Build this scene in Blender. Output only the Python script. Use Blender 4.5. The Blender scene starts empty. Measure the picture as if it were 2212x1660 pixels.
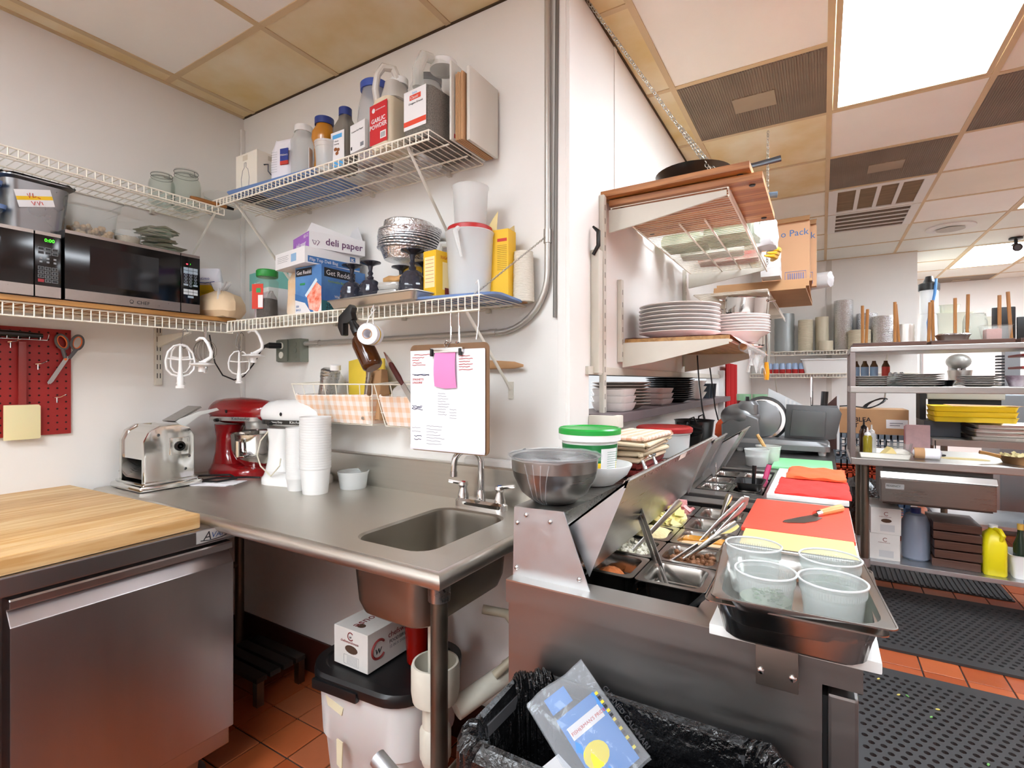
import bpy, bmesh, math, random
from mathutils import Vector as V, Matrix
R = math.radians; PI = math.pi
SC = bpy.context.scene; COL = SC.collection
random.seed(7)

# ---------------------------------------------------------------- camera, world, exposure
cam = bpy.data.objects.new('camera', bpy.data.cameras.new('camera'))
COL.objects.link(cam)
cam.location = (0, 0, 1.31); cam.rotation_euler = (R(90), 0, R(31.2))
cam.data.sensor_width = 36; cam.data.lens = 18.0; cam.data.shift_y = -0.00226
cam.data.clip_start = 0.02; cam.data.clip_end = 60
SC.camera = cam
world = bpy.data.worlds.new('world'); SC.world = world; world.use_nodes = True
world.node_tree.nodes['Background'].inputs[0].default_value = (0.95, 0.97, 1.0, 1)
world.node_tree.nodes['Background'].inputs[1].default_value = 0.6
SC.view_settings.view_transform = 'Standard'; SC.view_settings.look = 'None'
SC.view_settings.exposure = 0.6; SC.view_settings.gamma = 1.0
SC.view_settings.use_curve_mapping = False
LIGHT = 17.0          # radiance of the ceiling fixtures' diffusers

# ---------------------------------------------------------------- materials
MATS = {}
def lin(c):
    return tuple(((x / 12.92) if x <= 0.04045 else ((x + 0.055) / 1.055) ** 2.4) for x in c)
def hexc(h):
    return lin(tuple(int(h[i:i + 2], 16) / 255 for i in (0, 2, 4)))
def M(name, col='808080', rough=0.5, metal=0.0, var=None, bump=None, emit=0.0, trans=0.0, spec=0.5,
      clear=None, stretch=None, coat=0.0, col2=None, subs=0.0):
    """procedural principled material; var=(scale,amount) tints with noise, bump=(scale,strength),
    clear = share of see-through (thin plastic or glass)"""
    if name in MATS: return MATS[name]
    m = bpy.data.materials.new(name); m.use_nodes = True
    nt = m.node_tree; n = nt.nodes; l = nt.links
    b = n['Principled BSDF']; c = hexc(col) if isinstance(col, str) else col
    b.inputs['Base Color'].default_value = (*c, 1)
    b.inputs['Roughness'].default_value = rough; b.inputs['Metallic'].default_value = metal
    b.inputs['Specular IOR Level'].default_value = spec
    b.inputs['Coat Weight'].default_value = coat
    if trans: b.inputs['Transmission Weight'].default_value = trans
    if subs:
        b.inputs['Subsurface Weight'].default_value = subs; b.inputs['Subsurface Scale'].default_value = 0.01
    if emit:
        b.inputs['Emission Color'].default_value = (*c, 1); b.inputs['Emission Strength'].default_value = emit
    if var or bump:
        tc = n.new('ShaderNodeTexCoord'); mp = n.new('ShaderNodeMapping')
        if stretch: mp.inputs['Scale'].default_value = stretch
        l.new(tc.outputs['Object'], mp.inputs['Vector'])
    if var:
        nz = n.new('ShaderNodeTexNoise'); nz.inputs['Scale'].default_value = var[0]; nz.inputs['Detail'].default_value = 5
        l.new(mp.outputs[0], nz.inputs['Vector'])
        rp = n.new('ShaderNodeValToRGB')
        e = rp.color_ramp.elements; e[0].position = 0.3; e[1].position = 0.7
        k = 1 - var[1]
        d = hexc(col2) if col2 else tuple(x * k for x in c)
        e[0].color = (*d, 1); e[1].color = (*c, 1)
        l.new(nz.outputs['Fac'], rp.inputs['Fac']); l.new(rp.outputs[0], b.inputs['Base Color'])
    if bump:
        nb = n.new('ShaderNodeTexNoise'); nb.inputs['Scale'].default_value = bump[0]; nb.inputs['Detail'].default_value = 4
        l.new(mp.outputs[0], nb.inputs['Vector'])
        bp = n.new('ShaderNodeBump'); bp.inputs['Strength'].default_value = bump[1]; bp.inputs['Distance'].default_value = 0.01
        l.new(nb.outputs['Fac'], bp.inputs['Height']); l.new(bp.outputs[0], b.inputs['Normal'])
    if clear is not None:
        tr = n.new('ShaderNodeBsdfTransparent'); mx = n.new('ShaderNodeMixShader')
        tr.inputs[0].default_value = (*[min(1, x ** 0.35) for x in c], 1)
        mx.inputs[0].default_value = clear
        l.new(b.outputs[0], mx.inputs[1]); l.new(tr.outputs[0], mx.inputs[2])
        l.new(mx.outputs[0], n['Material Output'].inputs['Surface'])
    MATS[name] = m
    return m

def steel(name, col='b9b7b3', rough=0.3, stretch=(1, 60, 60), amt=0.25, bump=0.0):
    """brushed stainless steel: streaked colour and roughness"""
    if name in MATS: return MATS[name]
    m = M(name, col, rough, 1.0)
    nt = m.node_tree; n = nt.nodes; l = nt.links; b = n['Principled BSDF']
    tc = n.new('ShaderNodeTexCoord'); mp = n.new('ShaderNodeMapping'); mp.inputs['Scale'].default_value = stretch
    l.new(tc.outputs['Object'], mp.inputs['Vector'])
    nz = n.new('ShaderNodeTexNoise'); nz.inputs['Scale'].default_value = 3; nz.inputs['Detail'].default_value = 4
    l.new(mp.outputs[0], nz.inputs['Vector'])
    n2 = n.new('ShaderNodeTexNoise'); n2.inputs['Scale'].default_value = 2.5; n2.inputs['Detail'].default_value = 3
    l.new(tc.outputs['Object'], n2.inputs['Vector'])
    ad = n.new('ShaderNodeMath'); ad.operation = 'ADD'; l.new(nz.outputs['Fac'], ad.inputs[0]); l.new(n2.outputs['Fac'], ad.inputs[1])
    mr = n.new('ShaderNodeMapRange'); mr.inputs[1].default_value = 0.6; mr.inputs[2].default_value = 1.4
    mr.inputs[3].default_value = max(0.05, rough * (1 - amt)); mr.inputs[4].default_value = rough * (1 + amt)
    l.new(ad.outputs[0], mr.inputs[0]); l.new(mr.outputs[0], b.inputs['Roughness'])
    rp = n.new('ShaderNodeMapRange'); rp.inputs[1].default_value = 0.6; rp.inputs[2].default_value = 1.4
    rp.inputs[3].default_value = 0.93; rp.inputs[4].default_value = 1.03; l.new(ad.outputs[0], rp.inputs[0])
    mx = n.new('ShaderNodeMix'); mx.data_type = 'RGBA'; mx.blend_type = 'MULTIPLY'; mx.inputs[0].default_value = 1
    mx.inputs[6].default_value = (*hexc(col), 1); l.new(rp.outputs[0], mx.inputs[7]); l.new(mx.outputs[2], b.inputs['Base Color'])
    return m

def wood(name, c1, c2, scale=(1, 14, 14), rough=0.45):
    if name in MATS: return MATS[name]
    m = M(name, c1, rough); nt = m.node_tree; n = nt.nodes; l = nt.links; b = n['Principled BSDF']
    tc = n.new('ShaderNodeTexCoord'); mp = n.new('ShaderNodeMapping'); mp.inputs['Scale'].default_value = scale
    l.new(tc.outputs['Object'], mp.inputs['Vector'])
    nz = n.new('ShaderNodeTexNoise'); nz.inputs['Scale'].default_value = 4; nz.inputs['Detail'].default_value = 8
    nz.inputs['Distortion'].default_value = 0.6
    l.new(mp.outputs[0], nz.inputs['Vector'])
    rp = n.new('ShaderNodeValToRGB'); e = rp.color_ramp.elements
    e[0].position = 0.36; e[1].position = 0.62; e[0].color = (*hexc(c2), 1); e[1].color = (*hexc(c1), 1)
    l.new(nz.outputs['Fac'], rp.inputs['Fac']); l.new(rp.outputs[0], b.inputs['Base Color'])
    return m

def gingham(name, c1, c2, size=0.02, axes=(0, 1)):
    if name in MATS: return MATS[name]
    m = M(name, c1, 0.9); nt = m.node_tree; n = nt.nodes; l = nt.links; b = n['Principled BSDF']
    tc = n.new('ShaderNodeTexCoord'); sp = n.new('ShaderNodeSeparateXYZ'); l.new(tc.outputs['Object'], sp.inputs[0])
    outs = []
    for a in axes:
        mu = n.new('ShaderNodeMath'); mu.operation = 'MULTIPLY'; mu.inputs[1].default_value = 1 / size / 2; l.new(sp.outputs[a], mu.inputs[0])
        fr = n.new('ShaderNodeMath'); fr.operation = 'FRACT'; l.new(mu.outputs[0], fr.inputs[0])
        gt = n.new('ShaderNodeMath'); gt.operation = 'GREATER_THAN'; gt.inputs[1].default_value = 0.5; l.new(fr.outputs[0], gt.inputs[0])
        outs.append(gt)
    ad = n.new('ShaderNodeMath'); ad.operation = 'ADD'; l.new(outs[0].outputs[0], ad.inputs[0]); l.new(outs[1].outputs[0], ad.inputs[1])
    hf = n.new('ShaderNodeMath'); hf.operation = 'MULTIPLY'; hf.inputs[1].default_value = 0.5; l.new(ad.outputs[0], hf.inputs[0])
    mx = n.new('ShaderNodeMix'); mx.data_type = 'RGBA'; l.new(hf.outputs[0], mx.inputs[0])
    mx.inputs[6].default_value = (*hexc(c1), 1); mx.inputs[7].default_value = (*hexc(c2), 1); l.new(mx.outputs[2], b.inputs['Base Color'])
    return m

# ---------------------------------------------------------------- mesh building
def rrect(w, d, r, n=5):
    """rounded rectangle ring about the origin"""
    r = min(r, w / 2 - 1e-4, d / 2 - 1e-4); P = []
    for cx, cy, a0 in ((w/2-r, d/2-r, 0), (-w/2+r, d/2-r, 90), (-w/2+r, -d/2+r, 180), (w/2-r, -d/2+r, 270)):
        for i in range(n + 1):
            a = R(a0 + 90 * i / n); P.append((cx + r * math.cos(a), cy + r * math.sin(a)))
    return P
def circ(r, n=24, ry=None):
    return [(r * math.cos(2*PI*i/n), (ry or r) * math.sin(2*PI*i/n)) for i in range(n)]
class MB:
    def __init__(s): s.v = []; s.f = []
    def add(s, vs, fs):
        o = len(s.v); s.v += [tuple(x) for x in vs]; s.f += [tuple(i + o for i in f) for f in fs]; return s
    def box(s, x0, y0, z0, x1, y1, z1):
        return s.add([(x0,y0,z0),(x1,y0,z0),(x1,y1,z0),(x0,y1,z0),(x0,y0,z1),(x1,y0,z1),(x1,y1,z1),(x0,y1,z1)],
                     [(0,3,2,1),(4,5,6,7),(0,1,5,4),(1,2,6,5),(2,3,7,6),(3,0,4,7)])
    def loft(s, rings, cap0=True, cap1=True):
        n = len(rings[0]); vs = [p for r in rings for p in r]; fs = []
        for k in range(len(rings) - 1):
            for i in range(n):
                j = (i + 1) % n; fs.append((k*n+i, k*n+j, (k+1)*n+j, (k+1)*n+i))
        if cap0: fs.append(tuple(reversed(range(n))))
        if cap1: fs.append(tuple(range((len(rings)-1)*n, len(rings)*n)))
        return s.add(vs, fs)
    def stack(s, rz, c=(0,0,0), cap0=True, cap1=True):
        """loft of 2D rings [(ring, z)]"""
        return s.loft([[(x+c[0], y+c[1], z+c[2]) for x, y in r] for r, z in rz], cap0, cap1)
    def lathe(s, prof, n=24, c=(0,0,0), cap0=True, cap1=True):
        return s.stack([(circ(max(r, 1e-4), n), z) for r, z in prof], c, cap0, cap1)
    def prism(s, poly, axis, a, b):
        def mk(p, t):
            return {'x': (t, p[0], p[1]), 'y': (p[0], t, p[1]), 'z': (p[0], p[1], t)}[axis]
        return s.loft([[mk(p, a) for p in poly], [mk(p, b) for p in poly]])
    def tube(s, pts, r, n=6, closed=False, caps=True, flat=None):
        pts = [V(p) for p in pts]; m = len(pts); rs = r if isinstance(r, (list, tuple)) else [r]*m
        rings = []; up = None
        for i, p in enumerate(pts):
            a = pts[(i-1) % m] if (closed or i > 0) else p
            b = pts[(i+1) % m] if (closed or i < m-1) else p
            t = (b - a)
            if t.length < 1e-9: t = V((0,0,1))
            t.normalize()
            if up is None:
                up = V((0,0,1)) if abs(t.z) < 0.9 else V((1,0,0))
            u = (up - t * up.dot(t))
            if u.length < 1e-6: u = t.orthogonal()
            u.normalize(); w = t.cross(u); up = u
            fl = flat or 1.0
            rings.append([tuple(p + (u*math.cos(2*PI*k/n) + w*math.sin(2*PI*k/n)*fl) * rs[i]) for k in range(n)])
        if closed: rings.append(rings[0]); return s.loft(rings, False, False)
        return s.loft(rings, caps, caps)
    def rod(s, a, b, r, n=8, r2=None): return s.tube([a, b], [r, r2 if r2 is not None else r], n)
    def ball(s, c, r, nu=14, nv=8, a0=-90, a1=90):
        rr = r if isinstance(r, tuple) else (r, r, r)
        return s.loft([[(c[0]+rr[0]*math.cos(R(a))*x*1.0+0*1e-5, c[1]+rr[1]*math.cos(R(a))*y, c[2]+rr[2]*math.sin(R(a))) for x, y in circ(1, nu)]
                       for a in [a0+1e-2+(a1-a0-2e-2)*k/nv for k in range(nv+1)]])
    def shell(s, rz, t, c=(0,0,0), cap=True, n=None):
        """open vessel: outer rings up, inner rings down. rz = [(ring_fn(offset), z)]"""
        out = [(f(0), z) for f, z in rz]; inn = [(f(-t), z + (t if i == 0 else 0)) for i, (f, z) in enumerate(rz)][::-1]
        return s.stack(out + inn, c)
    def pot(s, prof, t, n=24, c=(0,0,0)):
        """round open vessel of outer profile [(r,z)] and wall t"""
        inn = [(max(r - t, 1e-4), z + (t if i == 0 else 0)) for i, (r, z) in enumerate(prof)][::-1]
        return s.lathe([(1e-4, prof[0][1])] + list(prof) + inn + [(1e-4, prof[0][1] + t)], n, c, False, False)
    def xf(s, mat):
        s.v = [tuple(mat @ V(p)) for p in s.v]; return s
    def mv(s, x, y, z): return s.xf(Matrix.Translation((x, y, z)))
    def rot(s, ax, deg): return s.xf(Matrix.Rotation(R(deg), 4, ax))
    def jit(s, a, seed=1):
        rd = random.Random(seed); s.v = [(x+rd.uniform(-a,a), y+rd.uniform(-a,a), z+rd.uniform(-a,a)) for x, y, z in s.v]; return s
    def build(s, name, mat, parent=None, bevel=0.0, smooth=True, seg=2, ang=35, subd=0):
        me = bpy.data.meshes.new(name); me.from_pydata(s.v, [], s.f)
        bm = bmesh.new(); bm.from_mesh(me)
        bmesh.ops.remove_doubles(bm, verts=bm.verts, dist=1e-6)
        bmesh.ops.recalc_face_normals(bm, faces=bm.faces)
        if bevel:
            es = [e for e in bm.edges if len(e.link_faces) == 2 and e.calc_face_angle(0) > R(30)]
            bmesh.ops.bevel(bm, geom=es, offset=bevel, segments=seg, affect='EDGES', profile=0.7, clamp_overlap=True)
        bm.to_mesh(me); bm.free()
        if smooth:
            me.shade_smooth(); me.set_sharp_from_angle(angle=R(ang))
        me.materials.append(mat)
        o = bpy.data.objects.new(name, me); COL.objects.link(o)
        if parent is not None: o.parent = parent
        if subd:
            md = o.modifiers.new('subsurf', 'SUBSURF'); md.levels = subd; md.render_levels = subd
        return o

def tag(o, label=None, cat=None, group=None, kind=None):
    for k, v in (('label', label), ('category', cat), ('group', group), ('kind', kind)):
        if v: o[k] = v
    return o
def thing(name, label, cat, loc=(0,0,0), rz=0, group=None, rot=None):
    o = bpy.data.objects.new(name, None); COL.objects.link(o); o.empty_display_size = 0.05
    o.location = loc; o.rotation_euler = rot or (0, 0, R(rz))
    return tag(o, label, cat, group)
def single(name, mb, mat, label, cat, loc=(0,0,0), rz=0, group=None, rot=None, **kw):
    o = mb.build(name, mat, None, **kw); o.location = loc; o.rotation_euler = rot or (0, 0, R(rz))
    return tag(o, label, cat, group)
def dup(root, loc=None, rz=None, label=None):
    r = root.copy(); COL.objects.link(r)
    if loc: r.location = loc
    if rz is not None: r.rotation_euler = (0, 0, R(rz))
    if label: r['label'] = label
    for ch in list(root.children):
        c = ch.copy(); COL.objects.link(c); c.parent = r
        for g in list(ch.children):
            d = g.copy(); COL.objects.link(d); d.parent = c
    return r
def struct(name, mb, mat, **kw):
    o = mb.build(name, mat, None, **kw); o['kind'] = 'structure'; return o

class Face:
    """flat print on a face: origin, right and up directions (local to the parent)"""
    def __init__(s, parent, o, ux, uy):
        s.p = parent; s.o = V(o); s.ux = V(ux).normalized(); s.uy = V(uy).normalized(); s.n = s.ux.cross(s.uy); s.lift = 0.0004
    def pt(s, x, y, h=0.0): return s.o + s.ux*x + s.uy*y + s.n*h
    def rect(s, name, x, y, w, h, mat, lift=None, th=0.0004):
        lf = s.lift if lift is None else lift
        c = [(x, y), (x+w, y), (x+w, y+h), (x, y+h)]
        return MB().loft([[tuple(s.pt(a, b, lf-th)) for a, b in c], [tuple(s.pt(a, b, lf)) for a, b in c]]).build(name, mat, s.p, smooth=False)
    def poly(s, name, pts, mat, lift=None, th=0.0004):
        lf = s.lift if lift is None else lift
        return MB().loft([[tuple(s.pt(a, b, lf-th)) for a, b in pts], [tuple(s.pt(a, b, lf)) for a, b in pts]]).build(name, mat, s.p, smooth=False)
    def strokes(s, name, lines, r, mat, lift=None):
        lf = s.lift if lift is None else lift; mb = MB()
        for ln in lines: mb.tube([tuple(s.pt(a, b, lf)) for a, b in ln], r, 4)
        return mb.build(name, mat, s.p, smooth=False)
    def text(s, txt, x, y, size, mat, lift=None, align='LEFT', shear=0.0, bold=0.0, rot=0.0, name='lettering', sx=1.0):
        lf = (s.lift + 0.0004) if lift is None else lift
        cu = bpy.data.curves.new(name, 'FONT'); cu.body = txt; cu.size = size; cu.align_x = align; cu.shear = shear
        cu.offset = bold; cu.resolution_u = 2; cu.extrude = 0.00015
        t = bpy.data.objects.new('tmp', cu); COL.objects.link(t)
        me = bpy.data.meshes.new_from_object(t, depsgraph=bpy.context.evaluated_depsgraph_get())
        bpy.data.objects.remove(t); bpy.data.curves.remove(cu)
        ca, sa = math.cos(R(rot)), math.sin(R(rot))
        for v in me.vertices:
            a, b = v.co.x*sx, v.co.y
            v.co = s.pt(x + a*ca - b*sa, y + a*sa + b*ca, lf + v.co.z)
        me.materials.clear(); me.materials.append(mat); me.name = name
        o = bpy.data.objects.new(name, me); COL.objects.link(o); o.parent = s.p
        return o

NTH = 'lowest second third fourth fifth sixth seventh eighth ninth tenth eleventh twelfth thirteenth fourteenth fifteenth sixteenth seventeenth eighteenth nineteenth twentieth twenty-first twenty-second twenty-third'.split()
def nth(k, n): return 'topmost' if k == n-1 else ('lowest' if k == 0 else NTH[k] + ' from the bottom,')
# common materials
ST = steel('stainless', 'b4b2ae', 0.30)
STX = steel('stainless_x', 'b0aeaa', 0.33, (1, 60, 60))
STY = steel('stainless_y', 'b0aeaa', 0.33, (60, 1, 60))
STZ = steel('stainless_z', '8f8c8b', 0.34, (60, 60, 1))
GALV = steel('galvanised', 'c3c6c9', 0.42, (12, 12, 12), 0.3)
CHROME = M('chrome', 'd4d4d4', 0.08, 1.0)
DSTEEL = steel('dark_pipe', '7c7468', 0.42, (8, 8, 8), 0.4)
WHITEW = M('white_vinyl_wire', 'ede7d8', 0.45)
WHITEP = M('white_paint_metal', 'd6d1c4', 0.5, var=(6, 0.08))
BLACK = M('black_plastic', '0d0d0e', 0.35)
BLACKM = M('black_matte', '101011', 0.7)
RUBBER = M('black_rubber', '1b1b1b', 0.75)
WHITE = M('white_plastic', 'e8e8e6', 0.35)
PAPER = M('paper_white', 'ebe9ee', 0.85)
INK = M('ink_black', '1c1c20', 0.7)
INKG = M('ink_grey', '7b7b82', 0.8)
INKR = M('ink_red', 'c23a2c', 0.7)
INKB = M('ink_blue', '3b6ea8', 0.7)
FROST = M('frosted_plastic', 'e6e8e6', 0.35, clear=0.5)
CLEARP = M('clear_plastic', 'eef0ee', 0.15, clear=0.88)
GLASS = M('jar_glass', 'e6ece6', 0.05, clear=0.90)
CARD = M('cardboard', 'b98f66', 0.85, var=(8, 0.1))
CARDW = M('white_board', 'e2e0e0', 0.7)
RED = M('red_plastic', 'b01a1a', 0.4)
YEL = M('yellow_print', 'eabf20', 0.6)
BLUEP = M('blue_lid_plastic', '7f9fd6', 0.35, clear=0.25)
FOIL = M('aluminium_foil', 'e0e2e4', 0.26, 1.0, bump=(90, 0.6))
PINKW = M('white_china', 'e2dcd8', 0.22)
# ---------------------------------------------------------------- the setting
WL, WB, WC = -2.506, 1.515, -0.706
CH = 2.639
WALLM = M('wall_paint', 'ece9e4', 0.6, var=(3, 0.04), bump=(60, 0.03))
WALLG = M('wall_paint_scuffed', 'd8d2c8', 0.65, var=(4, 0.10), bump=(30, 0.05))
wl = struct('wall_left', MB().box(WL-0.12, -2.6, 0, WL, WB+0.12, CH+0.2), WALLM, smooth=False)
wb = struct('wall_back', MB().box(WL, WB, 0, WC, WB+0.12, CH+0.2), WALLM, smooth=False)
# the side wall with its pass-through slot
PY0, PY1, PZ0, PZ1 = 1.69, 4.38, 1.155, 1.335
ws = struct('wall_side', MB().box(WC-0.10, WB+0.12, 0, WC, PY0, CH+0.2).box(WC-0.10, PY1, 0, WC, 6.72, CH+0.2)
       .box(WC-0.10, PY0, 0, WC, PY1, PZ0).box(WC-0.10, PY0, PZ1, WC, PY1, CH+0.2), WALLM, smooth=False)
wf = struct('wall_far', MB().box(WC-0.1, 6.6, 0, 0.83, 6.72, CH+0.2), WALLM, smooth=False)
struct('wall_far_return', MB().box(0.73, 6.72, 0, 0.83, 9.0, CH+0.2), WALLM, smooth=False)
struct('wall_end', MB().box(0.73, 8.9, 0, 5.2, 9.0, CH+0.2), WALLM, smooth=False)
struct('wall_right', MB().box(5.0, -2.6, 0, 5.1, 9.0, CH+0.2), WALLM, smooth=False)
struct('wall_behind', MB().box(WL-0.12, -2.7, 0, 5.1, -2.6, CH+0.2), WALLM, smooth=False)
TR = M('trim_paint', 'cfc9c0', 0.55)
struct('trim_1', MB().box(WC-0.003, WB-0.012, 0, WC+0.012, WB+0.002, CH).box(WC-0.03, WB-0.014, 0, WC, WB, CH), WALLM, smooth=False, bevel=0.002)
# panel seams: thin cover strips
struct('trim_2', MB().box(WC, 1.945, 1.95, WC+0.004, 1.97, CH), WALLM, smooth=False)
struct('trim_3', MB().box(0.04, 6.592, 0.9, 0.09, 6.6, CH), TR, smooth=False)
struct('trim_4', MB().box(WL, WB-0.02, 0.9, WL+0.014, WB, CH-0.06), WALLM, smooth=False, bevel=0.004)
# pass-through frame and bright room behind it
struct('trim_5', MB().box(WC-0.1, PY0-0.03, PZ1, WC+0.012, PY1+0.03, PZ1+0.03), WHITEP, smooth=False, bevel=0.003)
dl = MB().box(-3.2, 0.9, 0.2, -3.19, 6.0, 2.4)
o = struct('window_1', dl, M('bright_daylight_pane', 'f4f6ff', 0.6, emit=3.0), smooth=False)
struct('wall_dining', MB().box(-3.3, 0.8, 0.1, -3.21, 6.1, 2.5), WALLM, smooth=False)
# skirting: dark quarry cove base on the back wall
COVE = M('cove_tile', '4a1d14', 0.5, var=(5, 0.3))
struct('baseboard_back', MB().box(WL, WB-0.012, 0, WC, WB, 0.15), COVE, smooth=False, bevel=0.004)
struct('baseboard_left', MB().box(WL, -2.6, 0, WL+0.012, WB, 0.15), COVE, smooth=False, bevel=0.004)

# floor: quarry tiles on dark grout
GROUT = M('floor_grout', '3f3733', 0.8, var=(20, 0.2))
TILEM = [M('quarry_tile_%d' % i, c, 0.42, var=(7, 0.16), bump=(40, 0.06)) for i, c in enumerate(('b45a30', 'bc6236', 'a85028', 'b66640'))]
fl = struct('floor', MB().box(WL-0.1, -2.7, -0.08, 5.1, 9.0, -0.006), GROUT, smooth=False)
TS = 0.1524; tx0, ty0 = 0.388, 3.1
tm = MB().box(0.003, 0.003, -0.006, TS-0.003, TS-0.003, 0.0)
tile_me = []
for k in range(4):
    t = tm.build('tile', TILEM[k], fl, bevel=0.0015, seg=1, smooth=False); tile_me.append(t.data); bpy.data.objects.remove(t)
rest = MB(); cnt = 0
i0, i1 = int((WL-tx0)/TS)-1, int((5.0-tx0)/TS)
j0, j1 = int((-2.6-ty0)/TS)-1, int((8.9-ty0)/TS)
rt_ = random.Random(3)
for i in range(i0, i1+1):
    for j in range(j0, j1+1):
        x, y = tx0 + i*TS, ty0 + j*TS
        if x < WL or x > 4.9 or y < -2.5: continue
        if y > WB-0.03 and x < WC: continue
        if y > 6.45 and x < 0.84: continue
        near = (-1.95 < x < -0.75 and 0.55 < y < 1.45) or (0.08 < x < 1.3 and 2.35 < y < 4.3)
        if near and cnt < 290:
            o = bpy.data.objects.new('tile', tile_me[rt_.randrange(4)]); COL.objects.link(o); o.parent = fl
            o.location = (x, y, rt_.uniform(-0.0008, 0.0006)); cnt += 1
        else:
            rest.box(x+0.003, y+0.003, -0.006, x+TS-0.003, y+TS-0.003, -0.0002)
tag(rest.build('tile_field', TILEM[0], fl, smooth=False), kind='stuff')

# ceiling: lay-in tiles in a yellowed grid
TOLD = M('ceiling_tile_yellowed', 'efe5ca', 0.75, var=(3.2, 0.2), col2='dcc083', bump=(50, 0.05))
TMID = M('ceiling_tile_cream', 'f2ecdc', 0.75, var=(3, 0.06), bump=(50, 0.04))
TNEW = M('ceiling_tile_white', 'f7f4ec', 0.75, var=(5, 0.03), bump=(50, 0.03))
TGRN = M('ceiling_tile_pale', 'eaeae0', 0.75, var=(3, 0.05), bump=(50, 0.03))
GRIDM = M('ceiling_grid', 'd8be94', 0.55, var=(3, 0.15))
DIFFM = M('air_diffuser_dirty', '8f7f6e', 0.7, var=(4, 0.3))
ce = struct('ceiling', MB().box(WL-0.1, -2.7, CH+0.03, 5.1, 9.0, CH+0.10), M('ceiling_void', 'd0c4a8', 0.8), smooth=False)
GX, GY, G = 0.03, 2.37, 0.61
def zone(x0, x1, y0, y1):
    """clip a ceiling cell to the rooms"""
    out = []
    for zx0, zx1, zy0, zy1 in ((WL, 5.0, -2.6, WB), (WC, 5.0, WB, 6.6), (0.83, 5.0, 6.6, 8.9)):
        a, b, c, d = max(x0, zx0), min(x1, zx1), max(y0, zy0), min(y1, zy1)
        if b-a > 0.015 and d-c > 0.015: out.append((a, b, c, d))
    return out
special = {}
for k in ((-1, -2), (-4, -4), (-3, -4), (1, -2)): special[k] = 'long'
for k in ((-1, -1), (-4, -3), (-3, -3), (1, -1)): special[k] = 'skip'
LIGHTS = [(0, -1), (0, -7), (-3, -8), (2, 3), (2, 7), (2, -3), (-2, -6), (4, 1), (4, 6)]  # those behind and around the camera are unseen, added to brighten the room
for a, b in LIGHTS: special[(a, b)] = 'light'; special[(a, b+1)] = 'skip'
for k in ((-1, 0), (0, 2), (1, 1), (2, 10)): special[k] = 'diff'
special[(0, 3)] = 'return'; special[(0, 4)] = 'slots'
g = 0.012
gr_x, gr_y = MB(), MB()
for ix in range(-5, 9):
    for iy in range(-9, 11):
        s = special.get((ix, iy))
        x0, y0 = GX + ix*G, GY + iy*G
        ln = 2 if s in ('long', 'light') else 1
        if s in ('light', 'skip', 'diff', 'return', 'slots'): continue
        for a, b, c, d in zone(x0, x0+G, y0, y0+G*ln):
            if ix <= -4 and x0 < WL: mt = TOLD
            elif s == 'long': mt = TNEW
            elif ix <= -2: mt = TOLD if iy >= -3 else TMID
            elif ix == -1: mt = TOLD if iy <= 2 else (TMID if iy < 6 else TGRN)
            elif iy >= 5: mt = TGRN
            else: mt = TNEW if (ix*3+iy) % 3 else TMID
            MB().box(a+g*0.6, c+g*0.6, CH+0.004, b-g*0.6, d-g*0.6, CH+0.016).build('ceiling_tile', mt, ce, smooth=False)
for ix in range(-5, 10):
    x = GX + ix*G
    for zx0, zx1, zy0, zy1 in ((WL, 5.0, -2.6, WB), (WC, 5.0, WB, 6.6), (0.83, 5.0, 6.6, 8.9)):
        if zx0+0.02 < x < zx1: MB().box(x-g, zy0, CH, x+g, zy1, CH+0.006).build('grid_runner', GRIDM, ce, smooth=False)
for iy in range(-9, 12):
    y = GY + iy*G
    for zx0, zx1, zy0, zy1 in ((WL, 5.0, -2.6, WB), (WC, 5.0, WB, 6.6), (0.83, 5.0, 6.6, 8.9)):
        if not zy0+0.02 < y < zy1: continue
        seg = []; ix = -6
        while ix < 9:
            if special.get((ix, iy)) == 'skip': ix += 1; continue
            a = max(GX+ix*G+g, zx0); b = min(GX+(ix+1)*G-g, zx1)
            if b-a > 0.03: gr_y = MB().box(a, y-g, CH+0.0005, b, y+g, CH+0.006).build('grid_cross', GRIDM, ce, smooth=False)
            ix += 1
# wall angles
MB().box(WL, -2.6, CH-0.001, WL+0.018, WB, CH+0.006).build('wall_angle', GRIDM, ce, smooth=False)
MB().box(WL, WB-0.008, CH-0.001, WC, WB, CH+0.006).build('wall_angle', M('dark_gap', '4a3a26', 0.9), ce, smooth=False)
MB().box(WC, WB, CH-0.001, WC+0.008, 6.6, CH+0.006).build('wall_angle', M('dark_gap', '4a3a26', 0.9), ce, smooth=False)
MB().box(WC, 6.582, CH-0.001, 0.83, 6.6, CH+0.006).build('wall_angle', GRIDM, ce, smooth=False)

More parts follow.
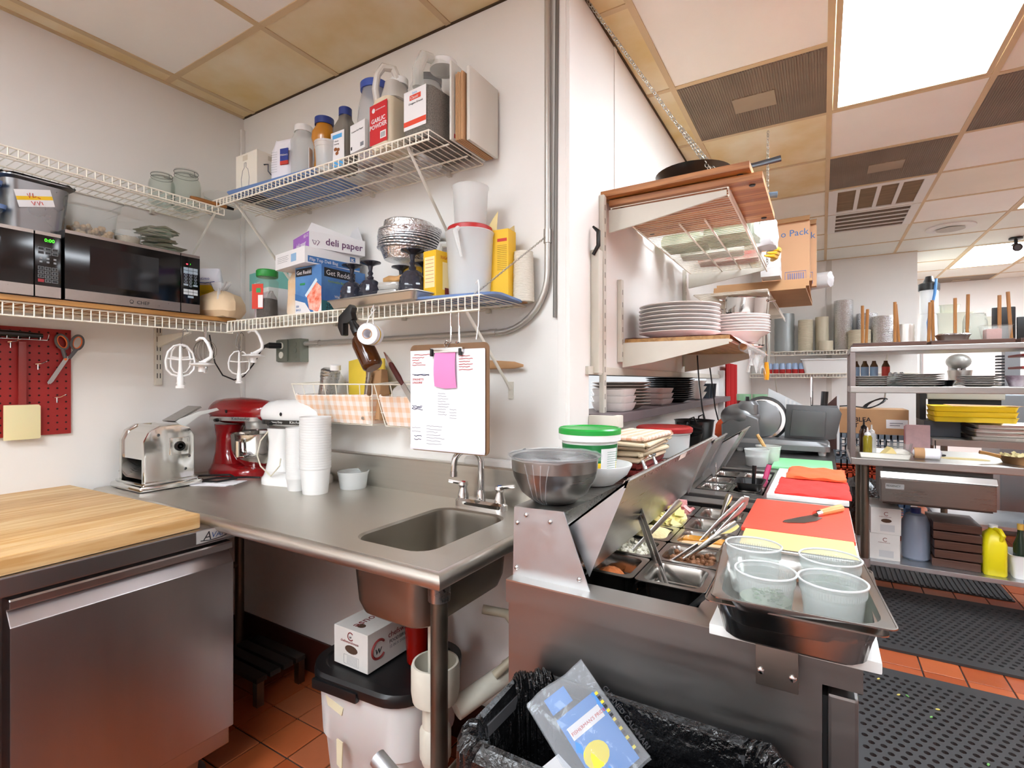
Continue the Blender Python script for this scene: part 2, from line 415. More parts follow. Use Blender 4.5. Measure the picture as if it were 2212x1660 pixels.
def tube_light_mat(nm, x0):
    m = bpy.data.materials.new(nm); m.use_nodes = True; n = m.node_tree.nodes; l = m.node_tree.links
    b = n['Principled BSDF']; b.inputs['Base Color'].default_value = (0.9, 0.88, 0.82, 1); b.inputs['Roughness'].default_value = 0.5
    tc = n.new('ShaderNodeTexCoord'); sp = n.new('ShaderNodeSeparateXYZ'); l.new(tc.outputs['Object'], sp.inputs[0])
    # two lamps behind the lens: brighter along their lines
    ab = n.new('ShaderNodeMath'); ab.operation = 'ABSOLUTE'; l.new(sp.outputs[0], ab.inputs[0])
    su = n.new('ShaderNodeMath'); su.operation = 'SUBTRACT'; su.inputs[1].default_value = 0.14; l.new(ab.outputs[0], su.inputs[0])
    a2 = n.new('ShaderNodeMath'); a2.operation = 'ABSOLUTE'; l.new(su.outputs[0], a2.inputs[0])
    mr = n.new('ShaderNodeMapRange'); mr.interpolation_type = 'SMOOTHSTEP'
    mr.inputs[1].default_value = 0.0; mr.inputs[2].default_value = 0.14; mr.inputs[3].default_value = 1.35; mr.inputs[4].default_value = 0.62
    l.new(a2.outputs[0], mr.inputs[0])
    mu = n.new('ShaderNodeMath'); mu.operation = 'MULTIPLY'; mu.inputs[1].default_value = LIGHT; l.new(mr.outputs[0], mu.inputs[0])
    b.inputs['Emission Color'].default_value = (0.905, 0.985, 1.065, 1); l.new(mu.outputs[0], b.inputs['Emission Strength'])
    return m
LM = tube_light_mat('troffer_lens', 0)
wheres = ['over the sandwich prep counter, nearest in view', 'added unseen behind the camera', 'added unseen at the back left', 'at the right edge of the view above the far aisle',
          'in the far room beside the dome camera', 'added unseen over the right aisle', 'added unseen over the wood-topped fridge', 'over the far right', 'over the far right corner']
for (ix, iy), w in zip(LIGHTS, wheres):
    x, y = GX + (ix+0.5)*G, GY + (iy+1)*G
    t = thing('ceiling_light', 'recessed fluorescent ceiling light ' + w, 'light', (x, y, CH), 0, 'fluorescent ceiling lights')
    MB().box(-0.27, -0.575, 0.003, 0.27, 0.575, 0.006).build('lens', LM, t, smooth=False)
    f = MB()
    for a, b, c, d in ((-0.29, -0.27, -0.595, 0.595), (0.27, 0.29, -0.595, 0.595), (-0.27, 0.27, -0.595, -0.575), (-0.27, 0.27, 0.575, 0.595)):
        f.box(a, c, 0.001, b, d, 0.012)
    f.build('frame', GRIDM, t, smooth=False)
dw = {(-1, 0): 'with a square centre plate above the stacked plates', (0, 2): 'with a pale centre plate beside the return grille',
      (1, 1): 'at the right edge of the ceiling', (2, 10): 'in the far room ceiling'}
for (ix, iy), w in dw.items():
    x, y = GX + (ix+0.5)*G, GY + (iy+0.5)*G
    t = thing('air_diffuser', 'dirty brown perforated ceiling air diffuser ' + w, 'air diffuser', (x, y, CH), 0, 'ceiling air diffusers')
    MB().box(-0.293, -0.293, 0.002, 0.293, 0.293, 0.008).build('face_plate', DIFFM, t, smooth=False)
    if ix in (-1, 0, 1):
        rb = MB(); n_ = 56
        for k in range(n_):
            xx = -0.285 + 0.57*k/(n_-1); rb.box(xx-0.0022, -0.285, -0.0005, xx+0.0022, 0.285, 0.002)
        tag(rb.build('ribs', M('diffuser_rib', '8f7f6c', 0.6, var=(5, 0.3)), t, smooth=False), kind='stuff')
    MB().box(-0.09, -0.07, -0.003, 0.09, 0.07, 0.003).build('centre_plate', M('diffuser_plate', 'a4927a', 0.6, var=(6, 0.1)), t, smooth=False)
# return-air grilles
wgr = M('grille_white', 'e3e0da', 0.5)
x, y = GX + 0.5*G, GY + 3.5*G
t = thing('return_grille', 'white ceiling return grille with four open bays and wood-brown filter', 'grille', (x, y, CH))
MB().box(-0.285, -0.285, 0.004, 0.285, 0.285, 0.01).build('filter', M('filter_dirty', '8c7558', 0.9, var=(5, 0.3), stretch=(1, 5, 1)), t, smooth=False)
for a, b, c, d in ((-0.295, 0.295, -0.295, -0.25), (-0.295, 0.295, 0.25, 0.295), (-0.295, -0.24, -0.25, 0.25), (0.24, 0.295, -0.25, 0.25)):
    MB().box(a, c, -0.004, b, d, 0.004).build('frame_bar', wgr, t, smooth=False)
for k in (-1, 0, 1): MB().box(k*0.12-0.012, -0.25, -0.003, k*0.12+0.012, 0.25, 0.004).build('bay_bar', wgr, t, smooth=False)
y += G
t = thing('slot_grille', 'white slotted ceiling grille beyond the four-bay return grille', 'grille', (x, y, CH))
MB().box(-0.285, -0.285, 0.004, 0.285, 0.285, 0.01).build('backing', M('filter_dark', '6e5c4a', 0.9, var=(30, 0.3), stretch=(4, 1, 1)), t, smooth=False)
for a, b, c, d in ((-0.295, 0.295, -0.295, -0.27), (-0.295, 0.295, 0.27, 0.295), (-0.295, -0.24, -0.27, 0.27), (0.24, 0.295, -0.27, 0.27)):
    MB().box(a, c, -0.004, b, d, 0.004).build('frame_bar', wgr, t, smooth=False)
for k in range(4): MB().box(-0.24, -0.17+k*0.115-0.008, -0.003, 0.24, -0.17+k*0.115+0.008, 0.004).build('slat', wgr, t, smooth=False)
# round diffuser and dome camera
t = thing('round_diffuser', 'round white ceiling diffuser in a tile beyond the grilles', 'air diffuser', (0.945, 5.72, CH))
MB().lathe([(0.17, 0.004), (0.17, -0.006), (0.12, -0.012)], 32).build('rim', wgr, t)
MB().lathe([(0.075, -0.010), (0.10, -0.020), (0.02, -0.024)], 28).build('inner_cone', M('grille_grey', 'b9b2a6', 0.6), t)
t = thing('security_camera', 'small black security camera hanging from the far ceiling', 'camera', (1.53, 6.45, CH))
MB().lathe([(0.05, 0.0), (0.05, -0.015), (0.02, -0.02)], 16).build('base', BLACK, t)
MB().rod((0, 0, -0.015), (0, 0, -0.06), 0.014).build('stem', BLACK, t)
MB().tube([(0.0, 0.03, -0.075), (0.0, -0.05, -0.1)], [0.032, 0.036], 14).build('body', BLACK, t)
MB().tube([(0.0, -0.05, -0.1), (0.0, -0.056, -0.102)], [0.026, 0.024], 14).build('lens', M('lens_grey', '55585c', 0.2), t)
# ---------------------------------------------------------------- large furniture
def plate(outer, holes, z0, z1):
    """flat plate with holes, thickness z0..z1"""
    bm = bmesh.new(); es = []
    for lp in [outer] + holes:
        vs = [bm.verts.new((x, y, z1)) for x, y in lp]
        es += [bm.edges.new((vs[i], vs[(i+1) % len(vs)])) for i in range(len(vs))]
    bmesh.ops.triangle_fill(bm, use_beauty=True, use_dissolve=False, edges=es)
    bm.verts.index_update(); mb = MB()
    top = [v.co[:] for v in bm.verts]; fs = [tuple(v.index for v in f.verts) for f in bm.faces]
    mb.add(top, fs); mb.add([(x, y, z0) for x, y, z in top], [tuple(reversed(f)) for f in fs])
    for lp in [outer] + holes:
        n = len(lp)
        mb.add([(x, y, z0) for x, y in lp] + [(x, y, z1) for x, y in lp], [(i, (i+1) % n, n+(i+1) % n, n+i) for i in range(n)])
    bm.free(); return mb
def off(ring, cx, cy): return [(x+cx, y+cy) for x, y in ring]
def rectp(x0, y0, x1, y1): return [(x0, y0), (x1, y0), (x1, y1), (x0, y1)]

# --- stainless sink table
TZ = 0.885
st = thing('sink_table', 'stainless steel table with sink bowl and backsplash against the back wall', 'sink table', (-1.6, 1.2, 0))
L = lambda mb: mb.mv(1.6, -1.2, 0)
TABM = steel('table_steel', 'd0ccc4', 0.40, (1, 40, 40), 0.25)
sk = off(rrect(0.27, 0.41, 0.06, 6), -0.972, 1.17)
L(plate(rectp(-2.49, 0.895, -0.735, 1.49), [sk], TZ-0.0015, TZ)).build('top', TABM, st, smooth=False)
# rolled front and end edge
b = MB(); q = []
for k in range(9):
    a = R(90 - 25*k); q.append((0.02*math.cos(a), 0.02*math.sin(a)-0.02))
def roll(path):
    rings = []
    for k in range(9):
        a = R(95 - 26*k); r = 0.021
        rings.append((r*math.cos(a), r*math.sin(a) - r))
    return rings
rr_ = roll(0)
ring0 = [(-2.49, 0.895 - dx, TZ + dz) for dx, dz in rr_]
ring1 = [(-0.735 + dx, 0.895 - dx, TZ + dz) for dx, dz in rr_]
ring2 = [(-0.735 + dx, 1.49, TZ + dz) for dx, dz in rr_]
n = len(rr_); vs = ring0 + ring1 + ring2; fs = []
for k in range(2):
    for i in range(n-1): fs.append((k*n+i, k*n+i+1, (k+1)*n+i+1, (k+1)*n+i))
L(MB().add(vs, fs)).build('rolled_edge', TABM, st)
L(MB().prism([(1.488, TZ), (1.470, TZ+0.125), (1.475, TZ+0.130), (1.510, TZ+0.130), (1.510, TZ-0.03), (1.49, TZ-0.03)], 'x', -2.49, -0.72)).build('backsplash', TABM, st, smooth=False, bevel=0.002)
# bowl
bw = MB(); rings = []
for z, s_, r in ((TZ, 0.0, 0.06), (TZ-0.006, 0.006, 0.058), (TZ-0.02, 0.008, 0.056), (0.72, 0.016, 0.056), (0.69, 0.026, 0.056), (0.674, 0.05, 0.05), (0.668, 0.09, 0.04)):
    rings.append((off(rrect(0.27-2*s_, 0.41-2*s_, r, 6), -0.972, 1.17), z))
inner = rings
outer = [(off(rrect(0.27+0.012-2*s_, 0.41+0.012-2*s_, r, 6), -0.972, 1.17), z-0.004) for z, s_, r in
         ((0.668, 0.08, 0.045), (0.674, 0.04, 0.055), (0.69, 0.018, 0.06), (0.72, 0.008, 0.06), (TZ-0.006, -0.004, 0.06))]
L(bw.stack(inner + outer, cap0=False, cap1=False)).build('bowl', steel('bowl_steel', 'a19b91', 0.36, (6, 6, 6), 0.3), st)
L(MB().stack([(off(rrect(0.10, 0.24, 0.04, 6), -0.972, 1.17), 0.664), (off(rrect(0.10, 0.24, 0.04, 6), -0.972, 1.17), 0.668)])).build('bowl_floor', steel('bowl_steel', 'a19b91', 0.36), st)
L(MB().lathe([(0.045, 0.6685), (0.045, 0.671), (0.03, 0.669), (0.012, 0.669)], 20, (-0.972, 1.19, 0))).build('drain', CHROME, st)
# legs with sockets
for x, y in ((-0.765, 0.935), (-0.79, 1.45), (-2.385, 1.42), (-2.42, 0.99)):
    lg = L(MB().rod((x, y, 0.03), (x, y, TZ-0.03), 0.0205, 16)).build('leg', DSTEEL, st)
    L(MB().lathe([(0.026, TZ-0.085), (0.027, TZ-0.03), (0.03, TZ-0.025)], 16, (x, y, 0))).build('socket', ST, lg)
    L(MB().lathe([(0.014, 0.0), (0.024, 0.012), (0.024, 0.04)], 14, (x, y, 0))).build('foot', GALV, lg)
L(MB().rod((-2.42, 0.99, 0.44), (-2.385, 1.42, 0.44), 0.015, 12)).build('side_rail', DSTEEL, st)
L(MB().rod((-0.765, 0.935, 0.36), (-0.79, 1.45, 0.36), 0.015, 12)).build('side_rail', DSTEEL, st)
L(MB().tube([(-0.935, 0.905, 0.385), (-0.765, 0.885, 0.330)], 0.021, 16)).build('loose_rail', GALV, st)
# faucet
fx, fy = -0.985, 1.425
fa = L(MB().stack([(off(rrect(0.20, 0.05, 0.022, 5), fx, fy), TZ), (off(rrect(0.20, 0.05, 0.022, 5), fx, fy), TZ+0.018), (off(rrect(0.18, 0.036, 0.016, 5), fx, fy), TZ+0.027)])).build('faucet', CHROME, st)
path = [(fx, fy, TZ+0.02), (fx, fy, TZ+0.15)] + [(fx - 0.034*(1-math.cos(R(a)))*1.0, fy - 0.030*(1-math.cos(R(a))), TZ+0.15+0.045*math.sin(R(a))) for a in range(15, 181, 15)] + [(fx-0.069, fy-0.061, TZ+0.125)]
L(MB().tube(path, 0.0105, 12)).build('spout', CHROME, fa)
L(MB().lathe([(0.016, TZ+0.02), (0.016, TZ+0.045), (0.012, TZ+0.06)], 14, (fx, fy, 0))).build('collar', CHROME, fa)
L(MB().lathe([(0.0125, TZ+0.108), (0.0125, TZ+0.126)], 14, (fx-0.069, fy-0.061, 0))).build('aerator', CHROME, fa)
for sx, hot in ((-1, True), (1, False)):
    x = fx + sx*0.075
    L(MB().lathe([(0.019, TZ+0.02), (0.019, TZ+0.035), (0.014, TZ+0.05), (0.013, TZ+0.062), (0.018, TZ+0.07), (0.016, TZ+0.08)], 14, (x, fy, 0))).build('valve', CHROME, fa)
    L(MB().box(-0.004, -0.0095, 0, 0.052, 0.0095, 0.011).rot('Y', -8).rot('Z', 200 if sx < 0 else 18).mv(x, fy, TZ+0.070)).build('lever', CHROME, fa, bevel=0.003)
    L(MB().lathe([(0.008, TZ+0.080), (0.008, TZ+0.082)], 12, (x, fy, 0))).build('index_cap', RED if hot else M('blue_cap', '3a5fa8', 0.4), fa)

# drain pipes under the bowl: PVC tail piece, floor-sink funnel and trap
PVC = M('pvc_pipe', 'd9d3c3', 0.5, var=(8, 0.12))
dp = thing('drain_pipe', 'off-white plastic tailpiece, funnel and trap pipes under the sink bowl', 'pipe', (-0.9, 1.15, 0.25))
D = lambda mb: mb.mv(0.95, -1.205, -0.25)
D(MB().rod((-0.955, 1.15, 0.50), (-0.955, 1.15, 0.668), 0.024, 18)).build('tailpiece', PVC, dp)
D(MB().pot([(0.03, 0.44), (0.062, 0.445), (0.066, 0.47), (0.066, 0.535), (0.063, 0.545)], 0.006, 28, (-0.955, 1.145, -0.0))).build('funnel', PVC, dp)
D(MB().lathe([(0.036, 0.37), (0.036, 0.445)], 18, (-0.955, 1.145, 0)).lathe([(0.043, 0.29), (0.043, 0.36), (0.036, 0.372)], 18, (-0.955, 1.145, 0)).ball((-0.955, 1.145, 0.29), (0.04, 0.04, 0.045), 16, 8)).build('trap', PVC, dp)
D(MB().tube([(-0.92, 1.19, 0.40), (-0.86, 1.32, 0.44), (-0.80, 1.44, 0.47), (-0.78, 1.50, 0.48)], 0.03, 16)).build('waste_pipe', PVC, dp)
D(MB().tube([(-0.845, 1.345, 0.447), (-0.825, 1.385, 0.456)], 0.037, 16)).build('coupling', PVC, dp)
D(MB().tube([(-0.905, 1.30, 0.64), (-0.84, 1.33, 0.63), (-0.80, 1.34, 0.58), (-0.805, 1.33, 0.52), (-0.85, 1.28, 0.47)], 0.013, 12)).build('hose', M('pvc_hose', 'a99e88', 0.5), dp)
# copper stop valve near the prep counter
sv = thing('supply_valve', 'angled brass and steel supply valve on the wall behind the sink bowl', 'valve', (-0.735, 1.40, 0.70))
MB().tube([(0, 0.09, 0.05), (0, 0.02, 0.03), (0.02, -0.06, 0.0)], 0.012, 10).build('pipe', DSTEEL, sv)
MB().lathe([(0.02, -0.02), (0.02, 0.03)], 10).rot('X', 60).build('valve_body', DSTEEL, sv)
MB().box(-0.008, -0.05, -0.03, 0.008, -0.01, -0.015).build('lever', M('brass', '8d7848', 0.4, 0.9), sv, bevel=0.003)

# --- undercounter fridge with wooden top
fr = thing('undercounter_fridge', 'stainless steel undercounter fridge on casters beneath the wooden top', 'fridge', (-2.05, 0.3, 0))
Q = lambda mb: mb.mv(2.05, -0.3, 0)
FD = steel('fridge_steel', 'aaa4a4', 0.32, (6, 6, 0.6), 0.08)
Q(MB().box(-2.44, -0.42, 0.14, -1.645, 0.945, 0.815)).build('body', FD, fr, smooth=False, bevel=0.004)
Q(MB().box(-2.45, -0.43, 0.815, -1.60, 0.955, 0.862)).build('top_rail', steel('fridge_rail', '9c9898', 0.30, (5, 0.6, 5), 0.1), fr, smooth=False, bevel=0.004)
for y0, y1 in ((0.408, 0.93), (-0.40, 0.392)):
    pr = [(-1.645, 0.222), (-1.598, 0.222), (-1.594, 0.226), (-1.594, 0.742), (-1.620, 0.776), (-1.620, 0.780), (-1.600, 0.784), (-1.598, 0.802), (-1.602, 0.806), (-1.645, 0.806)]
    d = Q(MB().prism(pr, 'y', y0, y1)).build('door', FD, fr, smooth=False, bevel=0.003)
    Q(MB().box(-1.650, y0+0.004, 0.225, -1.643, y1-0.004, 0.80)).build('gasket', RUBBER, d)
fp = Face(fr, (-1.5995+2.05, 0.82-0.3, 0.82), (0, 1, 0), (0, 0, 1))
fp.rect('name_plate', 0.0, 0.003, 0.13, 0.036, M('plate_silver', 'bcbab6', 0.35, 0.3))
fp.text('A', 0.018, 0.008, 0.038, INK, shear=0.25)
fp.text('VANTCO', 0.042, 0.012, 0.024, M('logo_blue', '33507f', 0.5), shear=0.25)
fp.strokes('logo_swoosh', [[(0.012, 0.010), (0.04, 0.006), (0.075, 0.008), (0.11, 0.016)]], 0.0014, INK)
for x, y in ((-1.72, 0.85), (-1.72, -0.33), (-2.35, 0.85), (-2.35, -0.33)):
    c = Q(MB().prism([(y-0.03, 0.14), (y+0.03, 0.14), (y+0.018, 0.055), (y-0.018, 0.055)], 'x', x-0.028, x+0.028)).build('caster', steel('caster_steel', '9a9692', 0.35), fr, bevel=0.004)
    Q(MB().lathe([(0.02, -0.016), (0.055, -0.014), (0.055, 0.014), (0.02, 0.016)], 24).rot('Y', 90).mv(x, y, 0.056)).build('wheel', RUBBER, c)
bt = thing('butcher_block', 'thick pale butcher block top lying on the undercounter fridge', 'cutting board', (-2.05, 0.3, 0.8625), 2)
BLKM = [wood('block_wood_%d' % i, a, c, (14, 1, 14)) for i, (a, c) in enumerate((('d3b07e', 'bd9157'), ('d8ba8a', 'c39a60'), ('ccA773', 'b3854a'), ('d5b584', 'c49555')))]
x = -0.445
k = 0
while x < 0.44:
    w = min(0.075 + 0.03*((k*7) % 3), 0.445-x)
    MB().box(x, -0.70, 0, x+w, 0.53, 0.045).build('stave', BLKM[k % 4], bt, smooth=False, bevel=0.0012 if x+w < 0.44 else 0.008)
    x += w; k += 1

# --- sandwich prep fridge (nearest counter)
PZ = 0.872
pf = thing('prep_fridge', 'stainless steel sandwich prep fridge with open pan well, nearest the trash can', 'prep fridge', (-0.27, 1.5, 0))
Pq = lambda mb: mb.mv(0.27, -1.5, 0)
PSTEEL = steel('prep_steel', '939190', 0.36, (1, 1, 12), 0.3)
PTOP = steel('prep_top_steel', 'bab6b1', 0.34, (4, 4, 4), 0.3)
well = rectp(-0.515, 1.035, -0.205, 1.945)
Pq(plate(rectp(-0.60, 0.965, 0.055, 2.03), [well], PZ-0.003, PZ)).build('top', PTOP, pf, smooth=False)
fb = Pq(MB().box(-0.60, 0.965, 0.822, 0.055, 0.969, PZ-0.003).box(0.051, 0.969, 0.822, 0.055, 2.03, PZ-0.003).box(-0.60, 2.026, 0.822, 0.051, 2.03, PZ-0.003)).build('fascia', PSTEEL, pf, smooth=False)
Pq(MB().box(-0.596, 0.970, 0.13, -0.530, 2.025, 0.822).box(-0.19, 0.970, 0.13, 0.0, 2.025, 0.822).box(-0.53, 0.970, 0.13, -0.19, 1.03, 0.822).box(-0.53, 1.95, 0.13, -0.19, 2.025, 0.822).box(-0.53, 1.03, 0.13, -0.19, 1.95, 0.60)).build('cabinet', PSTEEL, pf, smooth=False)
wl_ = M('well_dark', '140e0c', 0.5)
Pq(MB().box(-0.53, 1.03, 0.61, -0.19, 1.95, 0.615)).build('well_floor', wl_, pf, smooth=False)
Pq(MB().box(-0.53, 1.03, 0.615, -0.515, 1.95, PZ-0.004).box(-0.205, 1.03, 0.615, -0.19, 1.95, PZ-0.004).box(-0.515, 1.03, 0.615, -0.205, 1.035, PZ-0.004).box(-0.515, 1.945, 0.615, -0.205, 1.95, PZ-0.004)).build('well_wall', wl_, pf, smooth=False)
for y0, y1 in ((0.985, 1.49), (1.505, 2.01)):
    d = Pq(MB().box(0.008, y0, 0.15, 0.05, y1, 0.80)).build('door', PSTEEL, pf, smooth=False, bevel=0.005)
    Pq(MB().box(0.0005, y0+0.01, 0.16, 0.008, y1-0.01, 0.79)).build('gasket', RUBBER, d, smooth=False)
for x, y in ((-0.53, 1.04), (-0.03, 1.04), (-0.53, 1.95), (-0.03, 1.95)):
    Pq(MB().lathe([(0.05, -0.014), (0.05, 0.014)], 20).rot('Y', 90).mv(x, y, 0.051).box(x-0.02, y-0.02, 0.06, x+0.02, y+0.02, 0.13)).build('caster', RUBBER, pf)
# raised rail at the back with galvanised end panel and hinged hood lid
Pq(MB().prism([(-0.600, PZ), (-0.597, 1.027), (-0.474, 1.031), (-0.414, PZ)], 'y', 0.995, 0.998)).build('rail_end_panel', GALV, pf, smooth=False)
Pq(MB().box(-0.597, 0.998, 1.020, -0.474, 1.99, 1.028).box(-0.480, 0.998, 1.00, -0.474, 1.99, 1.020).box(-0.597, 0.998, PZ, -0.59, 1.99, 1.02)).build('rail_top', ST, pf, smooth=False)
Pq(MB().prism([(-0.474, 1.00), (-0.470, 1.00), (-0.516, PZ), (-0.520, PZ)], 'y', 1.0, 1.99)).build('rail_front', STY, pf, smooth=False)
sc_ = MB()
for x, z in ((-0.565, 1.012), (-0.588, 0.992), (-0.505, 1.005), (-0.590, 0.89), (-0.437, 0.893)):
    sc_ = Pq(MB().ball((x, 0.9935, z), (0.0055, 0.003, 0.0055), 10, 6)).build('screw', CHROME, pf)
def hood(parent, tr, y0, y1, pts):
    """open hood lid: bent sheet with end cheeks and a turned rim"""
    (ax, az), (bx, bz), (cx, cz) = pts      # back hinge corner, rim corner, lower corner
    t = 0.003
    ld = tr(MB().prism([(ax, az), (bx, bz), (bx+t, bz-t), (ax+t, az-t)], 'y', y0, y1)).build('lid', STY, parent, smooth=False)
    nx, nz = (cx-bx), (cz-bz); d = math.hypot(nx, nz); ux, uz = nx/d, nz/d
    tr(MB().prism([(bx-0.010, bz-0.006), (cx-0.008, cz+0.002), (cx-0.011, cz+0.002), (bx-0.013, bz-0.006)], 'y', y0+0.004, y1-0.004)).build('inner_panel', STY, ld, smooth=False)
    tr(MB().prism([(bx, bz), (bx+ux*0.022, bz+uz*0.022), (bx+ux*0.022-0.004, bz+uz*0.022+0.001), (bx-0.004, bz+0.001)], 'y', y0, y1)).build('rim', ST, ld, smooth=False)
    for y in (y0, y1-0.003):
        tr(MB().prism([(ax, az), (bx, bz), (cx, cz)], 'y', y, y+0.003)).build('cheek', GALV, ld, smooth=False)
    return ld
ld = hood(pf, Pq, 1.02, 1.97, ((-0.474, 0.997), (-0.337, 1.111), (-0.425, 0.893)))
# lid handle and sticker on the outer sheet
Pq(MB().tube([(-0.40, 1.36, 1.06), (-0.412, 1.36, 1.098), (-0.405, 1.375, 1.105), (-0.405, 1.445, 1.105), (-0.412, 1.46, 1.098), (-0.40, 1.46, 1.06)], 0.005, 8)).build('handle', CHROME, ld)
Face(ld, (-0.3458+0.27, 1.47-1.5, 1.0892), (0, 1, 0), (0.088, 0, 0.218)).rect('sticker', 0, 0, 0.08, 0.018, CARDW, lift=0.0012)
# clip that holds the white board
cl = Pq(MB().box(-0.094, 0.930, 0.812, -0.032, 0.934, 0.882).box(-0.094, 0.934, 0.812, -0.032, 0.965, 0.816)).build('board_clip', steel('clip_steel', '8e8882', 0.35), pf, bevel=0.002)
for x in (-0.086, -0.040): Pq(MB().ball((x, 0.930, 0.836), (0.006, 0.003, 0.006), 10, 6)).build('screw', CHROME, cl)

# --- second prep fridge
p2 = thing('prep_fridge', 'second prep fridge with two open hood lids, under the red towels', 'prep fridge', (-0.27, 2.4, 0))
P2 = lambda mb: mb.mv(0.27, -2.4, 0)
well2 = rectp(-0.44, 2.14, -0.19, 2.72)
P2(plate(rectp(-0.62, 2.06, 0.06, 2.77), [well2], PZ+0.005, PZ+0.008)).build('top', PTOP, p2, smooth=False)
P2(MB().box(-0.62, 2.06, 0.60, 0.06, 2.135, PZ+0.005).box(-0.62, 2.725, 0.60, 0.06, 2.77, PZ+0.005).box(-0.62, 2.135, 0.60, -0.445, 2.725, PZ+0.005).box(-0.185, 2.135, 0.60, 0.06, 2.725, PZ+0.005).box(-0.62, 2.06, 0.10, 0.06, 2.77, 0.60)).build('cabinet', PSTEEL, p2, smooth=False)
P2(MB().box(-0.61, 2.07, 0.0, 0.03, 2.76, 0.10)).build('plinth', BLACKM, p2, smooth=False)
P2(MB().box(-0.60, 2.08, PZ+0.008, -0.50, 2.75, 1.02)).build('rail', STY, p2, smooth=False, bevel=0.003)
hood(p2, P2, 2.10, 2.40, ((-0.50, 0.99), (-0.355, 1.085), (-0.455, 0.884)))
hood(p2, P2, 2.43, 2.74, ((-0.47, 0.985), (-0.300, 1.094), (-0.415, 0.884)))

# --- table carrying the slicer
t3 = thing('work_table', 'dark stainless work table under the meat slicer', 'table', (-0.27, 3.3, 0))
T3 = lambda mb: mb.mv(0.27, -3.3, 0)
T3(MB().box(-0.66, 2.79, 0.845, 0.062, 3.92, 0.88)).build('top', steel('dull_steel', '6f6d6b', 0.4), t3, smooth=False, bevel=0.003)
for x, y in ((-0.62, 2.83), (0.02, 2.83), (-0.62, 3.88), (0.02, 3.88)):
    T3(MB().rod((x, y, 0), (x, y, 0.845), 0.02, 12)).build('leg', DSTEEL, t3)
T3(MB().box(-0.64, 2.81, 0.25, 0.04, 3.90, 0.27)).build('undershelf', GALV, t3, smooth=False)

# --- table with overshelves in the aisle on the right
rt = thing('shelved_table', 'stainless prep table with two overshelves across the aisle, pots beneath', 'table', (0.9, 3.9, 0), 0)
Rr = lambda mb: mb.mv(-0.9, -3.9, 0)
Rr(MB().box(0.145, 3.60, 0.825, 1.75, 4.25, 0.865)).build('top', STX, rt, smooth=False, bevel=0.004)
Rr(MB().box(0.20, 3.66, 0.235, 1.70, 4.20, 0.262)).build('undershelf', GALV, rt, smooth=False, bevel=0.003)
for x, y in ((0.215, 3.66), (1.66, 3.66), (0.215, 4.19), (1.66, 4.19)):
    lg = Rr(MB().rod((x, y, 0.0), (x, y, 0.825), 0.021, 14)).build('leg', DSTEEL, rt)
    Rr(MB().lathe([(0.028, 0.225), (0.028, 0.272)], 14, (x, y, 0))).build('shelf_collar', GALV, lg)
for x in (0.155, 1.70):
    for y in (3.62, 4.02): Rr(MB().box(x-0.014, y-0.014, 0.865, x+0.014, y+0.014, 1.505)).build('upright', steel('upright_steel', '8d8482', 0.35), rt, smooth=False, bevel=0.003)
Rr(MB().box(0.143, 3.60, 1.245, 1.75, 4.04, 1.283)).build('overshelf', STX, rt, smooth=False, bevel=0.004)
Rr(MB().box(0.143, 3.60, 1.483, 1.75, 4.04, 1.513)).build('overshelf', STX, rt, smooth=False, bevel=0.004)
# drawer box slung under the top
dr = Rr(MB().box(0.30, 3.64, 0.61, 0.775, 4.1, 0.825)).build('drawer_case', M('drawer_case_steel', '55524f', 0.5, 0.8), rt, smooth=False)  # case in darker steel than the drawer front
Rr(MB().box(0.285, 3.612, 0.622, 0.785, 3.632, 0.760))  .build('drawer_front', steel('drawer_steel', '8a8580', 0.3, (1, 40, 40)), dr, smooth=False, bevel=0.006)
Rr(MB().prism([(3.59, 0.765), (3.632, 0.765), (3.632, 0.797), (3.612, 0.797)], 'x', 0.285, 0.785)).build('drawer_lip', STX, dr, smooth=False, bevel=0.003)
fc = Face(rt, (0.31-0.9, 3.6115-3.9, 0.70), (1, 0, 0), (0, 0, 1))
fc.rect('name_plate', 0, 0, 0.085, 0.03, M('plate_grey', '8f8f8d', 0.5))
fc.text('REGENCY', 0.004, 0.012, 0.015, INK)

# --- second line table further back with crates and trays
bk = thing('back_table', 'stainless table behind the shelved table, carrying trays and yellow crates', 'table', (1.4, 5.2, 0))
Bk = lambda mb: mb.mv(-1.4, -5.2, 0)
Bk(MB().box(0.70, 4.88, 0.835, 2.6, 5.6, 0.885)).build('top', STX, bk, smooth=False, bevel=0.004)
for x, y in ((0.78, 4.95), (2.5, 4.95), (0.78, 5.5), (2.5, 5.5)): Bk(MB().rod((x, y, 0), (x, y, 0.835), 0.021, 12)).build('leg', DSTEEL, bk)
Bk(MB().box(0.75, 4.93, 0.25, 2.55, 5.55, 0.275)).build('undershelf', GALV, bk, smooth=False)
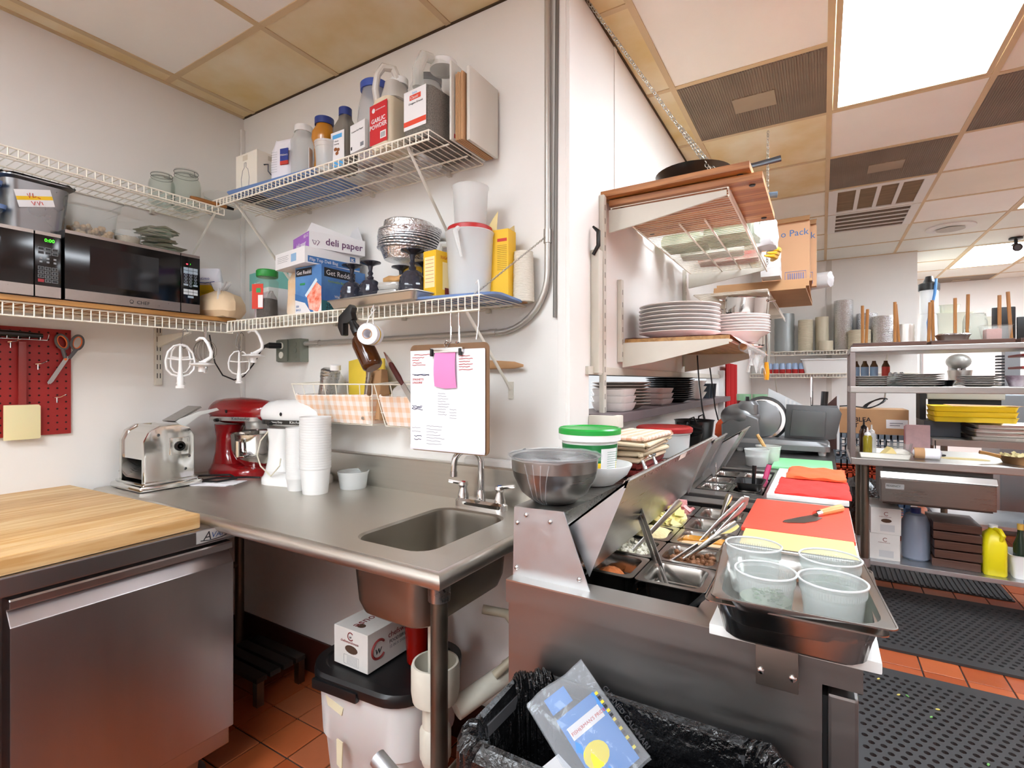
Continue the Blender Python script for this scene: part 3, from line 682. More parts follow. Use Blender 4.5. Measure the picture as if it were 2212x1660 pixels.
# ---------------------------------------------------------------- wire shelves
def wire_shelf(name, label, x0, y0, rz, length, depth, z, lip=0.043, step=0.0254, brackets=(), brdrop=0.26, arms=True):
    """ventilated wire shelf; local x runs along the wall, local y from the wall (0) to the front (depth)"""
    t = thing(name, label, 'wire shelf', (x0, y0, z), rz)
    r = 0.0032
    MB().rod((0, 0.006, 0), (length, 0.006, 0), r, 6).build('back_rod', WHITEW, t)
    MB().rod((0, depth, 0), (length, depth, 0), r, 6).build('front_rod', WHITEW, t)
    MB().rod((0, depth, -lip), (length, depth, -lip), r, 6).build('lip_rod', WHITEW, t)
    for f in (0.33, 0.67): MB().rod((0, depth*f, -0.005), (length, depth*f, -0.005), r, 6).build('support_rod', WHITEW, t)
    w = MB(); n = int(length/step)
    for k in range(n+1):
        x = min(length, k*step)
        w.tube([(x, 0.004, 0.002), (x, depth-0.004, 0.002), (x, depth+0.002, -0.004), (x, depth+0.002, -lip)], 0.0021, 4)
    tag(w.build('deck_wires', WHITEW, t), kind='stuff')
    for x in brackets:
        b = MB().tube([(x, depth-0.012, -lip+0.006), (x, 0.006, -brdrop)], 0.007, 8, flat=0.5).build('bracket', WHITEP, t)
        MB().box(x-0.010, 0.0, -brdrop-0.035, x+0.010, 0.005, -brdrop+0.025).build('bracket_foot', WHITEP, b, bevel=0.002)
    for x in [0.15 + 0.4*k for k in range(int(length/0.4)+1)]:
        if x < length: MB().box(x-0.008, 0.0, -0.014, x+0.008, 0.016, 0.008).build('wall_clip', WHITEP, t, bevel=0.002)
    return t
UZ, LZ = 2.085, 1.565
# local x -> -x world when rz = 180 on the back wall; rz = 90 -> along +y? front towards +x needs rz=-90
wire_shelf('wire_shelf', 'upper white wire shelf on the left wall holding the glass jars', WL, 1.245, -90, 1.95, 0.30, UZ-0.03, 0.028, brackets=(0.03,))
wire_shelf('wire_shelf', 'upper white wire shelf on the back wall with the spice jugs', -1.035, WB, 180, 1.215, 0.30, UZ, 0.028, brackets=(0.10, 1.06), brdrop=0.33)
wire_shelf('wire_shelf', 'lower white wire shelf on the left wall under the microwaves', WL, 1.285, -90, 1.95, 0.295, LZ, brackets=())
wire_shelf('wire_shelf', 'lower white wire shelf on the back wall with goblets and boxes', -0.86, WB, 180, 1.30, 0.28, LZ, brackets=(0.06,), brdrop=0.28)
# slotted standard and arm on the left wall
sd = thing('shelf_standard', 'white slotted wall standard with bracket arm below the left shelf', 'bracket', (WL, 1.12, 1.295))
MB().box(0, -0.014, 0, 0.014, 0.014, 0.255).build('standard', WHITEP, sd, bevel=0.002)
for k in range(6):
    for y in (-0.006, 0.006): MB().box(0.0138, y-0.0015, 0.03+0.04*k, 0.0146, y+0.0015, 0.052+0.04*k).build('slot', BLACKM, sd, smooth=False)
MB().prism([(0.014, 0.215), (0.014, 0.165), (0.275, 0.215), (0.275, 0.222)], 'y', -0.006, 0.006).build('arm', WHITEP, sd, bevel=0.002)
# wood plank on the lower left shelf
plk = single('shelf_plank', MB().box(-0.148, -0.95, 0, 0.148, 0.95, 0.018), wood('plank_wood', 'c08c4e', '9a6a34', (14, 1, 14)),
       'oak coloured plank lying on the lower left wire shelf', 'plank', (-2.345, 0.345, LZ+0.004), bevel=0.004)
MWZ = LZ + 0.0225
MWB = M('microwave_glass', '070708', 0.12); MWD = M('microwave_window', '15161a', 0.08)
MWS = steel('microwave_trim', '9c918a', 0.35, (1, 40, 40)); KEY = M('key_grey', '9fb0bd', 0.5); KEYD = M('key_outline', '8b8e90', 0.5)
GRN = M('green_digits', '3bff22', 0.5, emit=3.0); RLED = M('red_led', 'ff2a3a', 0.5, emit=4.0)
def microwave(label, y0, y1, h, panel, big):
    t = thing('microwave_oven', label, 'microwave', (-2.345, (y0+y1)/2, MWZ))
    w = (y1-y0); hw = w/2; fx = 0.155
    MB().box(-0.145, -hw, 0, fx-0.014, hw, h).build('case', BLACK, t, bevel=0.003)
    d = MB().box(fx-0.014, -hw, 0.003, fx, hw-panel-0.002, h-0.003).build('door', MWB, t, bevel=0.002)
    c = MB().box(fx-0.014, hw-panel, 0.003, fx, hw, h-0.003).build('control_panel', MWB, t, bevel=0.002)
    for a, b, par in ((-hw, hw-panel-0.002, d), (hw-panel, hw, c)):
        MB().box(fx-0.013, a+0.001, 0.002, fx+0.001, b-0.001, 0.038).build('lower_trim', MWS, par, smooth=False)
        MB().box(fx-0.013, a+0.001, h-0.013, fx+0.001, b-0.001, h-0.002).build('upper_trim', MWS, par, smooth=False)
    MB().box(fx-0.001, -hw+0.07*w/0.44, 0.062, fx+0.0006, hw-panel-0.08, h-0.042).build('window', MWD, d, smooth=False)
    F = Face(c, (fx, hw-panel, 0), (0, 1, 0), (0, 0, 1))
    for x in (-hw+0.03, hw-0.03):
        for yy in (-0.11, 0.11): MB().lathe([(0.012, -0.0), (0.012, 0.001)], 8, (yy, x, 0)).build('foot', BLACKM, t)
    return t, d, F
t, d, F = microwave('black microwave oven showing green 0:00 digits, at the left edge', 0.22, 0.688, 0.218, 0.068, False)
F.text('0:00', 0.024, 0.184, 0.0155, GRN)
for r in range(2):
    for k in range(3): F.rect('key', 0.008+k*0.018, 0.155-r*0.013, 0.0155, 0.010, KEYD); F.rect('key_face', 0.009+k*0.018, 0.156-r*0.013, 0.0135, 0.008, BLACK, lift=0.0007)
for r in range(2):
    for k in range(3): F.rect('pictogram', 0.012+k*0.018, 0.126-r*0.012, 0.007, 0.006, KEYD)
for r in range(4):
    for k in range(3):
        if r == 3 and k == 0: F.rect('stop_key', 0.008, 0.050, 0.0155, 0.010, M('stop_key_red', '9c2630', 0.5)); continue
        F.rect('key', 0.008+k*0.018, 0.091-r*0.0135, 0.0155, 0.0105, KEYD); F.rect('key_face', 0.009+k*0.018, 0.092-r*0.0135, 0.0135, 0.0085, BLACK, lift=0.0007)
        F.text('123456789 0 '[r*3+k], 0.0135+k*0.018, 0.0935-r*0.0135, 0.007, KEYD, lift=0.0011)
t, d, F = microwave('black and steel microwave oven with red light, beside the flour bags', 0.697, 1.137, 0.240, 0.073, True)
F.rect('indicator_light', 0.020, 0.195, 0.006, 0.004, RLED); F.text('1', 0.034, 0.196, 0.007, GRN)
for r in range(2):
    for k in range(3): F.rect('key', 0.010+k*0.0185, 0.172-r*0.013, 0.017, 0.0115, KEY)
for r in range(4):
    for k in range(3):
        if r == 3 and k != 1: F.rect('key', 0.010+k*0.0185, 0.110, 0.017, 0.007, KEY); continue
        o = F.strokes('key_ring', [[(0.0185+k*0.0185+0.0052*math.cos(a*PI/5), 0.152-r*0.0135+0.0052*math.sin(a*PI/5)) for a in range(11)]], 0.0006, KEY)
        F.text('1234567890'[r*3+k] if r < 3 else '0', 0.0165+k*0.0185, 0.149-r*0.0135, 0.006, KEY)
for r in range(2):
    for k in range(3): F.rect('key', 0.010+k*0.0185, 0.086-r*0.0115, 0.017, 0.010, M('key_pale', 'c9cfd2', 0.5))
F.rect('key', 0.026, 0.062, 0.022, 0.008, KEY)
F2 = Face(d, (0.1565, -0.22, 0), (0, 1, 0), (0, 0, 1))
F2.text('CHEF', 0.212, 0.013, 0.018, INK); F2.strokes('chef_logo', [[(0.196+0.006*math.cos(a*PI/4), 0.020+0.006*math.sin(a*PI/4)) for a in range(9)], [(0.191, 0.013), (0.201, 0.013)]], 0.0007, INK)
MT1, MT2 = MWZ+0.218, MWZ+0.240

# ---- things on the microwaves
def nub(mb, c, r, seed):
    rd = random.Random(seed); return mb.ball(c, (r*rd.uniform(.85, 1.15), r*rd.uniform(.85, 1.15), r*rd.uniform(.8, 1.1)), 8, 5)
t = thing('steam_pan', 'deep stainless pan with foil and white date label on the left microwave', 'pan', (-2.335, 0.645, MT1))
def rr(w, d, r): return lambda o: rrect(w+2*o, d+2*o, max(r+o, 0.004), 5)
MB().shell([(rr(0.15, 0.13, 0.03), 0), (rr(0.17, 0.15, 0.035), 0.01), (rr(0.20, 0.175, 0.035), 0.165), (rr(0.225, 0.195, 0.035), 0.172), (rr(0.225, 0.195, 0.035), 0.176)], 0.002).build('pan', steel('pan_steel', '8f8f90', 0.3, (6, 6, 6)), t)
mb = MB(); rg = [(x*(1+0.01*math.sin(i*5)), y*(1+0.01*math.cos(i*3)), 0.178+0.004*math.sin(i*2.3)) for i, (x, y) in enumerate(rrect(0.235, 0.205, 0.04, 5))]
mb.loft([rg, [(x*0.8, y*0.8, 0.186+0.003*math.sin(i*3)) for i, (x, y, z) in enumerate(rg)], [(x*0.3, y*0.3, 0.182) for x, y, z in rg]]).build('foil_cover', FOIL, t)
F = Face(t, (0.0935, -0.05, 0.075), (0, 0.93, 0.26), (0.10, -0.26, 0.93))
F.rect('label', 0, 0, 0.095, 0.055, CARDW, lift=0.0035, th=0.001); F.rect('label_band', 0, 0.022, 0.095, 0.012, YEL, lift=0.0039)
F.strokes('handwriting', [[(0.03, 0.042), (0.034, 0.028), (0.038, 0.044)], [(0.045, 0.043), (0.043, 0.03), (0.052, 0.032)], [(0.055, 0.03), (0.062, 0.026)], [(0.035, 0.018), (0.04, 0.006), (0.045, 0.017)], [(0.05, 0.017), (0.053, 0.005), (0.058, 0.018)], [(0.062, 0.016), (0.064, 0.006)]], 0.0012, INKR, lift=0.0045)
t = thing('storage_tub', 'square clear plastic tub of tan chickpeas on the right microwave', 'container', (-2.335, 0.815, MT2))
MB().shell([(rr(0.115, 0.115, 0.025), 0), (rr(0.125, 0.125, 0.025), 0.008), (rr(0.145, 0.145, 0.028), 0.115), (rr(0.158, 0.158, 0.03), 0.118), (rr(0.162, 0.162, 0.03), 0.148), (rr(0.175, 0.175, 0.03), 0.150), (rr(0.175, 0.175, 0.03), 0.154)], 0.002).build('tub', CLEARP, t)
mb = MB(); rd = random.Random(5)
for k in range(150):
    mb = nub(mb, (rd.uniform(-0.054, 0.054), rd.uniform(-0.054, 0.054), 0.012+rd.random()*0.042), 0.0085, k)
tag(mb.build('chickpeas', M('chickpea', 'd3ab78', 0.6, var=(30, 0.2)), t), kind='stuff')
def deli(name, label, loc, r=0.055, h=0.07, mat=FROST, fill=None, fillh=0.5, group=None, cat='container', ridge=True, fillname='contents'):
    t = thing(name, label, cat, loc, 0, group)
    prof = [(r*0.80, 0), (r*0.82, 0.003), (r*0.93, h*0.80), (r*0.955, h*0.80), (r*0.965, h*0.93), (r, h*0.94), (r, h)]
    MB().pot(prof, 0.0015, 32).build('tub', mat, t)
    if fill is not None:
        rf = r*(0.82+0.11*fillh)-0.003
        MB().lathe([(r*0.79, 0.003), (rf, h*fillh*0.8), (rf*0.6, h*fillh*0.86), (0.002, h*fillh*0.82)], 24).jit(0.0012, 4).build(fillname, fill, t)
    return t
RICE = M('rice_grain', 'cbb493', 0.8, var=(160, 0.35), bump=(150, 0.6))
deli('deli_tub', 'small round plastic tub of brown rice beside the chickpeas', (-2.31, 0.928, MT2), 0.047, 0.062, CLEARP, RICE, 0.85, fillname='rice')
pk = random.Random(9); PKM = [M('sachet_%d' % i, c, 0.55, var=(25, 0.25), col2=c2) for i, (c, c2) in enumerate((('efece2', 'd9d5c4'), ('e6eae0', 'a6c0a2'), ('f2f0e8', 'dedac8'), ('dcd7c4', 'c2bda6')))]
for k in range(24):
    a = k % 12; lay = k // 12
    x, y = -2.33 + pk.uniform(-0.03, 0.03), 1.045 + pk.uniform(-0.03, 0.045)
    z = MT2 + 0.004 + k*0.0048
    mb = MB().stack([(rrect(0.07, 0.10, 0.004, 2), -0.0008), (rrect(0.058, 0.088, 0.01, 2), -0.002), (rrect(0.058, 0.088, 0.01, 2), 0.002), (rrect(0.07, 0.10, 0.004, 2), 0.0008)])
    single('seasoning_sachet', mb, PKM[k % 4], 'flat foil seasoning sachet in the messy heap on the right microwave', 'packet',
           (x, y, z), 0, 'sachets on the microwave', rot=(R(pk.uniform(-5, 5)), R(pk.uniform(-4, 4)), R(pk.uniform(-35, 35))))
for k, (y, z, nm) in enumerate(((0.50, 0.0, 'lower'), (0.49, 0.075, 'upper'))):
    t = thing('blue_lid_tub', nm + ' clear tub with pale blue lid at the left edge of the microwaves', 'container', (-2.32, y, MT1+z))
    MB().shell([(rr(0.16, 0.10, 0.02), 0), (rr(0.18, 0.12, 0.02), 0.055)], 0.002).build('tub', CLEARP, t)
    MB().stack([(rrect(0.19, 0.13, 0.02, 4), 0.055), (rrect(0.195, 0.135, 0.02, 4), 0.068), (rrect(0.17, 0.11, 0.02, 4), 0.0725)]).build('lid', BLUEP, t)

# ---- things on the upper left shelf
ULZ = UZ - 0.03 + 0.005
def clip_jar(label, loc, r, h):
    t = thing('clip_top_jar', label, 'jar', loc)
    MB().pot([(r*0.8, 0), (r, 0.01), (r, h*0.62), (r*0.93, h*0.74), (r*0.76, h*0.82), (r*0.76, h*0.88)], 0.003, 28).build('jar', GLASS, t)
    MB().lathe([(r*0.80, h*0.885), (r*0.82, h*0.90), (r*0.80, h*0.97), (r*0.5, h)], 28).build('glass_lid', GLASS, t)
    w = MB(); q = [(r*0.80*math.cos(a*PI/12), r*0.80*math.sin(a*PI/12), h*0.84) for a in range(24)]
    w.tube(q, 0.0013, 5, True); w.tube([(x, y, h*0.93) for x, y, z in [(1.03*p[0], 1.03*p[1], 0) for p in q]], 0.0013, 5, True)
    w.tube([(r*0.80, -0.01, h*0.84), (r*0.95, -0.01, h*0.78), (r*0.95, 0.01, h*0.78), (r*0.82, 0.01, h*0.93)], 0.0013, 5)
    w.build('wire_clip', M('wire_grey', '6f6f6c', 0.4, 0.8), t)
clip_jar('shorter clip-top glass jar on the upper left shelf', (-2.40, 1.09, ULZ), 0.048, 0.135)
clip_jar('taller clip-top glass jar on the upper left shelf', (-2.38, 1.178, ULZ), 0.056, 0.175)
t = thing('clear_tub', 'low clear plastic tub in the corner of the upper shelves', 'container', (-2.41, 1.36, UZ+0.005))
MB().pot([(0.06, 0), (0.075, 0.008), (0.082, 0.085), (0.086, 0.09)], 0.002, 28).build('tub', CLEARP, t)
kn = thing('long_knife', 'wooden knife handle with black tip lying on the upper left shelf edge', 'knife', (-2.23, 1.21, ULZ+0.012), 82)
MB().tube([(-0.085, 0, 0), (-0.06, 0, 0.0015), (0.03, 0, 0), (0.055, 0, 0)], [0.010, 0.011, 0.009, 0.008], 10).build('handle', wood('handle_wood', 'a9713a', '85531f', (1, 20, 20)), kn)
MB().tube([(0.055, 0, 0), (0.085, 0, -0.002)], [0.0085, 0.006], 10).build('ferrule', BLACK, kn)

# ---- red pegboard and what hangs there
pg = thing('pegboard', 'red perforated pegboard on the left wall', 'pegboard', (WL+0.006, 0.50, 1.11))
MB().box(0, -0.30, 0, 0.006, 0.3135, 0.40).build('board', M('pegboard_red', '9c1f1d', 0.5, var=(4, 0.06)), pg, bevel=0.001)
h = MB()
for i in range(22):
    for j in range(15):
        y, z = 0.298-i*0.0265, 0.018+j*0.0262
        h.lathe([(0.0034, 0), (0.0034, 0.0004)], 8).rot('Y', 90).mv(0, 0, 0) if False else None
        q = [(0.0062, y+0.0036*math.cos(a*PI/4), z+0.0036*math.sin(a*PI/4)) for a in range(8)]
        h.add(q, [tuple(range(8))])
tag(h.build('peg_holes', M('peg_hole_dark', '2a0a0a', 0.9), pg, smooth=False), kind='stuff')
for y, z in ((0.05, 0.34), (0.14, 0.342), (0.215, 0.265), (0.27, 0.14)):
    MB().tube([(0.006, y-0.012, z), (0.02, y-0.01, z), (0.03, y+0.004, z+0.002), (0.032, y+0.02, z+0.012)], 0.0016, 5).tube([(0.008, y, z), (0.008, y, z-0.02)], 0.0018, 5).build('peg_hook', CHROME, pg)
sc = thing('scissors', 'scissors with grey and orange handles hanging on the red pegboard', 'scissors', (WL+0.024, 0.80, 1.40), 0, rot=(R(0), 0, 0))
def loop(cy, cz, ry, rz, tilt, n=20):
    return [(0, cy+ry*math.cos(2*PI*k/n)*math.cos(R(tilt))-rz*math.sin(2*PI*k/n)*math.sin(R(tilt)), cz+ry*math.cos(2*PI*k/n)*math.sin(R(tilt))+rz*math.sin(2*PI*k/n)*math.cos(R(tilt))) for k in range(n)]
GREYH = M('grip_grey', '5d5e60', 0.5); ORH = M('grip_orange', 'e8702a', 0.45)
for (cy, tl, dx) in ((-0.018, 18, 0.0), (0.028, -14, 0.003)):
    hd = MB().tube([(dx, a, b) for _, a, b in loop(cy, 0.062, 0.018, 0.028, tl)], 0.0048, 8, True).build('handle', GREYH, sc)
    MB().tube([(dx+0.001, a, b) for _, a, b in loop(cy, 0.062, 0.0135, 0.0235, tl)], 0.0025, 6, True).build('grip', ORH, hd)
    MB().tube([(dx, cy*0.9, 0.036), (dx, cy*0.25-0.004, 0.0)], [0.007, 0.006], 8).build('shank', GREYH, hd)
MB().prism([(0.004, 0.010), (-0.010, 0.004), (-0.062, -0.092), (-0.060, -0.100), (-0.050, -0.094)], 'x', 0.001, 0.0025).build('blade', ST, sc)
MB().prism([(0.008, 0.008), (-0.004, -0.004), (-0.055, -0.096), (-0.052, -0.099), (-0.044, -0.090)], 'x', -0.0015, 0.0).build('blade', ST, sc)
MB().lathe([(0.005, 0), (0.004, 0.0015)], 12).rot('Y', 90).mv(0.0025, -0.008, -0.004).build('pivot_screw', ORH, sc)
sp = thing('spatula', 'cream rubber spatula with red handle hanging on the pegboard', 'spatula', (WL+0.026, 0.668, 1.22))
MB().box(-0.004, -0.011, 0, 0.004, 0.011, 0.235).build('handle', M('spatula_red', '8f3430', 0.35), sp, bevel=0.003)
MB().prism([(-0.05, -0.12), (0.047, -0.12), (0.05, -0.115), (0.05, 0.0), (0.045, 0.006), (-0.05, 0.006)], 'x', -0.006, 0.006).build('blade', M('spatula_cream', 'e6dcae', 0.45, subs=0.2), sp, bevel=0.003)
br = thing('brush_rack', 'black handled tool on a small wire rack at the top of the pegboard', 'rack', (WL+0.04, 0.62, 1.475))
MB().tube([(0, -0.15, 0.006), (0, 0.02, 0.006), (0, 0.10, 0.004)], [0.012, 0.013, 0.009], 10).build('black_handle', BLACK, br)
w = MB().tube([(0.012, -0.2, -0.012), (0.012, 0.11, -0.012), (0.012, 0.115, 0.01)], 0.0016, 5)
for k in range(10): w.tube([(-0.015, -0.18+k*0.03, -0.010), (0.012, -0.18+k*0.03, -0.012), (0.014, -0.18+k*0.03, -0.002)], 0.0013, 5)
w.build('wire_rack', CHROME, br)

# ---- mixer tools on S-hooks under the corner of the lower shelf
TOOLW = M('coated_white', 'eceae8', 0.3)
HZ = LZ - 0.043
def s_hook(label, loc, rz, h=0.075):
    single('s_hook', MB().tube([(0.018, 0, h-0.012), (0.016, 0, h-0.004), (0.008, 0, h+0.003), (0, 0, h-0.004), (0.002, 0, h-0.02), (-0.004, 0, 0.03), (-0.005, 0, 0.006), (0.004, 0, -0.003), (0.013, 0, 0.004)], 0.0019, 6), M('hook_steel', '8a8580', 0.3, 0.9), label, 'hook', loc, rz)
def flat_beater(label, loc, rz, sc_=1.0, tilt=0):
    t = thing('flat_beater', label, 'mixer tool', loc, 0, 'white flat beaters', rot=(R(tilt), 0, R(rz)))
    s = sc_
    out = [(0, 0.085), (0.022, 0.080), (0.042, 0.055), (0.050, 0.02), (0.047, -0.012), (0.030, -0.034), (0.0, -0.042), (-0.030, -0.034), (-0.047, -0.012), (-0.050, 0.02), (-0.042, 0.055), (-0.022, 0.080)]
    f = MB().tube([(a*s, 0, b*s) for a, b in out], 0.0042*s, 8, True, flat=1.3).build('outer_loop', TOOLW, t)
    MB().tube([(0, 0, -0.04*s), (0, 0, 0.0), (0.0, 0, 0.082*s)], [0.010*s, 0.0065*s, 0.0045*s], 8).build('spine', TOOLW, t)
    MB().tube([(-0.045*s, 0, 0.03*s), (0, 0, 0.025*s), (0.045*s, 0, 0.03*s)], 0.0035*s, 6).build('crossbar', TOOLW, t)
    MB().lathe([(0.017*s, -0.088*s), (0.017*s, -0.080*s), (0.0125*s, -0.076*s), (0.0125*s, -0.045*s), (0.009*s, -0.036*s)], 14).build('hub', TOOLW, t)
flat_beater('white flat beater hanging left of the wire whisk', (-2.19, 1.062, HZ-0.150), 75, 1.0)
flat_beater('white flat beater hanging nearest the wall behind the whisk', (-2.235, 1.085, HZ-0.140), 20, 0.95)
flat_beater('white flat beater hanging by the outlet cord', (-2.085, 1.24, HZ-0.150), 60, 0.78)
s_hook('long bent steel hook holding the left white beater', (-2.20, 1.075, HZ-0.075), 60)
s_hook('steel hook with open end beside the plug', (-2.075, 1.237, HZ-0.085), 20)
s_hook('thin steel hook under the corner where the shelves meet', (-2.10, 1.24, HZ-0.07), 50)
def dough_hook(label, loc, rz):
    t = thing('dough_hook', label, 'mixer tool', loc, rz, 'white dough hooks')
    MB().lathe([(0.012, -0.028), (0.012, -0.008), (0.044, 0.0), (0.044, 0.003), (0.012, 0.010), (0.010, 0.014)], 24).build('disc', TOOLW, t)
    MB().tube([(0, 0, 0.008), (0.018, 0, 0.018), (0.036, 0, 0.03), (0.038, 0, 0.05), (0.024, 0, 0.085), (0.008, 0, 0.105), (-0.008, 0, 0.106), (-0.022, 0, 0.096)], [0.008, 0.0075, 0.007, 0.007, 0.0065, 0.006, 0.0055, 0.004], 8).build('hook_arm', TOOLW, t)
dough_hook('white spiral dough hook below the whisk', (-2.105, 1.10, HZ-0.145), 31)
dough_hook('white dough hook hung next to the outlet box', (-2.02, 1.262, HZ-0.105), 31)
t = thing('wire_whisk', 'steel balloon whisk head hanging among the white beaters', 'whisk', (-2.165, 1.145, HZ-0.10), 20)
w = MB()
for k in range(7):
    a = PI*k/7; q = []
    for j in range(15):
        p = 2*PI*j/14; rr2 = 0.036*math.sin(p/2)*(1 if p <= PI else 1); s_ = 0.042*math.sin(p); zz = -0.055*(1-math.cos(p))/2
        q.append((s_*math.cos(a), s_*math.sin(a), 0.06+zz*1.7))
    w.tube(q, 0.0008, 5)
w.build('wires', M('whisk_wire', '7c756c', 0.3, 0.9), t)
MB().rod((0, 0, 0.055), (0, 0, 0.115), 0.006, 10).build('shank', CHROME, t)
MB().lathe([(0.009, -0.075), (0.009, -0.04), (0.006, -0.035)], 12).build('hub', CHROME, t)
# ---------------------------------------------------------------- on the sink table
def boxf(w, d):
    """faces of a box thing with origin at its base centre"""
    return lambda t: (Face(t, (-w/2, -d/2, 0), (1, 0, 0), (0, 0, 1)), Face(t, (w/2, -d/2, 0), (0, 1, 0), (0, 0, 1)))
# pasta machine
pm = thing('pasta_machine', 'chrome pasta rolling machine on the left of the steel table', 'pasta machine', (-2.335, 1.045, TZ))
PCH = M('polished_chrome', 'd9d8d4', 0.1, 1.0)
MB().stack([(rrect(0.26, 0.235, 0.01, 3), 0.004), (rrect(0.26, 0.235, 0.01, 3), 0.016), (rrect(0.255, 0.23, 0.01, 3), 0.022), (rrect(0.235, 0.21, 0.01, 3), 0.026), (rrect(0.235, 0.21, 0.01, 3), 0.032)]).build('base', PCH, pm)
MB().box(-0.115, -0.10, 0.0, 0.115, 0.10, 0.004).build('foot_pad', BLACKM, pm)
side = [(-0.095, 0.03), (0.09, 0.03), (0.09, 0.205), (0.07, 0.238), (0.03, 0.252), (-0.04, 0.252), (-0.078, 0.230), (-0.095, 0.19)]
for x in (0.085, -0.105):
    p = MB().prism(side, 'x', x, x+0.022).build('side_plate', PCH, pm, bevel=0.005)
    if x > 0:
        MB().box(x+0.021, -0.005, 0.13, x+0.028, 0.065, 0.20).build('crank_plate', PCH, p, bevel=0.005)
        MB().lathe([(0.020, 0), (0.020, 0.006), (0.012, 0.008), (0.012, 0.001), (0.004, 0.001), (0.004, 0.008)], 16).rot('Y', 90).mv(x+0.027, 0.03, 0.165).build('crank_socket', M('socket_dark', '2a2a2a', 0.3, 0.8), p)
        for y, z in ((-0.045, 0.215), (0.07, 0.12), (0.055, 0.07)): MB().lathe([(0.006, 0), (0.004, 0.003)], 10).rot('Y', 90).mv(x+0.022, y, z).build('bolt', M('bolt_grey', '6b6b6b', 0.3, 0.9), p)
MB().prism([(-0.088, 0.12), (-0.088, 0.19), (-0.072, 0.226), (-0.038, 0.245), (-0.036, 0.243), (-0.069, 0.222), (-0.084, 0.188), (-0.084, 0.12)], 'x', -0.084, 0.086).build('hood_sheet', PCH, pm)
MB().box(-0.084, 0.06, 0.03, 0.086, 0.066, 0.24).build('back_sheet', ST, pm)
MB().prism([(-0.080, 0.04), (-0.078, 0.04), (0.05, 0.118), (0.05, 0.121)], 'x', -0.084, 0.086).build('chute', ST, pm)
for y in (-0.028, 0.022): MB().rod((-0.084, y, 0.235), (0.086, y, 0.235), 0.017, 16).build('roller', PCH, pm)
MB().prism([(0.06, 0.235), (0.035, 0.262), (0.05, 0.272), (0.125, 0.298), (0.20, 0.310), (0.21, 0.300), (0.13, 0.282), (0.085, 0.25)], 'x', 0.07, 0.076).build('guard_arm', M('arm_white_metal', 'd8d8d4', 0.35), pm, bevel=0.002)
MB().prism([(0.055, 0.26), (0.16, 0.318), (0.165, 0.312), (0.06, 0.254)], 'x', -0.084, 0.02).build('feed_tray', ST, pm)
MB().lathe([(0.017, 0), (0.017, 0.02)], 12).rot('Y', -90).mv(-0.105, -0.07, 0.06).build('adjust_knob', BLACK, pm)

# stand mixers
def mixer(label, loc, rz, col, band, bowl):
    t = thing('stand_mixer', label, 'mixer', loc, rz)
    pt = M('enamel_' + band[0], col, 0.18, coat=0.5)
    def ring(cx, w, d, r, z): return [(x+cx, y, z) for x, y in rrect(w, d, r, 6)]
    MB().loft([ring(0.0, 0.30, 0.20, 0.09, 0.0), ring(0.0, 0.30, 0.20, 0.09, 0.022), ring(0.0, 0.285, 0.185, 0.085, 0.034), ring(-0.07, 0.14, 0.13, 0.05, 0.05),
               ring(-0.085, 0.105, 0.10, 0.045, 0.10), ring(-0.085, 0.10, 0.095, 0.045, 0.17), ring(-0.075, 0.125, 0.105, 0.045, 0.215), ring(-0.065, 0.15, 0.11, 0.05, 0.228)]).build('pedestal', pt, t)
    prof = [(-0.175, 0.010), (-0.165, 0.038), (-0.14, 0.052), (-0.09, 0.060), (0.0, 0.064), (0.09, 0.060), (0.135, 0.052), (0.155, 0.040), (0.162, 0.026)]
    MB().loft([[(x, r*math.cos(2*PI*k/20)*0.98, 0.288 + r*math.sin(2*PI*k/20)*(1.0 if math.sin(2*PI*k/20) > 0 else 0.95)) for k in range(20)] for x, r in prof]).build('motor_head', pt, t)
    tr = M('trim_' + band[0], band[1], 0.25, 0.6 if band[0] == 'red' else 0.0)
    b = MB().stack([(rrect(0.30, 0.126, 0.05, 6), 0.247), (rrect(0.30, 0.126, 0.05, 6), 0.265)], (-0.01, 0, 0)).build('trim_band', tr, t)
    F = Face(t, (-0.10, -0.0632, 0.251), (1, 0, 0), (0, 0, 1))
    if band[0] == 'red': F.text('KitchenAid', 0.10, 0.001, 0.018, INK, sx=1.25)
    else: F.text('KitchenAid', 0.115, 0.001, 0.016, WHITE, sx=1.25); F.text('Heavy Duty', 0.02, 0.002, 0.012, WHITE)
    MB().lathe([(0.030, 0), (0.032, 0.012), (0.026, 0.02), (0.012, 0.022)], 18).rot('Y', 90).mv(0.152, 0, 0.288).build('attachment_hub', CHROME if band[0] == 'red' else BLACK, t)
    MB().lathe([(0.050, 0.212), (0.052, 0.236), (0.058, 0.248)], 24, (0.085, 0, 0)).build('planetary', tr if band[0] == 'red' else pt, t)
    MB().rod((0.085, 0, 0.165), (0.085, 0, 0.215), 0.008, 10).build('beater_shaft', CHROME, t)
    MB().ball((-0.03, -0.064, 0.29), (0.006, 0.004, 0.008), 8, 6).build('vent_hole', BLACK, t)
    MB().tube([(-0.08, -0.062, 0.25), (-0.08, -0.08, 0.25)], [0.009, 0.007], 8).build('speed_knob', BLACK, t)
    if bowl:
        bw = MB().pot([(0.045, 0.034), (0.05, 0.045), (0.085, 0.075), (0.104, 0.12), (0.108, 0.19), (0.112, 0.195)], 0.002, 32, (0.08, 0, 0)).build('bowl', PCH, t)
        MB().tube([(0.10, -0.104, 0.17), (0.105, -0.135, 0.165), (0.105, -0.135, 0.10), (0.10, -0.105, 0.095)], 0.006, 8, flat=1.8).build('bowl_handle', PCH, bw)
    return t
mixer('red stand mixer with polished bowl in the corner of the steel table', (-2.30, 1.385, TZ), 14, '8e0f14', ('red', 'b9b6b2'), True)
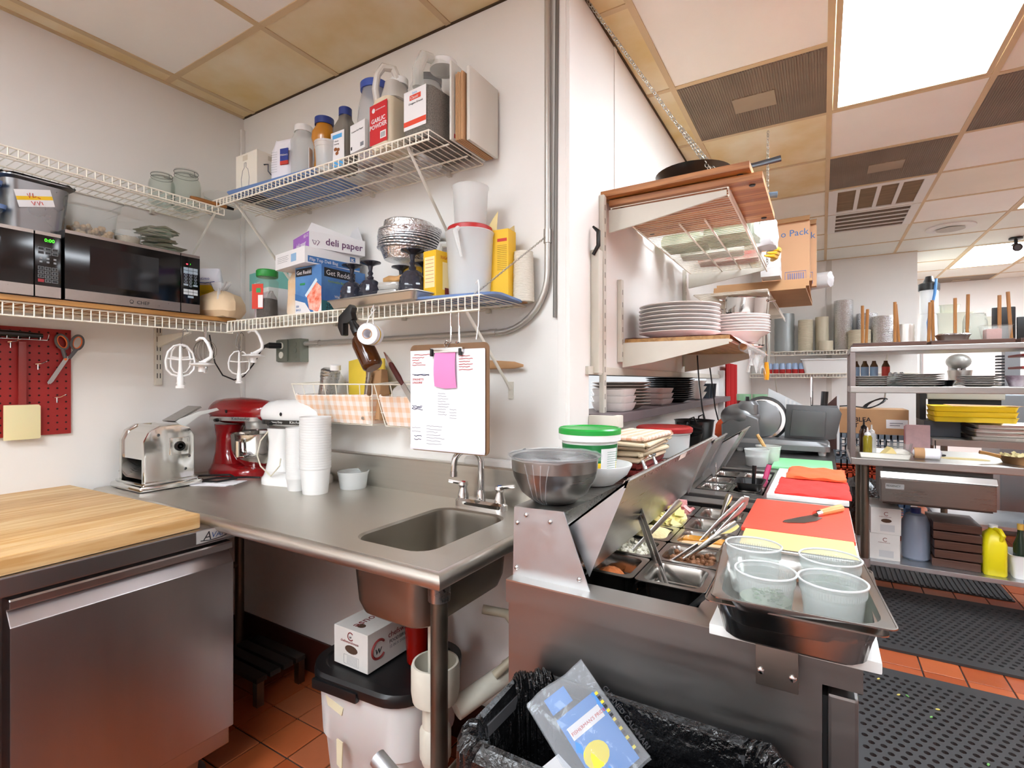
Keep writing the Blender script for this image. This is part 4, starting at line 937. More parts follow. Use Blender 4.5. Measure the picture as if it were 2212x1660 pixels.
wm = mixer('white stand mixer with black trim band beside the stacked cups', (-1.90, 1.385, TZ), 12, 'ececea', ('white', '161616'), False)
single('power_cord', MB().tube([(-2.06, 1.315, 1.10), (-2.09, 1.30, 1.06), (-2.09, 1.285, 1.0), (-2.05, 1.275, 0.96), (-1.98, 1.275, 0.925), (-1.93, 1.28, 0.97), (-1.93, 1.285, 1.0)], 0.003, 6).mv(0.06, 0, 0), M('cord_cream', 'd8d2bd', 0.5), 'cream power cord looped on the side of the white mixer', 'cord')
single('power_cord', MB().tube([(-2.33, 1.19, 0.90), (-2.27, 1.21, 0.905), (-2.20, 1.27, 0.905), (-2.12, 1.25, 0.90), (-2.16, 1.19, 0.892), (-2.25, 1.165, 0.891), (-2.22, 1.22, 0.897), (-2.13, 1.30, 0.897), (-2.08, 1.33, 0.895)], 0.0045, 6), BLACK, 'tangled black power cord in front of the red mixer', 'cord')
pp = single('loose_papers', MB().box(-0.08, -0.05, 0, 0.08, 0.05, 0.0015).box(-0.02, -0.03, 0.0015, 0.10, 0.06, 0.003), PAPER, 'white loose papers under the black cord on the steel table', 'paper', (-2.16, 1.185, TZ+0.0005), 25, smooth=False)
# stacked tubs
def tub_stack(label, loc, r, h, n, pitch, group, mat):
    """nested round tubs, each one an object"""
    prof = [(r*0.78, 0), (r*0.80, 0.003), (r*0.95, h-0.012), (r*0.97, h-0.011), (r, h-0.006), (r, h)]
    first = None
    for k in range(n):
        if first is None:
            first = single('plastic_tub', MB().pot(prof, 0.0012, 24), mat, nth(0, n) + ' ' + label, 'container', loc, 0, group)
        else:
            o = first.copy(); COL.objects.link(o); o.location = (loc[0], loc[1], loc[2]+k*pitch); o.rotation_euler = (0, 0, 0.7*k); o['label'] = nth(k, n) + ' ' + label
FROST2 = M('milky_plastic', 'eeeeec', 0.4, clear=0.12)
tub_stack('white plastic tub in the narrow stack by the mixer', (-1.765, 1.285, TZ), 0.043, 0.055, 23, 0.0086, 'narrow stack of white tubs', FROST2)
tub_stack('white plastic tub in the tall wide stack', (-1.657, 1.285, TZ), 0.058, 0.105, 20, 0.0098, 'tall stack of white tubs', FROST2)
deli('deli_tub', 'single empty frosted tub beside the tall stack of white tubs', (-1.607, 1.425, TZ), 0.062, 0.068, FROST)

# ---------------------------------------------------------------- back wall: outlet, conduit, baskets, clipboard
ob = thing('outlet_box', 'grey metal electrical box with one plug on the back wall', 'outlet', (-2.08, WB, 1.40))
OBM = M('galv_box', '8f968c', 0.4, 0.7, var=(10, 0.1))
MB().box(-0.085, -0.045, 0.0, 0.08, 0.0, 0.105).build('box', OBM, ob, bevel=0.003)
cv = MB().box(-0.085, -0.052, 0.003, -0.005, -0.045, 0.102).build('cover', OBM, ob, bevel=0.004)
for z in (0.032, 0.075): MB().lathe([(0.0155, 0), (0.0155, 0.003)], 14).rot('X', 90).mv(-0.045, -0.052, z).build('receptacle', M('outlet_ivory', 'e4e0d4', 0.4), cv)
for z in (0.025, 0.052, 0.08): MB().lathe([(0.011, 0), (0.011, 0.0015)], 14).rot('X', 90).mv(0.045, -0.045, z).build('knockout', OBM, ob)
single('plug_cord', MB().tube([(-2.125, 1.463, 1.475), (-2.15, 1.42, 1.475), (-2.175, 1.415, 1.472)], [0.013, 0.014, 0.007], 10).tube([(-2.17, 1.415, 1.472), (-2.20, 1.41, 1.45), (-2.24, 1.40, 1.39), (-2.30, 1.39, 1.335), (-2.36, 1.38, 1.318), (-2.42, 1.36, 1.34), (-2.45, 1.34, 1.40), (-2.46, 1.32, 1.53)], 0.0035, 6), BLACK, 'black plug and drooping cord leaving the wall outlet box', 'cord')
cd = thing('conduit', 'grey metal conduit running along the back wall and up to the ceiling', 'conduit', (-1.4, WB-0.018, 1.48))
def cx(*p): return [(x+1.4, y-(WB-0.018), z-1.48) for x, y, z in p]
CNM = M('conduit_grey', 'bdb9b2', 0.4, 0.6)
arc = [(-0.96 + 0.19*math.sin(R(a)), WB-0.018, 1.672 - 0.19*math.cos(R(a))) for a in range(0, 91, 10)]
MB().tube(cx((-2.0, WB-0.018, 1.482), *arc, (-0.77, WB-0.018, 1.79)), 0.0105, 12).build('pipe_bend', CNM, cd)
MB().tube(cx((-0.77, WB-0.018, 1.79), (-0.77, WB-0.018, CH-0.001)), 0.0105, 12).build('pipe_riser', CNM, cd)
MB().tube(cx((-0.77, WB-0.018, 1.765), (-0.77, WB-0.018, 1.81)), 0.0135, 12).build('coupling', CNM, cd)
for x in (-1.93, -1.62, -1.0): MB().tube(cx((x, WB-0.018, 1.482), (x+0.03, WB-0.018, 1.482)), 0.0128, 12).build('strap', CNM, cd)
MB().tube(cx((-0.745, WB-0.016, 1.52), (-0.735, WB-0.016, CH-0.001)), 0.0065, 8).build('thin_riser', M('thin_conduit', '77746f', 0.5, 0.6), cd)
# wire baskets
GING = gingham('gingham_orange', 'f0e6de', 'ecc3a0', 0.018, (0, 2))
def basket(label, x0, x1, posts):
    cxm = (x0+x1)/2; w = x1-x0
    t = thing('wire_basket', label, 'basket', (cxm, WB, 1.145)); hw = w/2
    wm_ = MB(); top = [(-hw-0.01, -0.002, 0.165), (-hw-0.015, -0.16, 0.155), (hw+0.01, -0.16, 0.155), (hw+0.01, -0.002, 0.165)]
    wm_.tube(top, 0.0028, 6, True)
    wm_.tube([(-hw+0.02, -0.004, 0.0), (-hw+0.02, -0.13, 0.0), (hw-0.02, -0.13, 0.0), (hw-0.02, -0.004, 0.0)], 0.0026, 6, True)
    for k in range(posts):
        f = k/(posts-1); wm_.tube([(-hw-0.012+f*(w+0.02), -0.16, 0.155), (-hw+0.02+f*(w-0.04), -0.133, 0.0), (-hw+0.02+f*(w-0.04), -0.004, 0.0), (-hw-0.01+f*(w+0.02), -0.003, 0.165)], 0.002, 5)
    for z in (0.05, 0.10): wm_.tube([(-hw+0.02*(1-z/0.15), -0.004, z), (-hw+0.02*(1-z/0.15)-0.01, -0.13-0.03*z/0.15, z), (hw-0.02*(1-z/0.15), -0.13-0.03*z/0.15, z), (hw-0.02*(1-z/0.15), -0.004, z)], 0.0016, 5)
    wm_.build('wire_frame', WHITEW, t)
    rg = []
    for z, ins in ((0.004, 0.024), (0.05, 0.016), (0.112, 0.006)):
        q = []
        pts = rrect(w-2*ins, 0.145-ins+0.01*z/0.1, 0.02, 4)
        for i, (x, y) in enumerate(pts): q.append((x + 0.0025*math.sin(i*2.1+z*90), y-0.078-0.01*z/0.1 + 0.002*math.cos(i*3.3+z*40), z + (0.004*math.sin(i*1.7) if z > 0.1 else 0)))
        rg.append(q)
    inn = [[(x*0.97, (y+0.078)*0.95-0.078, z+0.003) for x, y, z in q] for q in rg][::-1]
    MB().loft(rg + inn, True, True).build('gingham_liner', GING, t)
    return t
basket('white wire basket lined with orange gingham cloth, left of the clipboard', -1.885, -1.435, 8)
basket('second gingham-lined wire basket half hidden behind the clipboard', -1.405, -1.02, 6)
by, bz = 1.425, 1.165
t = thing('shaker_tin', 'tilted ribbed metal shaker tin in the left wire basket', 'shaker', (-1.775, by, bz+0.03), 0, rot=(0, R(12), 0))
MB().lathe([(0.036, 0), (0.036, 0.13), (0.039, 0.133), (0.039, 0.14), (0.037, 0.142), (0.039, 0.145), (0.039, 0.152), (0.037, 0.154), (0.039, 0.157), (0.039, 0.165), (0.03, 0.172)], 24).build('tin', ST, t)
t = thing('clear_bottle', 'clear plastic bottle with white cap in the left wire basket', 'bottle', (-1.685, by-0.02, bz), 0, rot=(R(4), R(4), 0))
MB().lathe([(0.035, 0), (0.047, 0.01), (0.047, 0.11), (0.038, 0.15), (0.020, 0.18), (0.018, 0.195)], 24).build('bottle', CLEARP, t)
MB().lathe([(0.021, 0.192), (0.021, 0.212), (0.018, 0.214)], 18).build('cap', WHITE, t)
for k, (x, rx, ry) in enumerate(((-1.585, -4, -9), (-1.53, 3, 4), (-1.50, 2, -16))):
    single('yellow_packet', MB().stack([(rrect(0.10, 0.012, 0.004, 2), 0), (rrect(0.115, 0.024, 0.008, 2), 0.06), (rrect(0.10, 0.010, 0.004, 2), 0.24)]), M('packet_yellow', 'e3c53e', 0.5, var=(12, 0.15)),
           ('yellow paper packet standing behind the clear bottle', 'yellow paper packet leaning behind the spray bottle', 'yellow paper packet furthest right in the left basket')[k], 'packet', (x, by+0.02+0.022*k, bz), 0, 'yellow packets in the basket', rot=(R(rx), R(ry), 0))
single('folding_tool', MB().box(-0.008, -0.01, 0, 0.008, 0.01, 0.19), ST, 'grey steel folding tool handle in the left wire basket', 'tool', (-1.495, by-0.045, bz), 0, rot=(0, R(9), 0), bevel=0.004)
single('brown_bag', MB().stack([(rrect(0.07, 0.05, 0.01, 3), 0), (rrect(0.08, 0.055, 0.01, 3), 0.11), (rrect(0.07, 0.04, 0.01, 3), 0.19)]).jit(0.003, 4), CARD, 'brown snack bag at the right end of the left basket', 'bag', (-1.465, by-0.005, bz))
cl_ = MB()
for k, (x, z, r) in enumerate(((-1.33, 1.24, 0.055), (-1.28, 1.20, 0.06), (-1.22, 1.25, 0.055))): cl_.ball((x, 1.42, z), (r, 0.045, r*1.1), 14, 8)
single('white_cloth', cl_.jit(0.003, 2), M('cloth_white', 'e4e2dc', 0.9, bump=(20, 0.4)), 'bundled white cloth stuffed in the basket behind the clipboard', 'cloth')
t = thing('table_knife', 'knife with dark red handle poking out beside the clipboard', 'knife', (-1.27, 1.35, 1.30), 0, rot=(0, R(-38), 0))
MB().tube([(0, 0, 0), (0, 0, 0.03), (0, 0, 0.09), (0, 0, 0.10)], [0.008, 0.012, 0.011, 0.006], 10, flat=0.6).build('handle', M('handle_dark_red', '5c201c', 0.35), t)
MB().prism([(-0.010, 0.095), (0.010, 0.095), (0.004, 0.145), (0.0, 0.15)], 'y', -0.002, 0.002).build('bolster', CHROME, t)
MB().box(-0.01, -0.002, -0.08, 0.01, 0.002, 0.0).build('blade', ST, t)
# amber spray bottle hooked on the shelf lip
t = thing('spray_bottle', 'amber spray bottle with black trigger hooked on the lower shelf edge', 'spray bottle', (-1.268, 1.205, 1.365), 0, rot=(0, R(-31), R(4)))
AMB = M('amber_glass', '4a2408', 0.12, clear=0.18)
MB().lathe([(0.026, -0.012), (0.033, -0.004), (0.034, 0.005), (0.034, 0.085), (0.028, 0.105), (0.014, 0.118), (0.013, 0.128)], 28).build('bottle', AMB, t)
h = MB().lathe([(0.0165, 0.125), (0.0165, 0.150), (0.013, 0.158), (0.012, 0.175)], 16).build('collar', BLACK, t)
MB().prism([(-0.048, 0.148), (-0.058, 0.152), (-0.056, 0.185), (-0.035, 0.215), (0.03, 0.222), (0.034, 0.205), (0.02, 0.196), (0.014, 0.172), (-0.012, 0.172), (-0.028, 0.182)], 'y', -0.013, 0.013).build('trigger_head', BLACK, t, bevel=0.005)
t = thing('label_roll', 'roll of white and yellow date labels tied under the lower shelf', 'label roll', (-1.245, 1.175, 1.462), 24)
MB().lathe([(0.014, -0.026), (0.034, -0.026), (0.034, 0.026), (0.014, 0.026), (0.014, -0.026)], 28, cap0=False, cap1=False).rot('X', 90).build('paper_roll', PAPER, t)
MB().lathe([(0.0142, -0.027), (0.0165, -0.027), (0.0165, 0.027), (0.0142, 0.027), (0.0142, -0.027)], 20, cap0=False, cap1=False).rot('X', 90).build('core', CARD, t)
MB().lathe([(0.0343, -0.004), (0.0343, 0.004)], 28, cap0=False, cap1=False).rot('X', 90).build('yellow_band', YEL, t)
MB().tube([(-0.0, -0.03, 0.03), (0.0, -0.012, 0.055), (0.004, 0.03, 0.085), (0.0, 0.03, 0.10), (-0.006, 0.02, 0.08), (0, 0.03, 0.03)], 0.0018, 5).build('tie', WHITE, t)
# clipboard
cbx, cby = -0.968, 1.225
for x in (-0.967, -0.936): single('hanging_rod', MB().tube([(x, 1.238, LZ-0.036), (x, 1.238, 1.43), (x, 1.225, 1.42), (x, 1.222, 1.43)], 0.003, 6), CHROME,
                                 ('left' if x < -0.95 else 'right') + ' thin steel hanging rod above the clipboard', 'hook')
t = thing('clipboard', 'brown clipboard with handwritten white sheets and a pink note, hung above the faucet', 'clipboard', (cbx, cby, 1.095))
MB().stack([(rrect(0.30, 0.33, 0.018, 5), -0.0018), (rrect(0.30, 0.33, 0.018, 5), 0.0018)]).rot('X', 90).mv(0, 0, 0.165).build('board', M('hardboard', '7d5c3f', 0.6, var=(20, 0.15)), t)
for k in range(5): MB().box(-0.148+0.001*k, -0.0035-0.0009*k, 0.003+0.002*k, 0.136+0.001*k, -0.0028-0.0009*k, 0.312-0.001*k).build('paper_sheet', PAPER, t, smooth=False)
c = MB().box(-0.058, -0.017, 0.302, 0.066, -0.004, 0.318).build('clip', CHROME, t, bevel=0.004)
MB().box(-0.054, -0.021, 0.292, -0.046, -0.012, 0.314).box(0.054, -0.021, 0.292, 0.062, -0.012, 0.314).build('clip_jaw', BLACK, c, bevel=0.002)
MB().tube([(0.0, -0.008, 0.315), (-0.008, -0.008, 0.328), (0.0, -0.008, 0.338), (0.008, -0.008, 0.328)], 0.002, 6, True).build('hang_loop', CHROME, c)
rg = []
for k in range(7):
    z = 0.312-0.115*k/6; y = -0.0095-0.0005*k-0.006*math.sin(k/6*PI)
    rg.append([(-0.040-0.001*k+0.006*(k/6), y-0.003, z+0.004*(k == 6)), (0.0, y-0.0015, z-0.003*k/6), (0.036+0.005*k/6, y, z), (0.036+0.005*k/6, y+0.0008, z), (0.0, y-0.0005, z-0.003*k/6), (-0.040-0.001*k+0.006*(k/6), y-0.002, z+0.004*(k == 6))])
MB().loft(rg).build('pink_note', M('note_pink', 'e58abf', 0.8), t)
F = Face(t, (-0.148, -0.0075, 0.003), (1, 0, 0), (0, 0, 1)); rd = random.Random(12)
def scrib(x0, x1, y, dy=0.0012): return [(x0+(x1-x0)*k/8, y+rd.uniform(-dy, dy)) for k in range(9)]
F.strokes('red_notes', [scrib(0.02, 0.085, 0.296), scrib(0.012, 0.06, 0.287), scrib(0.012, 0.04, 0.279), scrib(0.014, 0.05, 0.271), scrib(0.012, 0.065, 0.264)] + [scrib(0.195, 0.235+0.01*(k % 2), 0.288-0.008*k) for k in range(6)], 0.0009, INKR)
F.text('SPAGHETTI', 0.012, 0.216, 0.009, INKR, shear=0.2); F.text('LINGUINE', 0.012, 0.206, 0.009, INKR, shear=0.2)
F.strokes('ink_notes', [scrib(0.012, 0.08, 0.234, 0.0008), scrib(0.02, 0.08, 0.232, 0.0015), scrib(0.012, 0.052, 0.135, 0.003), scrib(0.012, 0.05, 0.130, 0.003), scrib(0.010, 0.054, 0.125, 0.003), scrib(0.02, 0.05, 0.042, 0.002), scrib(0.02, 0.048, 0.032, 0.002)], 0.0009, M('ink_navy', '23264a', 0.6))
F.strokes('pencil_notes', [scrib(0.115, 0.15+rd.uniform(-0.01, 0.012), 0.176-0.008*k) for k in range(9)] + [scrib(0.16, 0.185, 0.128-0.0085*k) for k in range(4)] + [scrib(0.07, 0.11+rd.uniform(0, 0.03), 0.075-0.009*k) for k in range(7)] + [scrib(0.01, 0.045, 0.068-0.011*k) for k in range(2)], 0.0005, INKG)
# leaning paddle and white tray near the faucet
single('wooden_peel', MB().tube([(-0.10, 0, 0.004), (0.0, 0, 0.002), (0.10, 0, -0.001), (0.135, 0, -0.003)], [0.014, 0.016, 0.012, 0.004], 10, flat=0.5), CARD, 'brown wooden peel handle sticking out behind the clipboard', 'utensil', (-0.99, 1.485, 1.367))
single('white_tray', MB().stack([(rrect(0.20, 0.02, 0.008, 3), 0), (rrect(0.205, 0.024, 0.009, 3), 0.018), (rrect(0.19, 0.014, 0.006, 3), 0.026)]), WHITE, 'white plastic tray lying on the backsplash behind the faucet', 'tray', (-1.0, 1.494, TZ+0.1305))
single('cable_tie', MB().tube([(-0.88, 1.245, 1.60), (-0.868, 1.24, 1.61), (-0.862, 1.236, 1.59), (-0.864, 1.236, 1.48), (-0.872, 1.236, 1.435)], 0.0018, 5), WHITE, 'white cable tie dangling from the right end of the lower shelf', 'cable tie')
# ---------------------------------------------------------------- on the lower back shelf
SZ = LZ + 0.004
def carton(name, label, loc, rz, w, d, h, mat, cat='box', group=None, bevel=0.0012):
    t = thing(name, label, cat, loc, rz, group)
    MB().box(-w/2, -d/2, 0, w/2, d/2, h).build('carton', mat, t, smooth=False, bevel=bevel)
    return (t,) + boxf(w, d)(t)
def sack(mb, w, d, h, top=0.4, j=0.004, seed=1):
    return mb.stack([(rrect(w*0.9, d*0.9, 0.02, 4), 0), (rrect(w, d, 0.025, 4), h*0.12), (rrect(w*1.03, d*1.03, 0.03, 4), h*0.45), (rrect(w*0.98, d*0.85, 0.025, 4), h*0.75), (rrect(w*0.9, d*top, 0.012, 4), h*0.92), (rrect(w*0.86, d*top*0.5, 0.008, 4), h)]).jit(j, seed)
t = thing('flour_bag', 'yellow and white paper flour bag beside the right microwave', 'bag', (-2.385, 1.285, LZ+0.0235), 30)
sack(MB(), 0.105, 0.07, 0.235, 0.5, 0.002, 3).build('paper_bag', M('bag_white', 'eceaf0', 0.7), t)
F = Face(t, (-0.05, -0.037, 0), (1, 0, 0), (0, 0, 1)); F.poly('yellow_panel', [(0.005, 0.02), (0.095, 0.02), (0.09, 0.155), (0.012, 0.155)], YEL, lift=0.003, th=0.004)
F.text('antimo', 0.014, 0.178, 0.020, M('bag_navy', '2a3f8f', 0.6), lift=0.004); F.strokes('blue_line', [[(0.008, 0.168), (0.05, 0.164), (0.092, 0.170)]], 0.0018, M('bag_navy', '2a3f8f', 0.6), lift=0.003)
F.strokes('small_print', [[(0.03, 0.128), (0.07, 0.128)], [(0.032, 0.12), (0.066, 0.12)]], 0.001, M('print_ochre', 'a88a18', 0.7), lift=0.0035); F.rect('panel_picture', 0.03, 0.04, 0.045, 0.05, M('print_lemon', 'f3e694', 0.7), lift=0.0036, th=0.001)
t = thing('flour_sack', 'knotted clear bag of tan flour in front of the yellow bag', 'bag', (-2.235, 1.245, LZ+0.022), 20)
mb = MB().stack([(rrect(0.17, 0.10, 0.04, 5), 0), (rrect(0.205, 0.135, 0.05, 5), 0.025), (rrect(0.20, 0.13, 0.05, 5), 0.06), (rrect(0.16, 0.10, 0.04, 5), 0.09), (rrect(0.08, 0.05, 0.02, 5), 0.108), (rrect(0.03, 0.02, 0.008, 5), 0.118)]).jit(0.004, 8)
mb.build('flour', M('flour_tan', 'e2c7a2', 0.6, var=(8, 0.15)), t)
MB().stack([(rrect(0.03, 0.022, 0.009, 5), 0.116), (rrect(0.05, 0.035, 0.01, 5), 0.128), (rrect(0.095, 0.05, 0.02, 5), 0.15)], cap1=False).jit(0.006, 9).build('knotted_top', M('bag_film', 'e9e9ea', 0.15, clear=0.5), t)
MB().tube([(0.02, -0.03, 0.12), (0.04, -0.055, 0.07), (0.06, -0.06, 0.02)], [0.006, 0.008, 0.004], 6).build('bag_tail', M('bag_film', 'e9e9ea', 0.15, clear=0.5), t)
t, f1, f2 = carton('tea_box', 'teal and white box behind the coffee jar', (-2.20, 1.45, SZ), -8, 0.19, 0.09, 0.245, CARDW)
f1.rect('teal_band', 0, 0.165, 0.19, 0.08, M('teal_print', '79b9ae', 0.6)); f2.rect('teal_band', 0, 0.165, 0.09, 0.08, M('teal_print', '79b9ae', 0.6)); f1.strokes('small_print', [[(0.05, 0.195), (0.11, 0.195)]], 0.0016, CARDW)
f1.rect('leaf_mark', 0.10, 0.09, 0.018, 0.012, M('leaf_green', '2f8f55', 0.6))
t = thing('coffee_jar', 'glass instant coffee jar with green lid and red label', 'jar', (-1.945, 1.275, SZ), 20)
MB().stack([(rrect(0.070, 0.070, 0.022, 6), 0), (rrect(0.076, 0.076, 0.024, 6), 0.006), (rrect(0.070, 0.070, 0.024, 6), 0.07), (rrect(0.078, 0.078, 0.026, 6), 0.15), (rrect(0.062, 0.062, 0.028, 6), 0.162), (rrect(0.060, 0.060, 0.028, 6), 0.172)]).build('glass', GLASS, t)
MB().stack([(rrect(0.068, 0.068, 0.02, 6), 0.004), (rrect(0.066, 0.066, 0.02, 6), 0.078)]).build('coffee', M('coffee_brown', '2e140b', 0.8, bump=(200, 0.5)), t)
MB().lathe([(0.040, 0.168), (0.042, 0.172), (0.042, 0.192), (0.038, 0.197), (0.01, 0.199)], 28).build('lid', M('lid_green', '2c8f3d', 0.4), t)
F = Face(t, (-0.039, -0.039, 0), (1, 0, 0), (0, 0, 1)); F.rect('label', 0.0, 0.035, 0.050, 0.10, M('label_red', 'cf3d2a', 0.5), lift=0.0015, th=0.002)
F.rect('label_white', 0.028, 0.04, 0.022, 0.05, CARDW, lift=0.0022, th=0.001); F.rect('label_green', 0.02, 0.10, 0.02, 0.018, M('leaf_green', '2f8f55', 0.6), lift=0.0022, th=0.001)
single('paper_bag', sack(MB(), 0.07, 0.09, 0.20, 0.3, 0.004, 6), M('bag_cream', 'e6dccc', 0.75, var=(10, 0.2), col2='d8b48c'), 'crumpled cream paper bag between coffee jar and blue box', 'bag', (-1.835, 1.345, SZ), 15)
single('paper_bag', sack(MB(), 0.09, 0.07, 0.13, 0.4, 0.004, 7), M('bag_plum', 'e3dfe0', 0.6, var=(9, 0.4), col2='7a2d4a'), 'white bag with plum print behind the flour sack', 'bag', (-2.06, 1.345, SZ), 0)
t, f1, f2 = carton('bag_box', 'blue carton of reclosable bags with orange picture', (-1.69, 1.385, SZ), 0, 0.155, 0.215, 0.186, M('box_blue', '24509a', 0.55, var=(6, 0.25), col2='5f93c4'))
GB = M('print_teal_deep', '2a6c74', 0.6)
f1.rect('white_base', 0.0, 0.0, 0.155, 0.06, CARDW); f1.poly('blue_swoop', [(0, 0.06), (0.06, 0.045), (0.10, 0.0), (0.115, 0.0), (0.075, 0.062), (0, 0.085)], INKB, lift=0.0008)
f1.rect('title_bar', 0.005, 0.150, 0.095, 0.03, INK, lift=0.0008); f1.text('Get Reddi', 0.01, 0.157, 0.021, CARDW, lift=0.0013)
f1.poly('salmon_picture', [(0.085, 0.02), (0.135, 0.005), (0.155, 0.04), (0.155, 0.10), (0.12, 0.125), (0.07, 0.075)], M('print_orange', 'e0603a', 0.6, var=(60, 0.4), col2='f3c9b8'), lift=0.0010)
f1.poly('bag_picture', [(0.060, 0.075), (0.125, 0.135), (0.133, 0.125), (0.068, 0.066)], M('print_pale', 'cfe0ec', 0.5), lift=0.0012); f1.rect('green_tag', 0.03, 0.115, 0.03, 0.008, M('leaf_green', '2f8f55', 0.6), lift=0.0012)
f1.text('250', 0.006, 0.03, 0.012, INKB, lift=0.0013); f1.text('BAGS', 0.006, 0.016, 0.012, INKB, lift=0.0013)
f2.rect('green_base', 0, 0, 0.215, 0.05, GB); f2.rect('title_bar', 0.012, 0.142, 0.15, 0.034, INK, lift=0.0008); f2.text('Get Reddi', 0.02, 0.149, 0.028, CARDW, lift=0.0013)
f2.text('Reclosable Bags', 0.03, 0.122, 0.013, M('print_lime', '8fb04a', 0.6)); f2.text('With Write-On Block', 0.06, 0.065, 0.014, CARDW); f2.text('250', 0.02, 0.022, 0.024, INK); f2.text('BAGS', 0.02, 0.006, 0.018, INK)
t, f1, f2 = carton('deli_bag_box', 'flat white flip-top deli bag box on the blue carton', (-1.745, 1.365, SZ+0.187), -9, 0.235, 0.235, 0.062, CARDW)
f1.rect('barcode_patch', 0.13, 0.016, 0.04, 0.03, M('print_sky', '8fb4d6', 0.6)); f1.strokes('print_lines', [[(0.02, 0.045-0.007*k), (0.11-0.01*(k % 2), 0.045-0.007*k)] for k in range(4)], 0.0006, INKG)
f2.rect('blue_stripe', 0.012, 0.004, 0.223, 0.024, INKB); f2.text('Flip Top Deli Bag', 0.018, 0.010, 0.017, CARDW)
f2.rect('brand_mark', 0.19, 0.034, 0.024, 0.02, INKB); f2.text('IK', 0.193, 0.036, 0.018, CARDW, bold=0.0004)
t, f1, f2 = carton('deli_paper_box', 'open purple and white deli paper box on top of the flat box', (-1.70, 1.385, SZ+0.2495), -17, 0.17, 0.225, 0.062, CARDW)
PUR = M('box_purple', '9a63b8', 0.6); DPU = M('print_plum', '5c2a58', 0.6)
f1.rect('purple_end', 0, 0, 0.17, 0.06, PUR); f1.text('deli paper', 0.035, 0.014, 0.026, CARDW, bold=0.0003); f1.text('HD-12', 0.115, 0.042, 0.017, CARDW)
f2.text('deli paper', 0.062, 0.018, 0.038, DPU, bold=0.0003); f2.strokes('leaf_logo', [[(0.02, 0.012), (0.012, 0.028), (0.028, 0.026), (0.022, 0.012)], [(0.03, 0.01), (0.04, 0.026), (0.032, 0.03)]], 0.0012, DPU)
MB().prism([(-0.112, 0.062), (-0.095, 0.10), (0.10, 0.066), (0.112, 0.062)], 'x', 0.060, 0.063).build('open_flap', CARDW, t, smooth=False)
MB().prism([(-0.07, 0.062), (0.083, 0.062), (0.05, 0.125), (-0.01, 0.12)], 'y', 0.10, 0.103).build('raised_flap', CARDW, t, smooth=False)
# baking tray with upturned goblets
tr_ = thing('sheet_tray', 'small aluminium sheet tray under the upturned goblets', 'tray', (-1.285, 1.315, SZ+0.001), -3)
ALU = steel('dull_aluminium', 'cdc8c0', 0.38, (5, 5, 5))
MB().shell([(rr(0.40, 0.20, 0.012), 0), (rr(0.425, 0.22, 0.016), 0.022), (rr(0.437, 0.232, 0.018), 0.024), (rr(0.437, 0.232, 0.018), 0.027)], 0.0015).build('tray', ALU, tr_)
GOB = M('smoked_glass', '3c3d48', 0.06, clear=0.28)
def goblet(label, loc, s=1.0):
    t = thing('goblet', label, 'goblet', loc, 0, 'smoked glass goblets')
    pr = [(0.034, 0.0), (0.039, 0.02), (0.041, 0.045), (0.037, 0.075), (0.024, 0.094), (0.010, 0.101)]
    mb = MB(); N = 22; rows = 12; vs = []
    def R_(z):
        for (r0, z0), (r1, z1) in zip(pr, pr[1:]):
            if z0 <= z <= z1: return r0+(r1-r0)*(z-z0)/(z1-z0)
        return pr[-1][0]
    rings = []
    for j in range(rows+1):
        z = 0.101*j/rows; rr3 = R_(z)
        rings.append([((rr3*(1+0.05*(1 if (i+j) % 2 else -1)*(0.2 < j/rows+0.15 < 1)))*math.cos(2*PI*i/N)*s, (rr3*(1+0.05*(1 if (i+j) % 2 else -1)*(0.2 < j/rows+0.15 < 1)))*math.sin(2*PI*i/N)*s, z*s) for i in range(N)])
    mb.loft(rings, False, True); mb.build('bowl', GOB, t, ang=15)
    MB().lathe([(0.010*s, 0.100*s), (0.012*s, 0.106*s), (0.006*s, 0.112*s), (0.010*s, 0.120*s), (0.006*s, 0.128*s), (0.009*s, 0.145*s), (0.02*s, 0.151*s), (0.036*s, 0.156*s), (0.036*s, 0.159*s)], 20).build('stem_and_foot', GOB, t)
gz = SZ + 0.0032
goblet('leftmost upturned smoked goblet on the sheet tray', (-1.455, 1.285, gz))
goblet('second upturned smoked goblet from the left on the sheet tray', (-1.372, 1.295, gz), 1.02)
goblet('rear upturned goblet behind the glass cubes', (-1.31, 1.385, gz), 0.98)
goblet('large upturned goblet at the right end of the sheet tray', (-1.165, 1.285, gz), 1.1)
goblet('upturned goblet standing behind the large right one', (-1.19, 1.372, gz), 0.95)
CUB = M('facet_glass', 'c9c6c0', 0.08, clear=0.35)
for k in range(3):
    single('glass_cup', MB().stack([(rrect(0.078, 0.078, 0.012, 2), 0), (rrect(0.086, 0.086, 0.014, 2), 0.012), (rrect(0.080, 0.080, 0.012, 2), 0.024)]), CUB,
           ('bottom', 'middle', 'top')[k] + ' faceted square glass dish in the stack between the goblets', 'glass dish', (-1.268, 1.30, gz+0.0255*k), 10*k, 'stack of square glass dishes')
single('wrapped_cookies', MB().tube([(-0.05, 0, 0), (-0.03, 0, 0.004), (0.0, 0, 0), (0.03, 0, 0.004), (0.05, 0, 0)], [0.010, 0.014, 0.013, 0.014, 0.010], 10).jit(0.0015), M('cookie_tan', 'c99a62', 0.5, var=(30, 0.3)), 'wrapped tan cookies lying on the stacked glass dishes', 'cookies', (-1.26, 1.31, gz+0.0905), 10)
t = thing('yellow_tub', 'clear tub with yellow lid behind the goblets, carrying the foil pans', 'container', (-1.30, 1.455, SZ))
